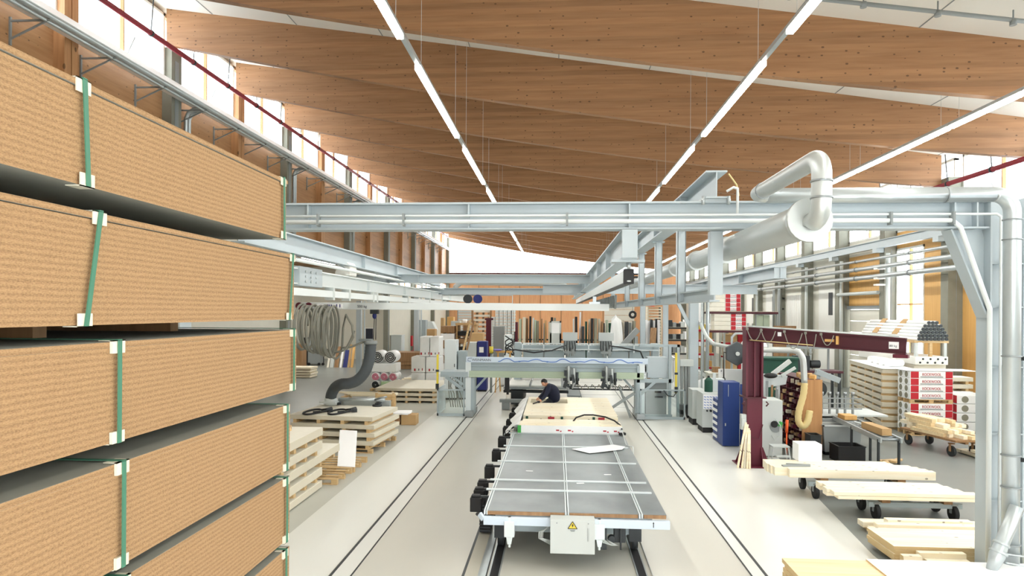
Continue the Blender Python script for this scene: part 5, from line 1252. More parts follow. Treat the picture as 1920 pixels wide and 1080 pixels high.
d = (A1 - A0).normalized(); up = Vector((0, 0, 1)); sd = d.cross(up).normalized()
m = MB().bar(tuple(A0), tuple(A1), 0.03, 0.34).bar(tuple(A0 + up * .17), tuple(A1 + up * .17), 0.16, 0.03).bar(tuple(A0 - up * .17), tuple(A1 - up * .17), 0.16, 0.03)
arm = build('arm', m, ['maroon_dark'], t)
def on_arm(f, o=0.09, z=0.0): return A0 + d * ((A1 - A0).length * f) + sd * o + up * z
build('top_conduit', MB().tube([tuple(on_arm(0, 0, .21)), tuple(on_arm(.96, 0, .21))], 0.02, 6).tube([tuple(on_arm(-.05, .06, .2)), tuple(on_arm(.9, .06, .2))], 0.014, 6), ['light_grey'], arm)
pl = on_arm(.93, .02); ang = math.atan2(d.y, d.x)
build('load_plate', MB().obox(tuple(pl), (0.2, 0.012, 0.16), (0, 0, ang)), ['paper_white'], arm)
q = on_arm(.905, .028, -.04)
text('80 kg', tuple(q), 0.07, 'text_dark', arm, (PI / 2, 0, ang))
build('plate', MB().obox(tuple(on_arm(.22, .02, .06)), (0.09, 0.012, 0.1), (0, 0, ang)), ['paper_white'], arm)
build('trolley', MB().obox(tuple(on_arm(.97, 0, -.23)), (0.3, 0.22, 0.08), (0, 0, ang)), ['maroon'], arm)
build('end_stop', MB().obox(tuple(on_arm(.6, .02, .02)), (0.05, 0.16, 0.2), (0, 0, ang)).obox(tuple(on_arm(.55, .03, -.0)), (0.2, 0.1, 0.06), (0, 0, ang)), ['orange_board'], arm)
m = MB()
for a, b, dz in ((0.0, 0.1, 0.28), (0.1, 0.2, 0.3), (0.26, 0.38, 0.4), (0.4, 0.47, 0.5), (0.5, 0.58, 0.25)):
    m.tube([tuple(on_arm(a + (b - a) * u, .11, .13 - 4 * dz * u * (1 - u))) for u in [k / 10 for k in range(11)]], 0.011, 6)
    m.obox(tuple(on_arm(a, .1, .14)), (0.05, 0.05, 0.06), (0, 0, ang))
build('festoon_cable', m, ['coil_grey'], arm)
build('air_rail', MB().tube([tuple(on_arm(0.02, .12, -.14)), tuple(on_arm(.45, .12, -.14))], 0.012, 6), ['hose_cream'], arm)
m = MB().tube([(cx + 0.2, cy - 0.22, 1.1), (cx + 0.1, cy - 0.26, 0.72), (cx - 0.1, cy - 0.26, 0.78), (cx - 0.21, cy - 0.2, 1.0)], 0.012, 6)
build('cable', m, ['maroon_dark'], t)
build('switch_box', MB().box(cx - 0.34, cy - 0.2, 0.95, cx - 0.21, cy - 0.05, 1.35).box(cx - 0.33, cy - 0.24, 1.05, cx - 0.22, cy - 0.2, 1.25), ['light_grey'], t, 0.008)
for i, (xb, xt) in enumerate(((4.68, 4.93), (4.78, 4.97), (4.84, 4.94), (4.9, 5.0), (4.96, 5.02))):
    solo('leaning_batten', MB().bar((xb, 17.55 - 0.02 * i, 0.0), (xt, 17.72, 1.15 - 0.05 * i), 0.05, 0.035), ['spruce_y' if i != 2 else 'gypsum_edge'], 'pale batten leaning on the maroon pillar, %s from the rails' % ORD[i], 'batten')

# machine row behind the crane
t = thing('storage_cabinet', 'tall deep blue steel cabinet beside the maroon pillar', 'cabinet', (5.2, 20.35, 0))
build('body', MB().box(4.97, 20.3, 0.02, 5.46, 20.95, 1.92), ['blue'], t, 0.012)
build('open_door', MB().box(5.5, 20.4, 0.04, 5.95, 20.43, 1.86), ['blue'], t, 0.006)
build('handle', MB().box(5.03, 20.285, 0.62, 5.06, 20.3, 0.7).box(5.12, 20.285, 1.5, 5.13, 20.3, 1.85), ['light_grey'], t)
t = thing('drawer_unit', 'narrow blue and white striped drawer unit behind the blue cabinet', 'drawers', (5.2, 21.2, 0))
build('body', MB().box(4.98, 21.0, 0.02, 5.45, 21.6, 1.3), ['blue'], t, 0.008)
for i in range(6): build('drawer', MB().box(4.955, 21.03, 0.12 + i * 0.2, 4.98, 21.57, 0.2 + i * 0.2), ['paper_white'], t)
t = thing('edge_machine', 'pale grey machine with a lattice patterned upper panel and black plinth', 'machine', (5.2, 22.6, 0))
build('body', MB().box(4.85, 22.55, 0.18, 5.7, 23.5, 1.32), ['light_grey'], t, 0.015)
build('plinth', MB().box(4.88, 22.6, 0, 5.66, 23.4, 0.18), ['black'], t)
m = MB().box(4.88, 22.53, 0.8, 5.66, 22.55, 1.28)
lp = build('lattice_panel', m, ['paper_white'], t)
m = MB()
for k in range(5):
    z = 0.84 + 0.09 * k
    for i in range(8): m.obox((4.93 + i * 0.095, 22.527, z), (0.07, 0.006, 0.022), (0, 0.35, 0))
build('lattice_print', m, ['wave_blue'], lp)
build('button', MB().cyl((5.0, 22.5, 0.74), (5.0, 22.55, 0.74), 0.03).cyl((5.12, 22.5, 0.74), (5.12, 22.55, 0.74), 0.04).cyl((5.4, 22.5, 0.74), (5.4, 22.55, 0.74), 0.04), ['dark_steel'], t)
t = thing('coolant_bottle', 'dark green canister on the lattice panel machine', 'canister', (5.15, 23.0, 1.32))
build('body', MB().cyl((5.15, 23.0, 1.32), (5.15, 23.0, 1.72), 0.14, n=16).cyl((5.15, 23, 1.72), (5.15, 23, 1.8), 0.13, 0.05), ['bottle_green'], t, 0.01)
build('cap', MB().cyl((5.15, 23, 1.8), (5.15, 23, 1.86), 0.04), ['black'], t)
solo('tool_stand', MB().box(5.3, 23.1, 1.32, 5.7, 23.4, 1.75).box(5.33, 23.12, 1.75, 5.42, 23.2, 1.95), ['machine_white'], 'small pale box on the lattice panel machine', 'fitting')
t = thing('side_machine', 'smaller pale grey machine box next to the wheeled cart', 'machine', (5.0, 24.2, 0))
build('body', MB().box(4.83, 24.1, 0.22, 5.3, 24.9, 1.25), ['light_grey'], t, 0.015)
build('plinth', MB().box(4.85, 24.12, 0, 5.28, 24.85, 0.22), ['black'], t)
build('switch', MB().box(5.0, 24.08, 0.95, 5.2, 24.1, 1.05).cyl((5.1, 24.07, 0.7), (5.1, 24.1, 0.7), 0.06), ['dark_steel'], t)
t = thing('lifting_cart', 'tall wheeled lifting cart with grey mast profiles beside the steel column', 'cart', (4.95, 25.7, 0))
for x in (4.78, 4.92, 5.04): build('mast', MB().box(x - 0.045, 25.8, 0.45, x + 0.045, 25.95, 2.0), ['mid_grey'], t, 0.006)
build('head_box', MB().box(4.7, 25.75, 1.95, 5.2, 26.0, 2.2), ['light_grey'], t, 0.01)
build('base', MB().box(4.68, 25.7, 0.35, 5.12, 26.2, 0.47), ['dark_steel'], t)
for x in (4.74, 5.0): build('wheel', MB().cyl((x - 0.06, 25.72, 0.25), (x + 0.06, 25.72, 0.25), 0.25, n=22), ['rubber'], t, 0.02)
t = thing('white_board', 'white notice panel with two screws above the machine row', 'panel', (6.3, 24.2, 0))
build('panel', MB().box(5.75, 24.15, 1.35, 6.85, 24.2, 2.0), ['paper_white'], t, 0.01)
build('screw', MB().cyl((5.85, 24.14, 1.93), (5.85, 24.15, 1.93), 0.02).cyl((6.75, 24.14, 1.93), (6.75, 24.15, 1.93), 0.02), ['dark_steel'], t)
for x in (5.9, 6.7): build('leg', MB().box(x - 0.03, 24.2, 0, x + 0.03, 24.26, 1.6), ['mid_grey'], t)
solo('back_counter', MB().box(5.6, 24.9, 0, 7.0, 25.5, 1.75).box(5.55, 24.85, 1.75, 7.05, 25.55, 1.8), ['cream_wall'], 'cream counter behind the white notice panel', 'counter', bevel=0.01)
solo('brown_box', MB().box(5.75, 24.95, 1.8, 6.0, 25.2, 2.0), ['brown_board'], 'small brown box on the cream counter', 'box')
t = thing('grinder_cabinet', 'pale grey machine cabinet behind the maroon pillar', 'machine', (6.1, 19.1, 0))
build('body', MB().box(5.62, 18.95, 0.02, 6.27, 19.7, 1.58), ['light_grey'], t, 0.02)
build('dark_hatch', MB().cyl((6.08, 18.93, 0.85), (6.08, 18.95, 0.85), 0.16, n=24), ['mid_grey'], t)
build('cable_drum', MB().cyl((6.03, 18.88, 0.92), (6.03, 18.93, 0.92), 0.09, n=18), ['black'], t)
build('lime_label', MB().obox((6.2, 18.93, 0.92), (0.1, 0.01, 0.14), (0, 0.4, 0)), ['green'], t)
build('loop_cable', MB().tube([(6.05, 18.9, 1.08), (6.18, 18.88, 0.9), (6.16, 18.88, 0.6), (6.02, 18.88, 0.5), (5.95, 18.9, 0.62)], 0.014, 6), ['light_grey'], t)
t = thing('slanted_panel', 'white saw guard with a slanted arm above the pale machine cabinet', 'machine part', (6.4, 20.2, 0))
build('stand', MB().box(6.1, 20.2, 0, 6.2, 20.3, 1.9).box(6.5, 20.2, 0, 6.6, 20.3, 2.0), ['machine_white'], t)
build('guard', MB().prism([(5.95, 1.75), (6.75, 1.9), (6.8, 2.15), (6.0, 2.2)], 'y', 20.15, 20.35), ['machine_white'], t)
build('slanted_arm', MB().bar((6.35, 20.1, 2.2), (6.85, 20.1, 2.6), 0.1, 0.12).bar((6.6, 20.1, 2.15), (7.0, 20.1, 2.4), 0.06, 0.08), ['light_grey'], t)
build('motor', MB().ell((6.28, 20.05, 2.16), (0.2, 0.1, 0.08)), ['black'], t)
for i in range(4):
    solo('leaning_strip', MB().bar((6.1 + 0.12 * i, 19.85, 0), (6.2 + 0.14 * i, 20.1, 2.0 - 0.12 * i), 0.06, 0.02), ['brown_board' if i % 2 else 'mid_grey'], 'thin strip standing behind the pale machine cabinet, %s from the pillar' % ORD[i], 'strip')
solo('hand_tool', MB().tube([(6.36, 18.9, 0.7), (6.37, 18.9, 1.05)], 0.04, 10).tube([(6.36, 18.9, 0.0), (6.36, 18.9, 0.7)], 0.02, 8), ['orange'], 'orange handled tool standing beside the pigeonhole rack', 'tool')
t = thing('step_stool', 'small white step stool beside the pigeonhole rack', 'stool', (6.0, 18.3, 0))
build('seat', MB().box(5.75, 18.15, 0.42, 6.2, 18.5, 0.46), ['light_grey'], t, 0.01)
for x, y in ((5.78, 18.18), (6.17, 18.18), (5.78, 18.46), (6.17, 18.46)):
    build('leg', MB().bar((x + (0.06 if x > 6 else -0.06), y, 0), (x, y, 0.43), 0.03, 0.03), ['light_grey'], t)
build('step', MB().box(5.8, 17.98, 0.2, 6.16, 18.15, 0.23), ['light_grey'], t)

# hexagonal cable reel on its swing arm
t = thing('cable_reel', 'dark hexagonal cable reel at the end of a pale swing arm', 'reel', (6.3, 24.3, 2.7))
c = Vector(FY(1381, 663, 23.6))
m = MB(); hexp = [(c.x + 0.42 * math.cos(PI / 6 + k * PI / 3), c.z + 0.42 * math.sin(PI / 6 + k * PI / 3)) for k in range(6)]
m.prism(hexp, 'y', 23.5, 23.7)
build('drum', m, ['hose_grey'], t, 0.02)
build('hub', MB().cyl((c.x, 23.45, c.z), (c.x, 23.5, c.z), 0.07), ['light_grey'], t)
pp = [(5.95, 28.2, 3.55), FY(1325, 632, 27.0), FY(1338, 645, 25.5), FY(1365, 650, 24.0), (c.x - 0.1, 23.75, c.z + 0.1)]
build('swing_arm', MB().tube(pp, 0.07, 10), ['light_grey'], t)
k0 = FY(1357, 660, 23.6)
build('cable', MB().tube([(c.x - 0.3, 23.6, c.z), k0, (k0[0], 23.6, 1.75)], 0.022, 6).ell((k0[0], 23.6, 1.65), (0.07, 0.07, 0.12)), ['black'], t)

# pigeonhole rack
t = thing('pigeonhole_rack', 'tall rack of pigeonholes full of offcuts with a tan end panel', 'rack', (7.2, 20.5, 0))
build('end_panel', MB().box(6.95, 19.38, 0, 7.5, 19.42, 2.12), ['tan_board'], t)
build('end_panel', MB().box(6.95, 21.58, 0, 7.5, 21.62, 2.12), ['orange_board'], t)
build('back_panel', MB().box(7.46, 19.42, 0, 7.5, 21.58, 2.12), ['brown_board'], t)
m = MB()
for i in range(12): m.box(6.95, 19.42, 0.08 + 0.185 * i, 7.46, 21.58, 0.1 + 0.185 * i)
build('shelf', m, ['maroon_dark'], t)
m = MB()
for i in range(1, 10): m.box(6.96, 19.42 + 0.216 * i, 0.1, 7.46, 19.435 + 0.216 * i, 2.115)
build('divider', m, ['maroon_dark'], t)
for i in range(11):
    for j in range(10):
        if R.random() < 0.32: continue
        y = 19.45 + 0.216 * j; w = R.uniform(0.07, 0.17); h = R.uniform(0.05, 0.13); z = 0.1 + 0.185 * i + 0.001
        solo('offcut', MB().box(6.93 - R.uniform(0, 0.08), y, z, 7.3, y + w, z + h), [R.choice(['maroon', 'pallet_wood', 'gypsum_edge', 'brown_board', 'maroon_dark', 'maroon'])], 'short offcut lying in a pigeonhole of the tall rack', 'offcut', 'offcuts in the pigeonholes')
for i in range(7):
    x, y = 7.0 + 0.07 * i, 19.5 + 0.3 * (i % 4)
    solo('wood_block', MB().obox((x, y, 2.12 + 0.06), (0.12, 0.16, 0.12), (0, 0, i)), ['cardboard' if i % 2 else 'orange_board'], 'small wood block on top of the pigeonhole rack, %s from its outer edge' % ORD[i], 'wood block')
pp = smooth([FY(1400, 655, 19.6), FY(1450, 656, 19.4), FY(1488, 657, 19.2)], 3) + smooth([FY(1497, 660, 19.15), FY(1503, 668, 19.1), FY(1506, 680, 19.1), FY(1508, 720, 19.1)], 4)
t = thing('dust_pipe', 'bent pale dust pipe ending in a cream flexible hose by the tan panel', 'pipe', pp[-1])
build('pipe', MB().tube(pp, 0.085, 14), ['duct_white'], t)
pp = smooth([FY(1508, 718, 19.1), FY(1506, 740, 19.08), FY(1498, 770, 19.05), FY(1497, 790, 19.0), FY(1505, 799, 19.0), FY(1514, 790, 19.0), FY(1518, 770, 19.05)], 6)
build('flexible_hose', MB().tube(pp, 0.09, 14, True, 0, [0.085 + 0.008 * (i % 2) for i in range(len(pp))]), ['hose_cream'], t)
build('pipe_stand', MB().bar((FY(1440, 656, 19.4)[0], 19.4, FY(1440, 656, 19.4)[2]), (FY(1440, 656, 19.4)[0], 19.4, 3.2), 0.03, 0.03), ['galv'], t)
solo('green_cabinet', MB().box(6.5, 23.0, 0, 8.1, 23.6, 2.45).box(6.4, 22.9, 2.45, 8.2, 23.7, 2.5), ['bottle_green'], 'dark green cabinet behind the dust pipe', 'cabinet')

# saw, conveyor and bins
t = thing('panel_saw', 'grey cross-cut saw machine with rods and clamps', 'machine', (8.2, 20.6, 0))
build('base', MB().box(7.7, 19.9, 0.05, 8.7, 21.0, 0.95), ['mid_grey'], t, 0.02)
build('table', MB().box(7.6, 20.0, 1.0, 9.6, 21.4, 1.06), ['light_grey'], t, 0.01)
m = MB()
for i in range(5): m.box(7.75 + 0.22 * i, 20.1, 1.06, 7.8 + 0.22 * i, 20.16, 1.65).cyl((7.775 + 0.22 * i, 20.13, 1.6), (7.775 + 0.22 * i, 20.13, 1.7), 0.05)
for z in (1.2, 1.35, 1.5): m.box(7.65, 20.08, z, 8.9, 20.12, z + 0.03)
build('clamp_frame', m, ['steel'], t)
build('saw_arm', MB().bar((7.7, 20.8, 1.06), (7.85, 20.6, 2.3), 0.14, 0.14).bar((7.8, 20.6, 2.25), (8.4, 20.4, 2.0), 0.12, 0.16), ['machine_grey'], t)
build('saw_guard', MB().cyl((7.75, 20.3, 1.75), (7.75, 20.42, 1.75), 0.24, n=20).cyl((7.75, 20.26, 1.75), (7.75, 20.3, 1.75), 0.1, n=14), ['dark_steel'], t)
build('hose', MB().tube([(7.6, 20.5, 2.0), (7.56, 20.4, 1.6), (7.56, 20.3, 1.2), (7.65, 20.2, 1.05)], 0.03, 8), ['green_tint'], t)
t = thing('saw_table', 'small maroon-topped bench with machinery behind the saw', 'bench', (9.0, 24.4, 0))
build('top', MB().box(8.2, 24.0, 1.9, 10.0, 24.8, 1.98), ['maroon_dark'], t)
for x, y in ((8.3, 24.1), (9.9, 24.1), (8.3, 24.7), (9.9, 24.7)): build('leg', MB().box(x - 0.04, y - 0.04, 0, x + 0.04, y + 0.04, 1.9), ['dark_steel'], t)
build('shelf', MB().box(8.25, 24.05, 2.75, 9.8, 24.6, 2.95).box(8.3, 24.6, 1.98, 8.36, 24.66, 2.95).box(9.7, 24.6, 1.98, 9.76, 24.66, 2.95), ['mid_grey'], t)
build('motor', MB().box(8.4, 24.1, 1.98, 8.9, 24.5, 2.5).cyl((8.95, 24.3, 2.2), (9.3, 24.3, 2.2), 0.14), ['dark_steel'], t, 0.02)
def at_z(px, py, z): return Vector(FZ(px, py, z))
a, b = at_z(1562, 783, 0.98), at_z(1652, 826, 0.85)
t = thing('roller_conveyor', 'inclined-looking roller conveyor on thin legs in front of the saw', 'conveyor', tuple((a + b) / 2 * 1.0))
dd = (b - a).normalized(); n_ = Vector((-dd.y, dd.x, 0)).normalized() * 0.5
if n_.y < 0: n_ = -n_
build('side_rail', MB().bar(tuple(a), tuple(b), 0.04, 0.12), ['galv'], t); build('side_rail', MB().bar(tuple(a + n_), tuple(b + n_), 0.04, 0.12), ['galv'], t)
for i in range(14):
    p = a + (b - a) * ((i + .5) / 14); build('roller', MB().cyl(tuple(p + n_ * .04), tuple(p + n_ * .96), 0.035), ['steel'], t)
for f, o in ((0.42, 0), (0.42, 1), (0.95, 0), (0.95, 1)):
    p = a + (b - a) * f + n_ * o; build('leg', MB().box(p.x - 0.025, p.y - 0.025, 0, p.x + 0.025, p.y + 0.025, p.z), ['dark_steel'], t)
c1 = a + (b - a) * .72 + n_ * .5; an = math.atan2(dd.y, dd.x)
solo('beam_offcut', MB().obox((c1.x, c1.y, c1.z + 0.13), (1.1, 0.24, 0.17), (0, 0.0, an)), ['cardboard'], 'thick tan timber piece on the roller conveyor', 'timber')
c1 = a + (b - a) * .5 + n_ * .6
solo('long_strip', MB().obox((c1.x, c1.y, c1.z + 0.07), (1.2, 0.06, 0.05), (0, 0.0, an + .1)), ['machine_white'], 'white strip on the roller conveyor', 'strip')
c1 = a + (b - a) * .12 + n_ * .5
solo('open_box', MB().obox((c1.x, c1.y, c1.z + 0.1), (0.45, 0.34, 0.12), (0, 0, an)), ['orange_board'], 'shallow orange box at the high end of the conveyor', 'box')
t = thing('grey_bin', 'grey-green steel bin below the saw', 'bin', (7.95, 19.75, 0))
build('body', MB().prism([(7.55, 0.1), (8.5, 0.1), (8.55, 0.82), (7.5, 0.82)], 'y', 19.3, 19.85), ['mid_grey'], t, 0.01)
build('rim', MB().box(7.48, 19.28, 0.82, 8.57, 19.32, 0.86).box(7.48, 19.83, 0.82, 8.57, 19.87, 0.86).box(7.48, 19.28, 0.82, 7.52, 19.87, 0.86).box(8.53, 19.28, 0.82, 8.57, 19.87, 0.86), ['light_grey'], t)
for x in (7.65, 8.4): build('foot', MB().box(x - 0.05, 19.4, 0, x + 0.05, 19.75, 0.1), ['dark_steel'], t)
def crate(x0, x1, y0, y1, h, m, label, z0=0.0):
    t = thing('plastic_crate', label, 'crate', ((x0 + x1) / 2, (y0 + y1) / 2, z0))
    k = 0.03
    build('walls', MB().box(x0, y0, z0, x1, y0 + k, z0 + h).box(x0, y1 - k, z0, x1, y1, z0 + h).box(x0, y0 + k, z0, x0 + k, y1 - k, z0 + h).box(x1 - k, y0 + k, z0, x1, y1 - k, z0 + h), [m], t)
    build('bottom', MB().box(x0 + k, y0 + k, z0, x1 - k, y1 - k, z0 + k), [m], t)
    build('rim', MB().box(x0 - 0.015, y0 - 0.015, z0 + h, x1 + 0.015, y0 + k, z0 + h + 0.02).box(x0 - 0.015, y1 - k, z0 + h, x1 + 0.015, y1 + 0.015, z0 + h + 0.02).box(x0 - 0.015, y0 + k, z0 + h, x0 + k, y1 - k, z0 + h + 0.02).box(x1 - k, y0 + k, z0 + h, x1 + 0.015, y1 - k, z0 + h + 0.02), [m], t)
crate(7.55, 8.25, 18.4, 19.0, 0.42, 'black', 'black plastic crate on the floor in front of the grey bin')
crate(7.0, 7.3, 18.9, 19.3, 0.62, 'dark_steel', 'tall dark bin at the foot of the tan panel')
for i, (x, y) in enumerate(((8.9, 18.6), (9.05, 18.4), (8.75, 18.3))):
    solo('floor_offcut', MB().obox((x, y, 0.04 + 0.05 * (i == 1)), (0.5, 0.14, 0.05), (0, 0, 0.3 + 0.5 * i)), ['pallet_wood'], 'wood offcut on the floor under the conveyor, %s' % ('nearest the bin side', 'topmost', 'nearest the trolley')[i], 'offcut')

# cream pack tower and insulation pallets
rz = -0.17
p0 = bpack(1.25, 4.6, 0.15, 0.085, 'cream panel pack of the tall tower by the lower wall, lowest layer', 'tall tower of cream packs', 3, 'gypsum', 'gypsum_edge')
# bearers must show on the long side: short cross blocks along it
def tower(cx, cy, n, z0, lab, lx, ly, rz, h=0.232):
    first = None
    for i in range(n):
        t = thing('panel_pack', lab % ORD[i], 'board pack', (cx, cy, z0 + h * i), 'tall tower of cream packs')
        build('boards', MB().box(cx - lx / 2, cy - ly / 2, z0 + h * i + 0.085, cx + lx / 2, cy + ly / 2, z0 + h * (i + 1) - 0.002, 1, 0), ['gypsum', 'gypsum_edge'], t, 0.006)
        for k in range(5):
            y = cy - ly / 2 + 0.1 + (ly - 0.3) * k / 4
            build('bearer', MB().box(cx - lx / 2 + 0.02, y, z0 + h * i, cx + lx / 2 - 0.02, y + 0.12, z0 + h * i + 0.083), ['pallet_wood'], t)
        t.rotation_euler = (0, 0, rz)
for o in list(p0.children) + [p0]: bpy.data.objects.remove(o)
tower(12.12, 25.98, 9, 0.0, 'cream panel pack in the tall tower by the lower wall, %s from the floor', 1.0, 4.4, rz)
def ipack(x, y, z, lx, ly, h, label, front=True, grp='insulation packs by the lower wall', word='ROCKWOOL'):
    t = thing('insulation_pack', label, 'insulation pack', (x, y, z), grp)
    x0, x1, y0, y1 = x - lx / 2, x + lx / 2, y - ly / 2, y + ly / 2
    build('wrapping', MB().box(x0, y0, z, x1, y1, z + h), ['film'], t, 0.018)
    if front:
        for xa in (x0 + 0.02, x1 - 0.24):
            build('red_band', MB().box(xa, y0 - 0.006, z + 0.01, xa + 0.22 + (0.03 if xa < x else 0), y0, z + h - 0.01), ['red'], t)
        text(word, (x, y0 - 0.008, z + h * 0.36), h * 0.55, 'text_red', t, align='CENTER', sx=0.8)
        build('grey_stripe', MB().box(x - 0.36, y0 - 0.005, z + 0.03, x + 0.36, y0, z + 0.06), ['mid_grey'], t)
    for yy in ((y0 + ly * .3), (y0 + ly * .75)):
        build('end_disc', MB().cyl((x0 - 0.006, yy, z + h / 2), (x0 + 0.004, yy, z + h / 2), h * 0.42, n=18), ['wool_dark'], t)
    return t
x0 = 12.28
for tier, zb in enumerate((0.0, 1.06)):
    pal('pallet', 1.35, 0.8, 0.13, 'pallet under the %s tier of red and white insulation packs' % ('lower', 'upper')[tier], loc=(x0, 23.14, zb))
    n = 4
    for i in range(n):
        ipack(x0, 23.14, zb + 0.131 + 0.232 * i, 1.36, 0.8, 0.23, 'red and white insulation pack, %s tier, %s from its pallet' % (('lower', 'upper')[tier], ORD[i]))
def ipack2(x, y, z, w, h, label):
    t = thing('insulation_pack', label, 'insulation pack', (x, y, z), 'insulation packs seen end on')
    build('wrapping', MB().box(x - w / 2, y - 0.6, z, x + w / 2, y + 0.6, z + h), ['film'], t, 0.018)
    for dx in (-w / 4, w / 4): build('end_disc', MB().cyl((x + dx, y - 0.606, z + h / 2), (x + dx, y - 0.59, z + h / 2), h * 0.38, n=18), ['wool_dark'], t)
    build('red_band', MB().box(x - w / 2 - 0.005, y - 0.6, z + 0.02, x - w / 2, y - 0.35, z + h - 0.02), ['red'], t)
pal('pallet', 1.2, 1.2, 0.13, 'pallet under the insulation packs seen end on', loc=(13.7, 23.6, 0))
for i in range(4): ipack2(13.75, 23.6, 0.131 + 0.3 * i, 1.05, 0.29, 'insulation pack with dark round ends, %s from its pallet' % ORD[i])
for i in range(2): bpack(1.5, 0.7, 0.14, 0.1, 'cream panel pack behind the end-on insulation packs, %s from below' % ORD[i], None, 3, loc=(13.75, 24.62, 1.3 + 0.25 * i))
solo('pack_base', MB().box(13.0, 24.27, 0, 14.5, 24.97, 1.3), ['gypsum'], 'tall pale pack under the two panel packs by the lower wall', 'board pack')
for j, (xx, yy) in enumerate(((14.6, 21.2),)):
    pal('pallet', 0.9, 1.1, 0.13, 'pallet under the insulation packs behind the down pipe', loc=(xx, yy, 0))
    for i in range(6): ipack2(xx, yy, 0.131 + 0.32 * i, 0.9, 0.31, 'insulation pack behind the down pipe, %s from the floor' % ORD[i])
solo('cover_sheet', MB().obox((12.6, 23.15, 2.135), (2.2, 0.86, 0.012), (0, 0, -0.02)), ['paper_white'], 'white cover sheet over the insulation pallets', 'sheet')
solo('cover_sheet', MB().obox((12.12, 25.98, 2.1), (1.06, 4.5, 0.014), (0, 0, rz)), ['paper_white'], 'white cover sheet on the cream pack tower', 'sheet')
for i in range(4):
    solo('foil_roll', MB().cyl((11.75 + 0.12 * i, 24.6 + 0.7 * i, 2.237), (12.35 + 0.12 * i, 24.8 + 0.7 * i, 2.237), 0.13, n=14), ['film'], 'silvery foil roll on the cream pack tower, %s from the front' % ORD[i], 'roll')
# tube shells on a post pallet
t = thing('post_pallet', 'stacking post pallet carrying the grey tube bundle', 'post pallet', (13.5, 27, 0))
build('crate_base', MB().box(13.0, 25.2, 0, 14.1, 29.6, 2.15), ['gypsum'], t)
build('perforated_tray', MB().box(12.95, 25.05, 2.16, 14.1, 29.6, 2.46), ['white_panel'], t, 0.02)
m = MB()
for i in range(4):
    for j in range(2): m.cyl((13.12 + 0.26 * i + 0.1 * j, 25.03, 2.24 + 0.13 * j), (13.12 + 0.26 * i + 0.1 * j, 25.06, 2.24 + 0.13 * j), 0.035, n=10)
build('tray_hole', m, ['dark_steel'], t)
for x in (13.0, 13.5, 14.0):
    for y in (25.1, 27.3, 29.5): build('post', MB().box(x - 0.05, y - 0.05, 2.46, x + 0.05, y + 0.05, 2.95), ['light_grey' if x != 13.5 else 'pallet_wood'], t)
build('deck', MB().box(12.92, 25.05, 2.95, 14.12, 29.6, 3.03), ['pallet_wood'], t)
rows = [8, 8, 7, 6, 5, 3]; q = 0; zz = 3.03
for r_, n in enumerate(rows):
    for i in range(n):
        x = 13.52 + (i - (n - 1) / 2) * 0.135; r0 = 0.066; zc = zz + r0 + r_ * 0.118
        t = thing('tube_shell', 'grey tube in the bundle on the post pallet, row %s from below' % ORD[r_], 'tube', (x, 27.2, zc), 'grey tubes on the post pallet')
        build('shell', MB().cyl((x, 25.0, zc), (x, 29.4, zc), r0, n=10), ['film' if r_ > 3 or i == 0 else 'light_grey'], t)
        build('dark_end', MB().cyl((x, 24.955, zc), (x, 25.0, zc), r0 * 0.86, n=10), ['dark_steel'], t)
for i, y in enumerate((26.4, 28.0)):
    solo('cardboard_sheet', MB().hexa([(12.98, y, 3.22), (13.4, y, 3.78), (13.4, y + 0.4, 3.78), (12.98, y + 0.4, 3.22), (12.96, y, 3.24), (13.39, y, 3.81), (13.39, y + 0.4, 3.81), (12.96, y + 0.4, 3.24)]), ['cardboard'], ('cardboard piece on the tube bundle, nearer its dark ends', 'cardboard piece on the tube bundle, farther from its dark ends')[i], 'cardboard')

# timber trolley and loose timbers
a, b = at_z(1690, 792, 0.62), at_z(1800, 818, 0.62); dd = (b - a).normalized(); an = math.atan2(dd.y, dd.x); nn = Vector((-dd.y, dd.x, 0))
if nn.y < 0: nn = -nn
mid = (a + b) / 2 + nn * 0.35; mid.z = 0
t = thing('timber_trolley', 'rusty four wheeled trolley piled with timber offcuts', 'trolley', (mid.x, mid.y, 0))
build('bed', MB().obox((mid.x, mid.y, 0.46), (2.2, 0.9, 0.06), (0, 0, an)).obox((mid.x, mid.y, 0.4), (2.0, 0.1, 0.1), (0, 0, an)), ['brown_board'], t)
for f in (-0.85, 0.85):
    for o in (-0.35, 0.35):
        p = mid + dd * f + nn * o; build('wheel', MB().cyl(tuple(p - nn * .03 + Vector((0, 0, .15))), tuple(p + nn * .03 + Vector((0, 0, .15))), 0.15, n=18), ['dark_steel'], t); build('wheel_fork', MB().obox((p.x - nn.x * .05, p.y - nn.y * .05, 0.26), (0.07, 0.02, 0.24), (0, 0, an)).obox((p.x, p.y, 0.36), (0.12, 0.12, 0.03), (0, 0, an)), ['brown_board'], t)
for i in range(22):
    lay = i // 6; o = -0.38 + 0.15 * (i % 6) + 0.05 * lay; L = R.uniform(1.2, 2.2) * (1 - 0.12 * lay); s = R.uniform(-0.3, 0.3) - 0.15 * lay
    p = mid + nn * o + dd * s
    solo('timber_offcut', MB().obox((p.x, p.y, 0.492 + 0.05 + 0.105 * lay), (L, 0.13, 0.1), (0, 0, an + R.uniform(-.06, .06))), ['spruce_x' if i % 3 else 'plywood'], 'timber on the rusty trolley, %s layer, %s from its front edge' % (ORD[lay], ORD[i % 6]), 'timber', 'timbers on the rusty trolley')
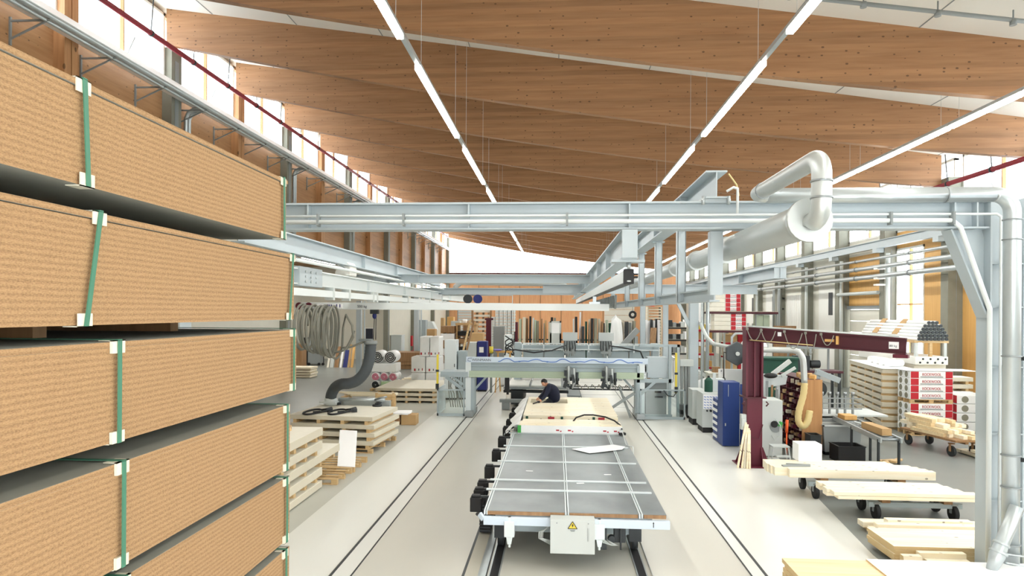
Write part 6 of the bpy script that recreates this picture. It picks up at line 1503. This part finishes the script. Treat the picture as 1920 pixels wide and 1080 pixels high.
for i in range(10):
    lay = i // 5
    x = 11.75 + 0.34 * (i % 5) + 0.1 * lay + (0.15 if i == 0 else 0); L = 5.2 - 0.5 * (i % 3); y = 17.9 - 0.2 * (i % 4) - (0.3 if i % 5 == 0 else 0)
    solo('floor_plank', MB().obox((x, y, 0.06 + 0.1 * lay + (0.0 if lay == 0 else 0.02)), (0.3, L, 0.075), (0, 0, 0.06)), ['spruce_y'], 'long plank on the floor behind the down pipe, %s layer, %s from the hall middle' % (ORD[lay], ORD[i % 5]), 'plank', 'planks on the floor by the lower wall')

# trolleys with new boards
def trolley(cx, cy, lx, ly, label, zb=0.42):
    t = thing('board_trolley', label, 'trolley', (cx, cy, 0))
    f = MB().box(cx - lx / 2, cy - ly / 2, zb - 0.1, cx + lx / 2, cy - ly / 2 + 0.08, zb).box(cx - lx / 2, cy + ly / 2 - 0.08, zb - 0.1, cx + lx / 2, cy + ly / 2, zb)
    build('frame', f, ['machine_grey'], t, 0.006)
    for x in (cx - lx / 2 + 0.3, cx + lx / 2 - 0.3): build('bolster', MB().box(x - 0.08, cy - ly / 2 - 0.06, zb, x + 0.08, cy + ly / 2 + 0.06, zb + 0.09), ['brown_board'], t)
    for x in (cx - lx / 2 + 0.15, cx + lx / 2 - 0.15):
        for y in (cy - ly / 2 + 0.04, cy + ly / 2 - 0.04):
            w = build('wheel', MB().cyl((x - 0.04, y, 0.15), (x + 0.04, y, 0.15), 0.15, n=20), ['rubber'], t, 0.01)
            build('wheel_fork', MB().box(x - 0.06, y - 0.03, 0.15, x - 0.045, y + 0.03, 0.33).box(x + 0.045, y - 0.03, 0.15, x + 0.06, y + 0.03, 0.33).box(x - 0.06, y - 0.06, 0.3, x + 0.06, y + 0.06, 0.33), ['steel'], w)
    return t
trolley(6.55, 15.2, 2.2, 0.85, 'board trolley in front of the maroon pillar, half hidden by its load', 0.37)
zb = 0.462
for i in range(6):
    y = 14.72 + 0.16 * i; xl = (5.02, 4.76, 4.72, 4.7, 4.72, 4.74)[i]; xr = 8.05 - (0.0, 0.06, 0.15, 0.25, 0.55, 0.6)[i]
    solo('new_board', MB().box(xl, y, zb, xr, y + 0.155, zb + 0.18), ['spruce_x'], 'thick new board on the trolley by the maroon pillar, %s from the front' % ORD[i], 'board', 'boards on the trolley by the maroon pillar', 0.005)
p = at_z(1519, 866, zb + 0.18)
solo('white_box', MB().box(p.x - 0.26, p.y, zb + 0.18, p.x + 0.26, p.y + 0.4, zb + 0.58), ['paper_white'], 'white cardboard box standing on the trolley boards', 'box', bevel=0.012)
solo('thin_strips', MB().obox((5.25, 15.0, zb + 0.195), (0.6, 0.1, 0.03), (0, 0, 0.1)).obox((5.35, 15.15, zb + 0.192), (0.5, 0.06, 0.024), (0, 0, -0.1)), ['mid_grey'], 'thin grey strips lying on the trolley boards', 'strip')
trolley(6.95, 13.75, 1.75, 0.7, 'board trolley with dark rubber wheels, second from the pillar', 0.34)
zb = 0.432
for i in range(4):
    y = 13.2 + 0.22 * i; xl = 5.34 + (0.0, -.05, .03, -.02, .02)[i]; xr = 7.98 - 0.07 * i + (0.1 if i == 0 else 0)
    t = solo('new_board', MB().box(xl + (.08 if i == 0 else 0), y, zb, xr, y + 0.21, zb + 0.065), ['spruce_x'], 'new board in the lower layer on the second trolley, %s from the front' % ORD[i], 'board', 'boards on the second trolley', 0.004)
    solo('new_board', MB().box(xl, y, zb + 0.07, xr - 0.05, y + 0.21, zb + 0.14), ['spruce_x'], 'new board in the upper layer on the second trolley, %s from the front' % ORD[i], 'board', 'boards on the second trolley', 0.004)
# timber piles on the floor
def ft(px0, px1, pyt, z, d, h, label, m='spruce_x', grp='timbers piled behind the plywood', xr=None):
    """a timber whose upper front edge runs from px0 to px1 at height pyt; d deep, h thick"""
    a = at_z(px0, pyt, z); b = at_z(px1, pyt, z)
    x1 = b.x if xr is None else xr
    return solo('timber', MB().box(a.x, a.y, z - h, x1, a.y + d, z), [m], label, 'timber', grp, 0.005)
for i, (x0_, x1_, yy) in enumerate(((5.45, 5.6, 0),)): pass
for i, x in enumerate((5.75, 7.3, 8.7)):
    solo('floor_bearer', MB().box(x, 10.94, 0, x + 0.1, 13.0, 0.078), ['pallet_wood'], 'wooden bearer under the floor timbers, %s from the hall middle' % ORD[i], 'bearer')
def tim(x0, x1, y0, y1, z0, z1, label, mats=('spruce_x',), grp='timbers piled behind the plywood', **k):
    return solo('timber', MB().box(x0, y0, z0, x1, y1, z1, len(mats) - 1, 0), list(mats), label, 'timber', grp, 0.005)
tim(5.62, 8.2, 12.62, 12.85, 0.08, 0.18, 'long lower timber at the back of the floor pile')
tim(5.98, 7.45, 12.45, 12.61, 0.08, 0.28, 'short higher timber at the back of the floor pile')
tim(5.62, 8.3, 12.25, 12.44, 0.08, 0.17, 'lower timber in the middle of the floor pile')
tim(5.72, 8.3, 12.27, 12.44, 0.171, 0.25, 'upper timber in the middle of the floor pile')
tim(5.58, 8.3, 11.95, 12.2, 0.08, 0.17, 'lower timber just behind the wide layered boards')
for i in range(4):
    solo('engineered_board', MB().box(5.36 - 0.02 * (i % 2), 10.92, 0.08 + 0.062 * i, 8.9, 11.85, 0.14 + 0.062 * i, 1, 0), ['spruce_x', 'ply_edge'], 'wide pale board with a layered end in the floor pile, %s from below' % ORD[i], 'board', 'wide boards in the floor pile')
y1 = 10.28
for i, (xa, xb, nm) in enumerate(((5.72, 6.36, 'left of the portal column'), (7.08, 8.9, 'right of the portal column'))):
    solo('grooved_board', MB().box(xa, y1, 0.08, xb, y1 + 0.5, 0.2).box(xa - 0.06, y1 + 0.5, 0.08, xb, y1 + 0.62, 0.28), ['spruce_x'], 'broad board with a raised back edge on the floor, %s' % nm, 'board', bevel=0.005)
    for j, x in enumerate((xa + 0.05, xb - 0.2)): solo('floor_bearer', MB().box(x, y1 + 0.02, 0, x + 0.1, y1 + 0.6, 0.078), ['pallet_wood'], 'wooden bearer under the broad board %s, %s' % (nm, ('nearer the hall middle', 'nearer the wall')[j]), 'bearer')
solo('rebated_timber', MB().prism([(y1 + 0.02, 0.0), (y1 + 0.5, 0.0), (y1 + 0.5, 0.26), (y1 + 0.4, 0.26), (y1 + 0.36, 0.14), (y1 + 0.16, 0.14), (y1 + 0.12, 0.2), (y1 + 0.02, 0.2)], 'x', 5.36, 5.64, 0, 1), ['spruce_x', 'ply_edge'], 'short rebated timber end in front of the wide boards', 'timber')
# plywood at the very front
a = at_z(1466, 1046, 0.46); c = at_z(1622, 1050, 0.46)
for i in range(7):
    solo('plywood_sheet', MB().box(a.x + 0.015 * (i % 3), 7.4, 0.02 + 0.063 * i, c.x + 1.25, a.y - 0.02 * (i % 2), 0.08 + 0.063 * i, 1, 0), ['plywood', 'ply_edge'], 'yellowish plywood sheet in the nearest floor stack, %s from the floor' % ORD[i], 'plywood', 'plywood sheets nearest the camera', 0.002)
solo('white_plywood', MB().box(c.x, 7.4, 0.462, 7.6, c.y - 0.02, 0.484, 1, 0), ['paper_white', 'ply_edge'], 'bright white coated sheet on the nearest plywood stack', 'sheet', bevel=0.002)
solo('plywood_block', MB().box(5.95, 7.4, 0.0, 7.6, c.y - 0.05, 0.46, 1, 0), ['plywood', 'ply_edge'], 'second plywood pack under the white coated sheet', 'plywood')
# ================================================================ the far end of the hall
def px_box(name, px0, px1, pyt, Y, m, label, cat, zb=0.0, d=0.6, group=None, bevel=0.0):
    a, b = FY(px0, pyt, Y), FY(px1, pyt, Y)
    return solo(name, MB().box(a[0], Y, zb, b[0], Y + d, a[2]), [m], label, cat, group, bevel)
# rack of boards standing on edge
t = thing('board_rack', 'long dark rack holding boards upright beyond the second gantry', 'rack', (0.5, 45, 0))
build('base', MB().box(-3.0, 44, 0, 5.4, 46.6, 0.15), ['dark_steel'], t)
for i in range(7):
    x = -2.9 + i * 1.38
    build('upright', MB().box(x - 0.05, 46.3, 0.15, x + 0.05, 46.4, 2.6), ['dark_steel'], t)
build('back_rail', MB().box(-3.0, 46.4, 2.0, 5.4, 46.5, 2.1).box(-3.0, 46.4, 1.0, 5.4, 46.5, 1.1), ['dark_steel'], t)
cols = ['dark_steel', 'brown_board', 'mid_grey', 'gypsum_edge', 'bottle_green', 'black', 'machine_green', 'light_grey', 'cardboard', 'wool_dark']
cn = {'dark_steel': 'dark grey', 'brown_board': 'brown', 'mid_grey': 'mid grey', 'gypsum_edge': 'beige', 'bottle_green': 'dark green', 'black': 'black', 'machine_green': 'pale green', 'light_grey': 'light grey', 'cardboard': 'tan', 'wool_dark': 'olive grey'}
px = 966; k = 0
spec = [('maroon', 5, 604), ('machine_green', 5, 598), ('gypsum_edge', 6, 595), ('brown_board', 4, 597), ('black', 4, 593), ('light_grey', 3, 596), ('machine_green', 4, 600), ('wool_dark', 5, 602), ('brown_board', 3, 598), ('mid_grey', 3, 606), ('cardboard', 4, 601), ('gypsum_edge', 4, 604), ('black', 5, 595), ('wool_dark', 5, 596), ('mid_grey', 4, 606), None, ('light_grey', 3, 598), ('black', 5, 594), ('paper_white', 3, 585), ('dark_steel', 6, 612), ('bottle_green', 4, 603), ('gypsum_edge', 3, 599), ('black', 5, 597), ('wool_dark', 6, 597), ('gypsum_edge', 4, 598), ('brown_board', 4, 603), ('dark_steel', 4, 606), ('machine_green', 4, 600), ('bottle_green', 6, 606), ('black', 5, 608), ('light_grey', 4, 602), ('mid_grey', 5, 604), ('gypsum_edge', 3, 600), ('dark_steel', 6, 603), ('mid_grey', 5, 605), ('wool_dark', 5, 602)]
cn['maroon'] = 'maroon'; cn['paper_white'] = 'white'
for s in spec:
    if s is None:
        px += 24; continue
    m, w, py = s
    Y = 44.3 + R.uniform(0, 1.2); a, b = FY(px, py, Y), FY(px + w - 0.7, py, Y); ln = R.uniform(-0.06, 0.06)
    mb = MB().hexa([(a[0], Y, 0.151), (b[0], Y, 0.151), (b[0], Y + 0.8, 0.151), (a[0], Y + 0.8, 0.151), (a[0] + ln, Y, a[2]), (b[0] + ln, Y, a[2]), (b[0] + ln, Y + 0.8, a[2]), (a[0] + ln, Y + 0.8, a[2])])
    solo('upright_board', mb, [m], '%s board standing upright in the far rack, %s from the tall windows' % (cn[m], ORD[k]), 'board', 'boards upright in the far rack')
    px += w + 1.4; k += 1
t = thing('window_unit', 'white framed window unit standing in the far rack', 'window unit', (0, 43.6, 0))
a, b = FY(1031, 602, 43.6), FY(1052, 602, 43.6)
build('frame', MB().box(a[0], 43.6, 1.9, a[0] + 0.1, 43.7, a[2]).box(b[0] - 0.1, 43.6, 1.9, b[0], 43.7, a[2]).box(a[0], 43.6, a[2] - 0.1, b[0], 43.7, a[2]).box(a[0], 43.6, 1.9, b[0], 43.7, 2.6), ['light_grey'], t)
build('pane', MB().box(a[0] + 0.1, 43.64, 2.6, b[0] - 0.1, 43.66, a[2] - 0.1), ['paper_white'], t)
build('stand', MB().box(a[0], 43.58, 0, a[0] + 0.08, 43.72, 1.9).box(b[0] - 0.08, 43.58, 0, b[0], 43.72, 1.9), ['dark_steel'], t)
a = FY(1152, 590, 40); 
def drape(u, v):
    w = 2 * PI * u; r = (0.5 - 0.26 * v ** 1.5) * (1 + 0.14 * math.sin(5 * w + 2 * v) + 0.1 * math.sin(3 * w - 5 * v)); 
    return (a[0] + 0.12 * math.sin(2.2 * v) + r * math.cos(w) * (1 if v < 0.98 else 0), 40.4 + 0.7 * r * math.sin(w) * (1 if v < 0.98 else 0), 3.75 * v + 0.12 * math.sin(w) * v)
mb = MB().grid(drape, 28, 16)
solo('dust_cover', mb, ['film'], 'tall white cloth-covered object beyond the second gantry', 'cover')
solo('sloped_chute', MB().bar((a[0] + 0.3, 39.4, 1.9), (a[0] + 1.3, 39.4, 3.0), 0.5, 0.3).box(a[0] + 0.2, 39.2, 0, a[0] + 0.4, 39.6, 1.9).box(a[0] + 1.1, 39.2, 0, a[0] + 1.3, 39.6, 2.6), ['mid_grey'], 'sloping grey chute beside the white cover', 'chute')
a = FY(1186, 590, 40)
t = thing('hanging_reel', 'round black hose reel hanging in front of the far cream door', 'reel', a)
build('drum', MB().tube([(a[0] + 0.17 * math.cos(q * PI / 8), 40, a[2] + 0.17 * math.sin(q * PI / 8)) for q in range(17)], 0.07, 8), ['black'], t)
build('hub', MB().cyl((a[0], 39.95, a[2]), (a[0], 40.05, a[2]), 0.06), ['light_grey'], t)
build('hanger', MB().tube([(a[0], 40, a[2] + 0.2), (a[0], 40, 5.1)], 0.012, 5), ['dark_steel'], t)
solo('reel_rail', MB().ibeam('x', 2.55, 5.6, 40, 5.1, 5.3, 0.15), ['crane_grey'], 'short steel rail carrying the black hose reel', 'rail')
solo('leaning_timber', MB().bar((4.6, 33.5, 0), (4.95, 34.5, 3.2), 0.3, 0.08), ['brown_board'], 'broad brown board leaning behind the gantry cabinet', 'board')
t = thing('door_9', 'cream sectional door in the orange end wall', 'door', (7.5, YF, 0), kind='structure')
m = MB()
for i in range(7): m.box(5.9, YF - 0.08, 0.02 + 0.72 * i, 9.6, YF - 0.01, 0.7 + 0.72 * i)
q = build('door_leaf', m, ['cream_wall'], t, 0.02); q['kind'] = 'structure'
for i in range(9):
    struct('wall_far_batten', MB().box(-12.5 + 2.6 * i, YF - 0.06, 0, -12.42 + 2.6 * i, YF, 8.68), ['brown_board'], 'thin vertical batten on the orange end wall, %s from the tall windows' % ORD[i], 'batten')
# stack of slim pallets and white boards by the cabinet
a, b = FY(1214, 573, 58), FY(1241, 573, 58)
for i in range(18):
    z = 0.25 * i
    solo('slim_pallet', MB().box(a[0], 58, z, b[0], 59.2, z + 0.06).box(a[0], 58, z + 0.18, b[0], 59.2, z + 0.235).box(a[0], 58, z + 0.06, a[0] + 0.1, 59.2, z + 0.18).box(b[0] - 0.1, 58, z + 0.06, b[0], 59.2, z + 0.18), ['gypsum_edge'], 'slim cream pallet in the tall far stack, %s from the floor' % ORD[i], 'pallet', 'slim pallets in the tall far stack')
solo('orange_bin', MB().cyl(((a[0] + b[0]) / 2 - 0.2, 58.6, 4.5), ((a[0] + b[0]) / 2 - 0.2, 58.6, 4.95), 0.26), ['orange'], 'orange tub on the tall stack of slim pallets', 'tub')
for i in range(7):
    px_box('white_profile', 1206 + 4.6 * i, 1209.6 + 4.6 * i, 598 + (i * 7) % 5, 48 + 0.2 * (i % 3), 'paper_white' if i not in (3, 5) else 'dark_steel', '%s upright panel behind the blue-grey cabinet, %s from the rack' % ('white' if i not in (3, 5) else 'dark', ORD[i]), 'panel', 0, 0.5)
# shelves with red beams
def shelf(x0, x1, y, h, levels, label, m='red', pm='light_grey', d=1.0):
    t = thing('shelf_rack', label, 'shelf', ((x0 + x1) / 2, y, 0))
    for x in (x0, x1):
        for yy in (y, y + d): build('post', MB().box(x - 0.05, yy - 0.05, 0, x + 0.05, yy + 0.05, h), [pm], t)
    for z in levels:
        for ya, yb in ((y - 0.04, y + 0.02), (y + d - 0.02, y + d + 0.04)): build('shelf_beam', MB().box(x0, ya, z - 0.12, x1, yb, z), [m], t)
        build('shelf_deck', MB().box(x0, y, z, x1, y + d, z + 0.02), ['gypsum_edge'], t)
    return t
def fill(x0, x1, y, z, n, mats, what, where, hs=(0.3, 0.6), d=0.8):
    w = (x1 - x0 - 0.2) / n
    for i in range(n):
        xx = x0 + 0.1 + w * i; h = R.uniform(*hs); m = mats[i % len(mats)]
        solo(what, MB().box(xx, y + 0.08, z + 0.021, xx + w * 0.88, y + d, z + 0.02 + h), [m], '%s box on %s, %s from the hall middle' % (cn.get(m, {'yellow': 'yellow', 'orange_board': 'orange', 'paper_white': 'white', 'red': 'red', 'pallet_wood': 'wooden'}.get(m, m)), where, ORD[i]), 'box', None, 0.01)
shelf(7.9, 9.3, 40, 3.6, (0.8, 1.6, 2.4, 3.0), 'shelf rack with red beams and yellow boxes behind the steel column')
for z, nm in ((0.8, 'the lowest red-beam shelf'), (1.6, 'the second red-beam shelf'), (2.4, 'the third red-beam shelf')):
    fill(7.9, 9.3, 40, z, 4, ['yellow', 'cardboard', 'paper_white', 'orange_board'], 'storage_box', nm)
fill(7.9, 9.3, 40, 3.0, 3, ['cardboard', 'yellow', 'paper_white'], 'storage_box', 'the top red-beam shelf', (0.3, 0.45))
shelf(9.6, 11.2, 39.0, 3.4, (0.7, 1.5, 2.3), 'second shelf rack with red beams and wooden boxes')
for z, nm in ((0.7, 'the lowest shelf of the second red rack'), (1.5, 'the middle shelf of the second red rack'), (2.3, 'the top shelf of the second red rack')):
    fill(9.6, 11.2, 39.0, z, 4, ['cardboard', 'pallet_wood', 'red', 'brown_board'], 'storage_box', nm, (0.3, 0.6))
shelf(8.2, 10.4, 50, 3.4, (1.0, 2.0, 2.9), 'dark tool shelf far behind the red-beam rack', 'dark_steel', 'dark_steel')
for z, nm in ((1.0, 'the lowest dark tool shelf'), (2.0, 'the middle dark tool shelf'), (2.9, 'the top dark tool shelf')):
    fill(8.2, 10.4, 50, z, 7, ['dark_steel', 'mid_grey', 'black', 'light_grey', 'paper_white'], 'tool_box', nm, (0.25, 0.6))
solo('tall_white_panel', MB().box(11.1, 56, 0, 12.0, 56.1, 5.0).box(11.75, 55.98, 2.2, 11.9, 56, 3.4), ['paper_white'], 'tall white panel behind the dark tool shelf', 'panel')
solo('olive_sack', MB().ell((8.55, 39.4, 0.9), (0.22, 0.3, 0.9)), ['wool_dark'], 'olive brown upright sack in front of the red-beam rack', 'sack')
solo('brown_board', MB().box(11.9, 37.5, 0, 13.1, 37.58, 3.3), ['brown_board'], 'brown upright board behind the cable reel', 'board')
solo('white_foil', MB().ell((7.1, 30.6, 0.55), (1.0, 0.7, 0.55), 18, 8), ['film'], 'heap of white foil beyond the yellow barrier', 'foil')
solo('white_tarpaulin', MB().grid(lambda u, v: (5.4 + 1.7 * u, 31.5 + 1.2 * v, 1.9 - 0.9 * u + 0.08 * math.sin(9 * u + 4 * v)), 14, 8).grid(lambda u, v: (5.4 + 1.7 * u, 31.5 + 1.2 * v, 1.88 - 0.9 * u + 0.08 * math.sin(9 * u + 4 * v)), 14, 8).box(5.5, 31.6, 0, 5.6, 31.7, 1.8).box(5.5, 32.5, 0, 5.6, 32.6, 1.8).box(6.9, 31.6, 0, 7.0, 31.7, 1.0), ['film'], 'sloping white tarpaulin beyond the yellow barrier', 'tarpaulin')
# high pallet rack with insulation
t = shelf(8.3, 12.2, 37.6, 5.3, (3.02, 4.06), 'high pallet rack carrying red and white insulation packs', 'maroon_dark', 'mid_grey', 0.9)
for lv, z in ((0, 4.081), (1, 3.041)):
    for i in range(4):
        for j in range(2 if lv else 2):
            x = (8.85, 9.72)[j] + (0.3 if lv else 0); h = 0.24
            if j == 0:
                t = thing('insulation_pack', 'cream insulation pack on the %s level of the high rack, %s from below' % (('top', 'lower')[lv], ORD[i]), 'insulation pack', (x, 38, z + h * i), 'packs on the high rack')
                build('wrapping', MB().box(x - 0.45, 37.6, z + h * i, x + 0.44, 38.4, z + h * (i + 1) - 0.005), ['gypsum'], t, 0.02)
            else:
                ipack(x, 38.0, z + h * i, 0.85, 0.8, h - 0.005, 'red and white insulation pack on the %s level of the high rack, %s from below' % (('top', 'lower')[lv], ORD[i]), True, 'packs on the high rack')
t = thing('glass_stillage', 'glass stillage with greenish panes on the high pallet rack', 'stillage', (11.6, 37.9, 3.04))
build('frame', MB().box(10.95, 37.62, 3.041, 12.1, 38.3, 3.1).box(10.95, 37.62, 3.1, 11.0, 37.7, 3.95).box(12.05, 37.62, 3.1, 12.1, 37.7, 3.95).box(10.95, 37.62, 3.9, 12.1, 37.7, 3.95), ['mid_grey'], t)
build('panes', MB().box(11.0, 37.75, 3.1, 11.4, 38.2, 3.88).box(11.42, 37.75, 3.1, 11.75, 38.2, 3.88), ['machine_green'], t)
t = thing('pipe_frame', 'rounded grey tube frame behind the maroon pillar', 'frame', (8.3, 29, 0))
build('tube', MB().tube([(7.2, 28, 0), (7.2, 28, 3.0), (7.35, 28, 3.15), (10.2, 28, 3.2), (10.35, 28, 3.05), (10.35, 28, 0)], 0.05, 8), ['galv'], t)
solo('white_bag', MB().ell((7.9, 27.4, 2.55), (0.55, 0.4, 0.5), 18, 10).box(7.5, 27.1, 0.0, 8.3, 27.7, 2.2), ['film'], 'bulging white filter bag above the cable reel', 'bag')

# left of the rails, far end
def stack(name, x0, x1, y, n, h, z0, ma, mb_, lab, grp, d=1.2, gap=0.08):
    for i in range(n):
        z = z0 + h * i
        t = thing(name, lab % ORD[i], 'board pack', ((x0 + x1) / 2, y, z), grp)
        build('boards', MB().box(x0, y, z + gap, x1, y + d, z + h - 0.004), [ma if i % 2 == 0 else mb_], t)
        for f in (0.1, 0.5, 0.85):
            xx = x0 + (x1 - x0) * f; build('bearer', MB().box(xx, y + 0.02, z, xx + 0.1, y + d, z + gap - 0.002), ['brown_board'], t)
stack('board_pack', -7.75, -6.2, 62, 11, 0.41, 0, 'gypsum', 'gypsum', 'pale board pack in the tall far stack, %s from the floor', 'tall far stack of pale packs', gap=0.2)
for i in range(2): solo('stack_post', MB().box(-7.95 + 1.75 * i, 61.8, 0, -7.8 + 1.75 * i, 61.95, 4.5), ['brown_board'], ('brown post beside the tall far pack stack, towards the tall windows', 'brown post beside the tall far pack stack, towards the hall middle')[i], 'post')
stack('board_pack', -7.7, -6.85, 44, 6, 0.5, 0, 'paper_white', 'brown_board', 'wrapped board pack left of the brown cantilever rack, %s from the floor', 'white and brown packs by the cantilever rack', gap=0.06)
t = thing('cantilever_rack', 'brown timber rack with dark boards slid into it', 'rack', (-6.2, 45, 0))
build('frame', MB().box(-6.75, 44.5, 0, -6.65, 46, 3.1).box(-5.55, 44.5, 0, -5.45, 46, 3.1).box(-6.8, 44.45, 3.05, -5.4, 46.05, 3.2), ['cardboard'], t)
for i, z in enumerate((0.6, 1.2, 1.8, 2.3)):
    build('shelf', MB().box(-6.65, 44.5, z, -5.55, 46, z + 0.05), ['brown_board'], t)
for i, z in enumerate((0.655, 1.255, 1.855, 2.355)): solo('dark_board_pile', MB().box(-6.6, 44.4, z, -5.6, 46, z + 0.3), ['black' if i % 2 else 'brown_board'], 'dark board pile in the brown cantilever rack, %s shelf from below' % ORD[i], 'board pile')
solo('white_canister', MB().cyl((-6.2, 44.8, 3.2), (-6.2, 44.8, 3.45), 0.16), ['paper_white'], 'white canister on top of the brown cantilever rack', 'canister')
t = thing('jib_pillar', 'dark maroon pillar far behind the dark blue cabinet', 'pillar', (-4.6, 45, 0))
build('post', MB().hcol(-4.6, 45, 0.02, 3.4, 0.34, 0.3, 0.04, 0.03), ['maroon'], t)
build('base_plate', MB().box(-4.9, 44.7, 0, -4.3, 45.3, 0.02), ['maroon'], t)
build('head', MB().box(-4.85, 44.85, 3.4, -4.3, 45.15, 3.55), ['maroon_dark'], t)
for i in range(6):
    a, b = FY(921 + 7.6 * i, 575, 60), FY(927.4 + 7.6 * i, 575, 60)
    t = thing('profile_stillage', 'tall column of stacked grey metal profiles at the far end, %s from the tall windows' % ORD[i], 'stillage', (a[0], 60, 0), 'columns of grey profiles')
    m = MB(); hh = a[2] - (0.9 if i == 0 else 0)
    nz = 16
    for k in range(nz): m.box(a[0], 60, hh * k / nz, b[0], 61, hh * (k + 0.8) / nz)
    build('profiles', m, ['light_grey'], t)
    build('edge_strip', MB().box(a[0] + 0.02, 59.97, 0, a[0] + 0.08, 60.0, hh).box(b[0] - 0.08, 59.97, 0, b[0] - 0.02, 60.0, hh), ['machine_white'], t)
    if i in (0, 5):
        build('clip', MB().box(a[0] - 0.02, 59.9, 0, a[0] + 0.02, 59.98, hh), ['dark_steel'], t)
t = thing('louvre_panel', 'grey louvred panel between the far columns', 'panel', (-9.6, 70, 0))
m = MB()
for i in range(16): m.box(-10.4, 70, 0.2 + 0.28 * i, -8.9, 70.1, 0.42 + 0.28 * i)
build('slats', m, ['light_grey'], t)
build('frame', MB().box(-10.5, 70, 0, -10.4, 70.15, 4.8).box(-8.9, 70, 0, -8.8, 70.15, 4.8), ['mid_grey'], t)
for i, (pa, pb, py, Y, m) in enumerate(((838, 850, 594, 55, 'orange_board'), (826, 832, 596, 52, 'cardboard'), (845, 862, 602, 50, 'light_grey'), (868, 878, 602, 48, 'brown_board'), (780, 798, 600, 50, 'machine_grey'), (800, 815, 617, 46, 'cardboard'), (880, 906, 624, 42, 'cardboard'), (925, 945, 612, 46, 'mid_grey'), (945, 958, 628, 42, 'machine_white'))):
    px_box('far_goods', pa, pb, py, Y, m, ('orange upright board near the far louvred panel', 'tan timber piece standing by the far wall post', 'grey metal box behind the cantilever rack', 'brown board behind the leaning battens', 'grey machine body in front of the far columns', 'tan boxes behind the white wrapped packs', 'tan low pile in front of the tall pale stack', 'grey machine unit in front of the grey profiles', 'white bundle beside the grey profiles')[i], 'goods', 0, 0.8, None, 0.03)
solo('cable_tangle', MB().tube([(FY(955, 635, 38)[0] + 0.25 * math.cos(k * 0.9), 38 + 0.2 * math.sin(k * 1.3), 1.6 + 0.25 * math.sin(k * 0.7) + 0.02 * k) for k in range(40)], 0.035, 6).box(FY(955, 635, 38)[0] - 0.3, 37.8, 0, FY(955, 635, 38)[0] + 0.3, 38.2, 1.3), ['dark_steel'], 'tangle of dark cables on a stand behind the gantry', 'cable')
solo('white_roll_heap', MB().cyl((-2.9, 36, 1.0), (-1.9, 36.2, 1.0), 0.35, n=16).cyl((-2.7, 36.6, 0.35), (-1.7, 36.8, 0.35), 0.35, n=16).cyl((-3.0, 35.6, 0.35), (-1.9, 35.8, 0.35), 0.35, n=16), ['film'], 'white rolls heaped behind the gantry cable', 'roll')
# ================================================================ camera, daylight, exposure
cd = bpy.data.cameras.new('camera'); cam = bpy.data.objects.new('camera', cd); C.objects.link(cam)
cd.sensor_width = 36; cd.sensor_fit = 'HORIZONTAL'; cd.lens = 36 * FPX / 1920; cd.shift_y = 44 / 1920
cd.clip_start = 0.05; cd.clip_end = 500
cam.matrix_world = Matrix.Translation((0, 0, EYE)) @ Matrix.Rotation(YAW, 4, 'Z') @ Matrix.Rotation(PI / 2, 4, 'X') @ Matrix.Rotation(ROLL, 4, 'Z')
S = bpy.context.scene; S.camera = cam
w = bpy.data.worlds.new('sky'); S.world = w; w.use_nodes = True
bg = w.node_tree.nodes['Background']; bg.inputs['Color'].default_value = (0.97, 0.99, 1.0, 1); bg.inputs['Strength'].default_value = 6.0
S.view_settings.view_transform = 'Standard'; S.view_settings.look = 'None'; S.view_settings.gamma = 1; S.view_settings.use_curve_mapping = False
S.view_settings.exposure = 0.46
S.cycles.use_denoising = True
S.cycles.max_bounces = 10; S.cycles.diffuse_bounces = 6; S.cycles.transparent_max_bounces = 16
S.cycles.sample_clamp_indirect = 6.0
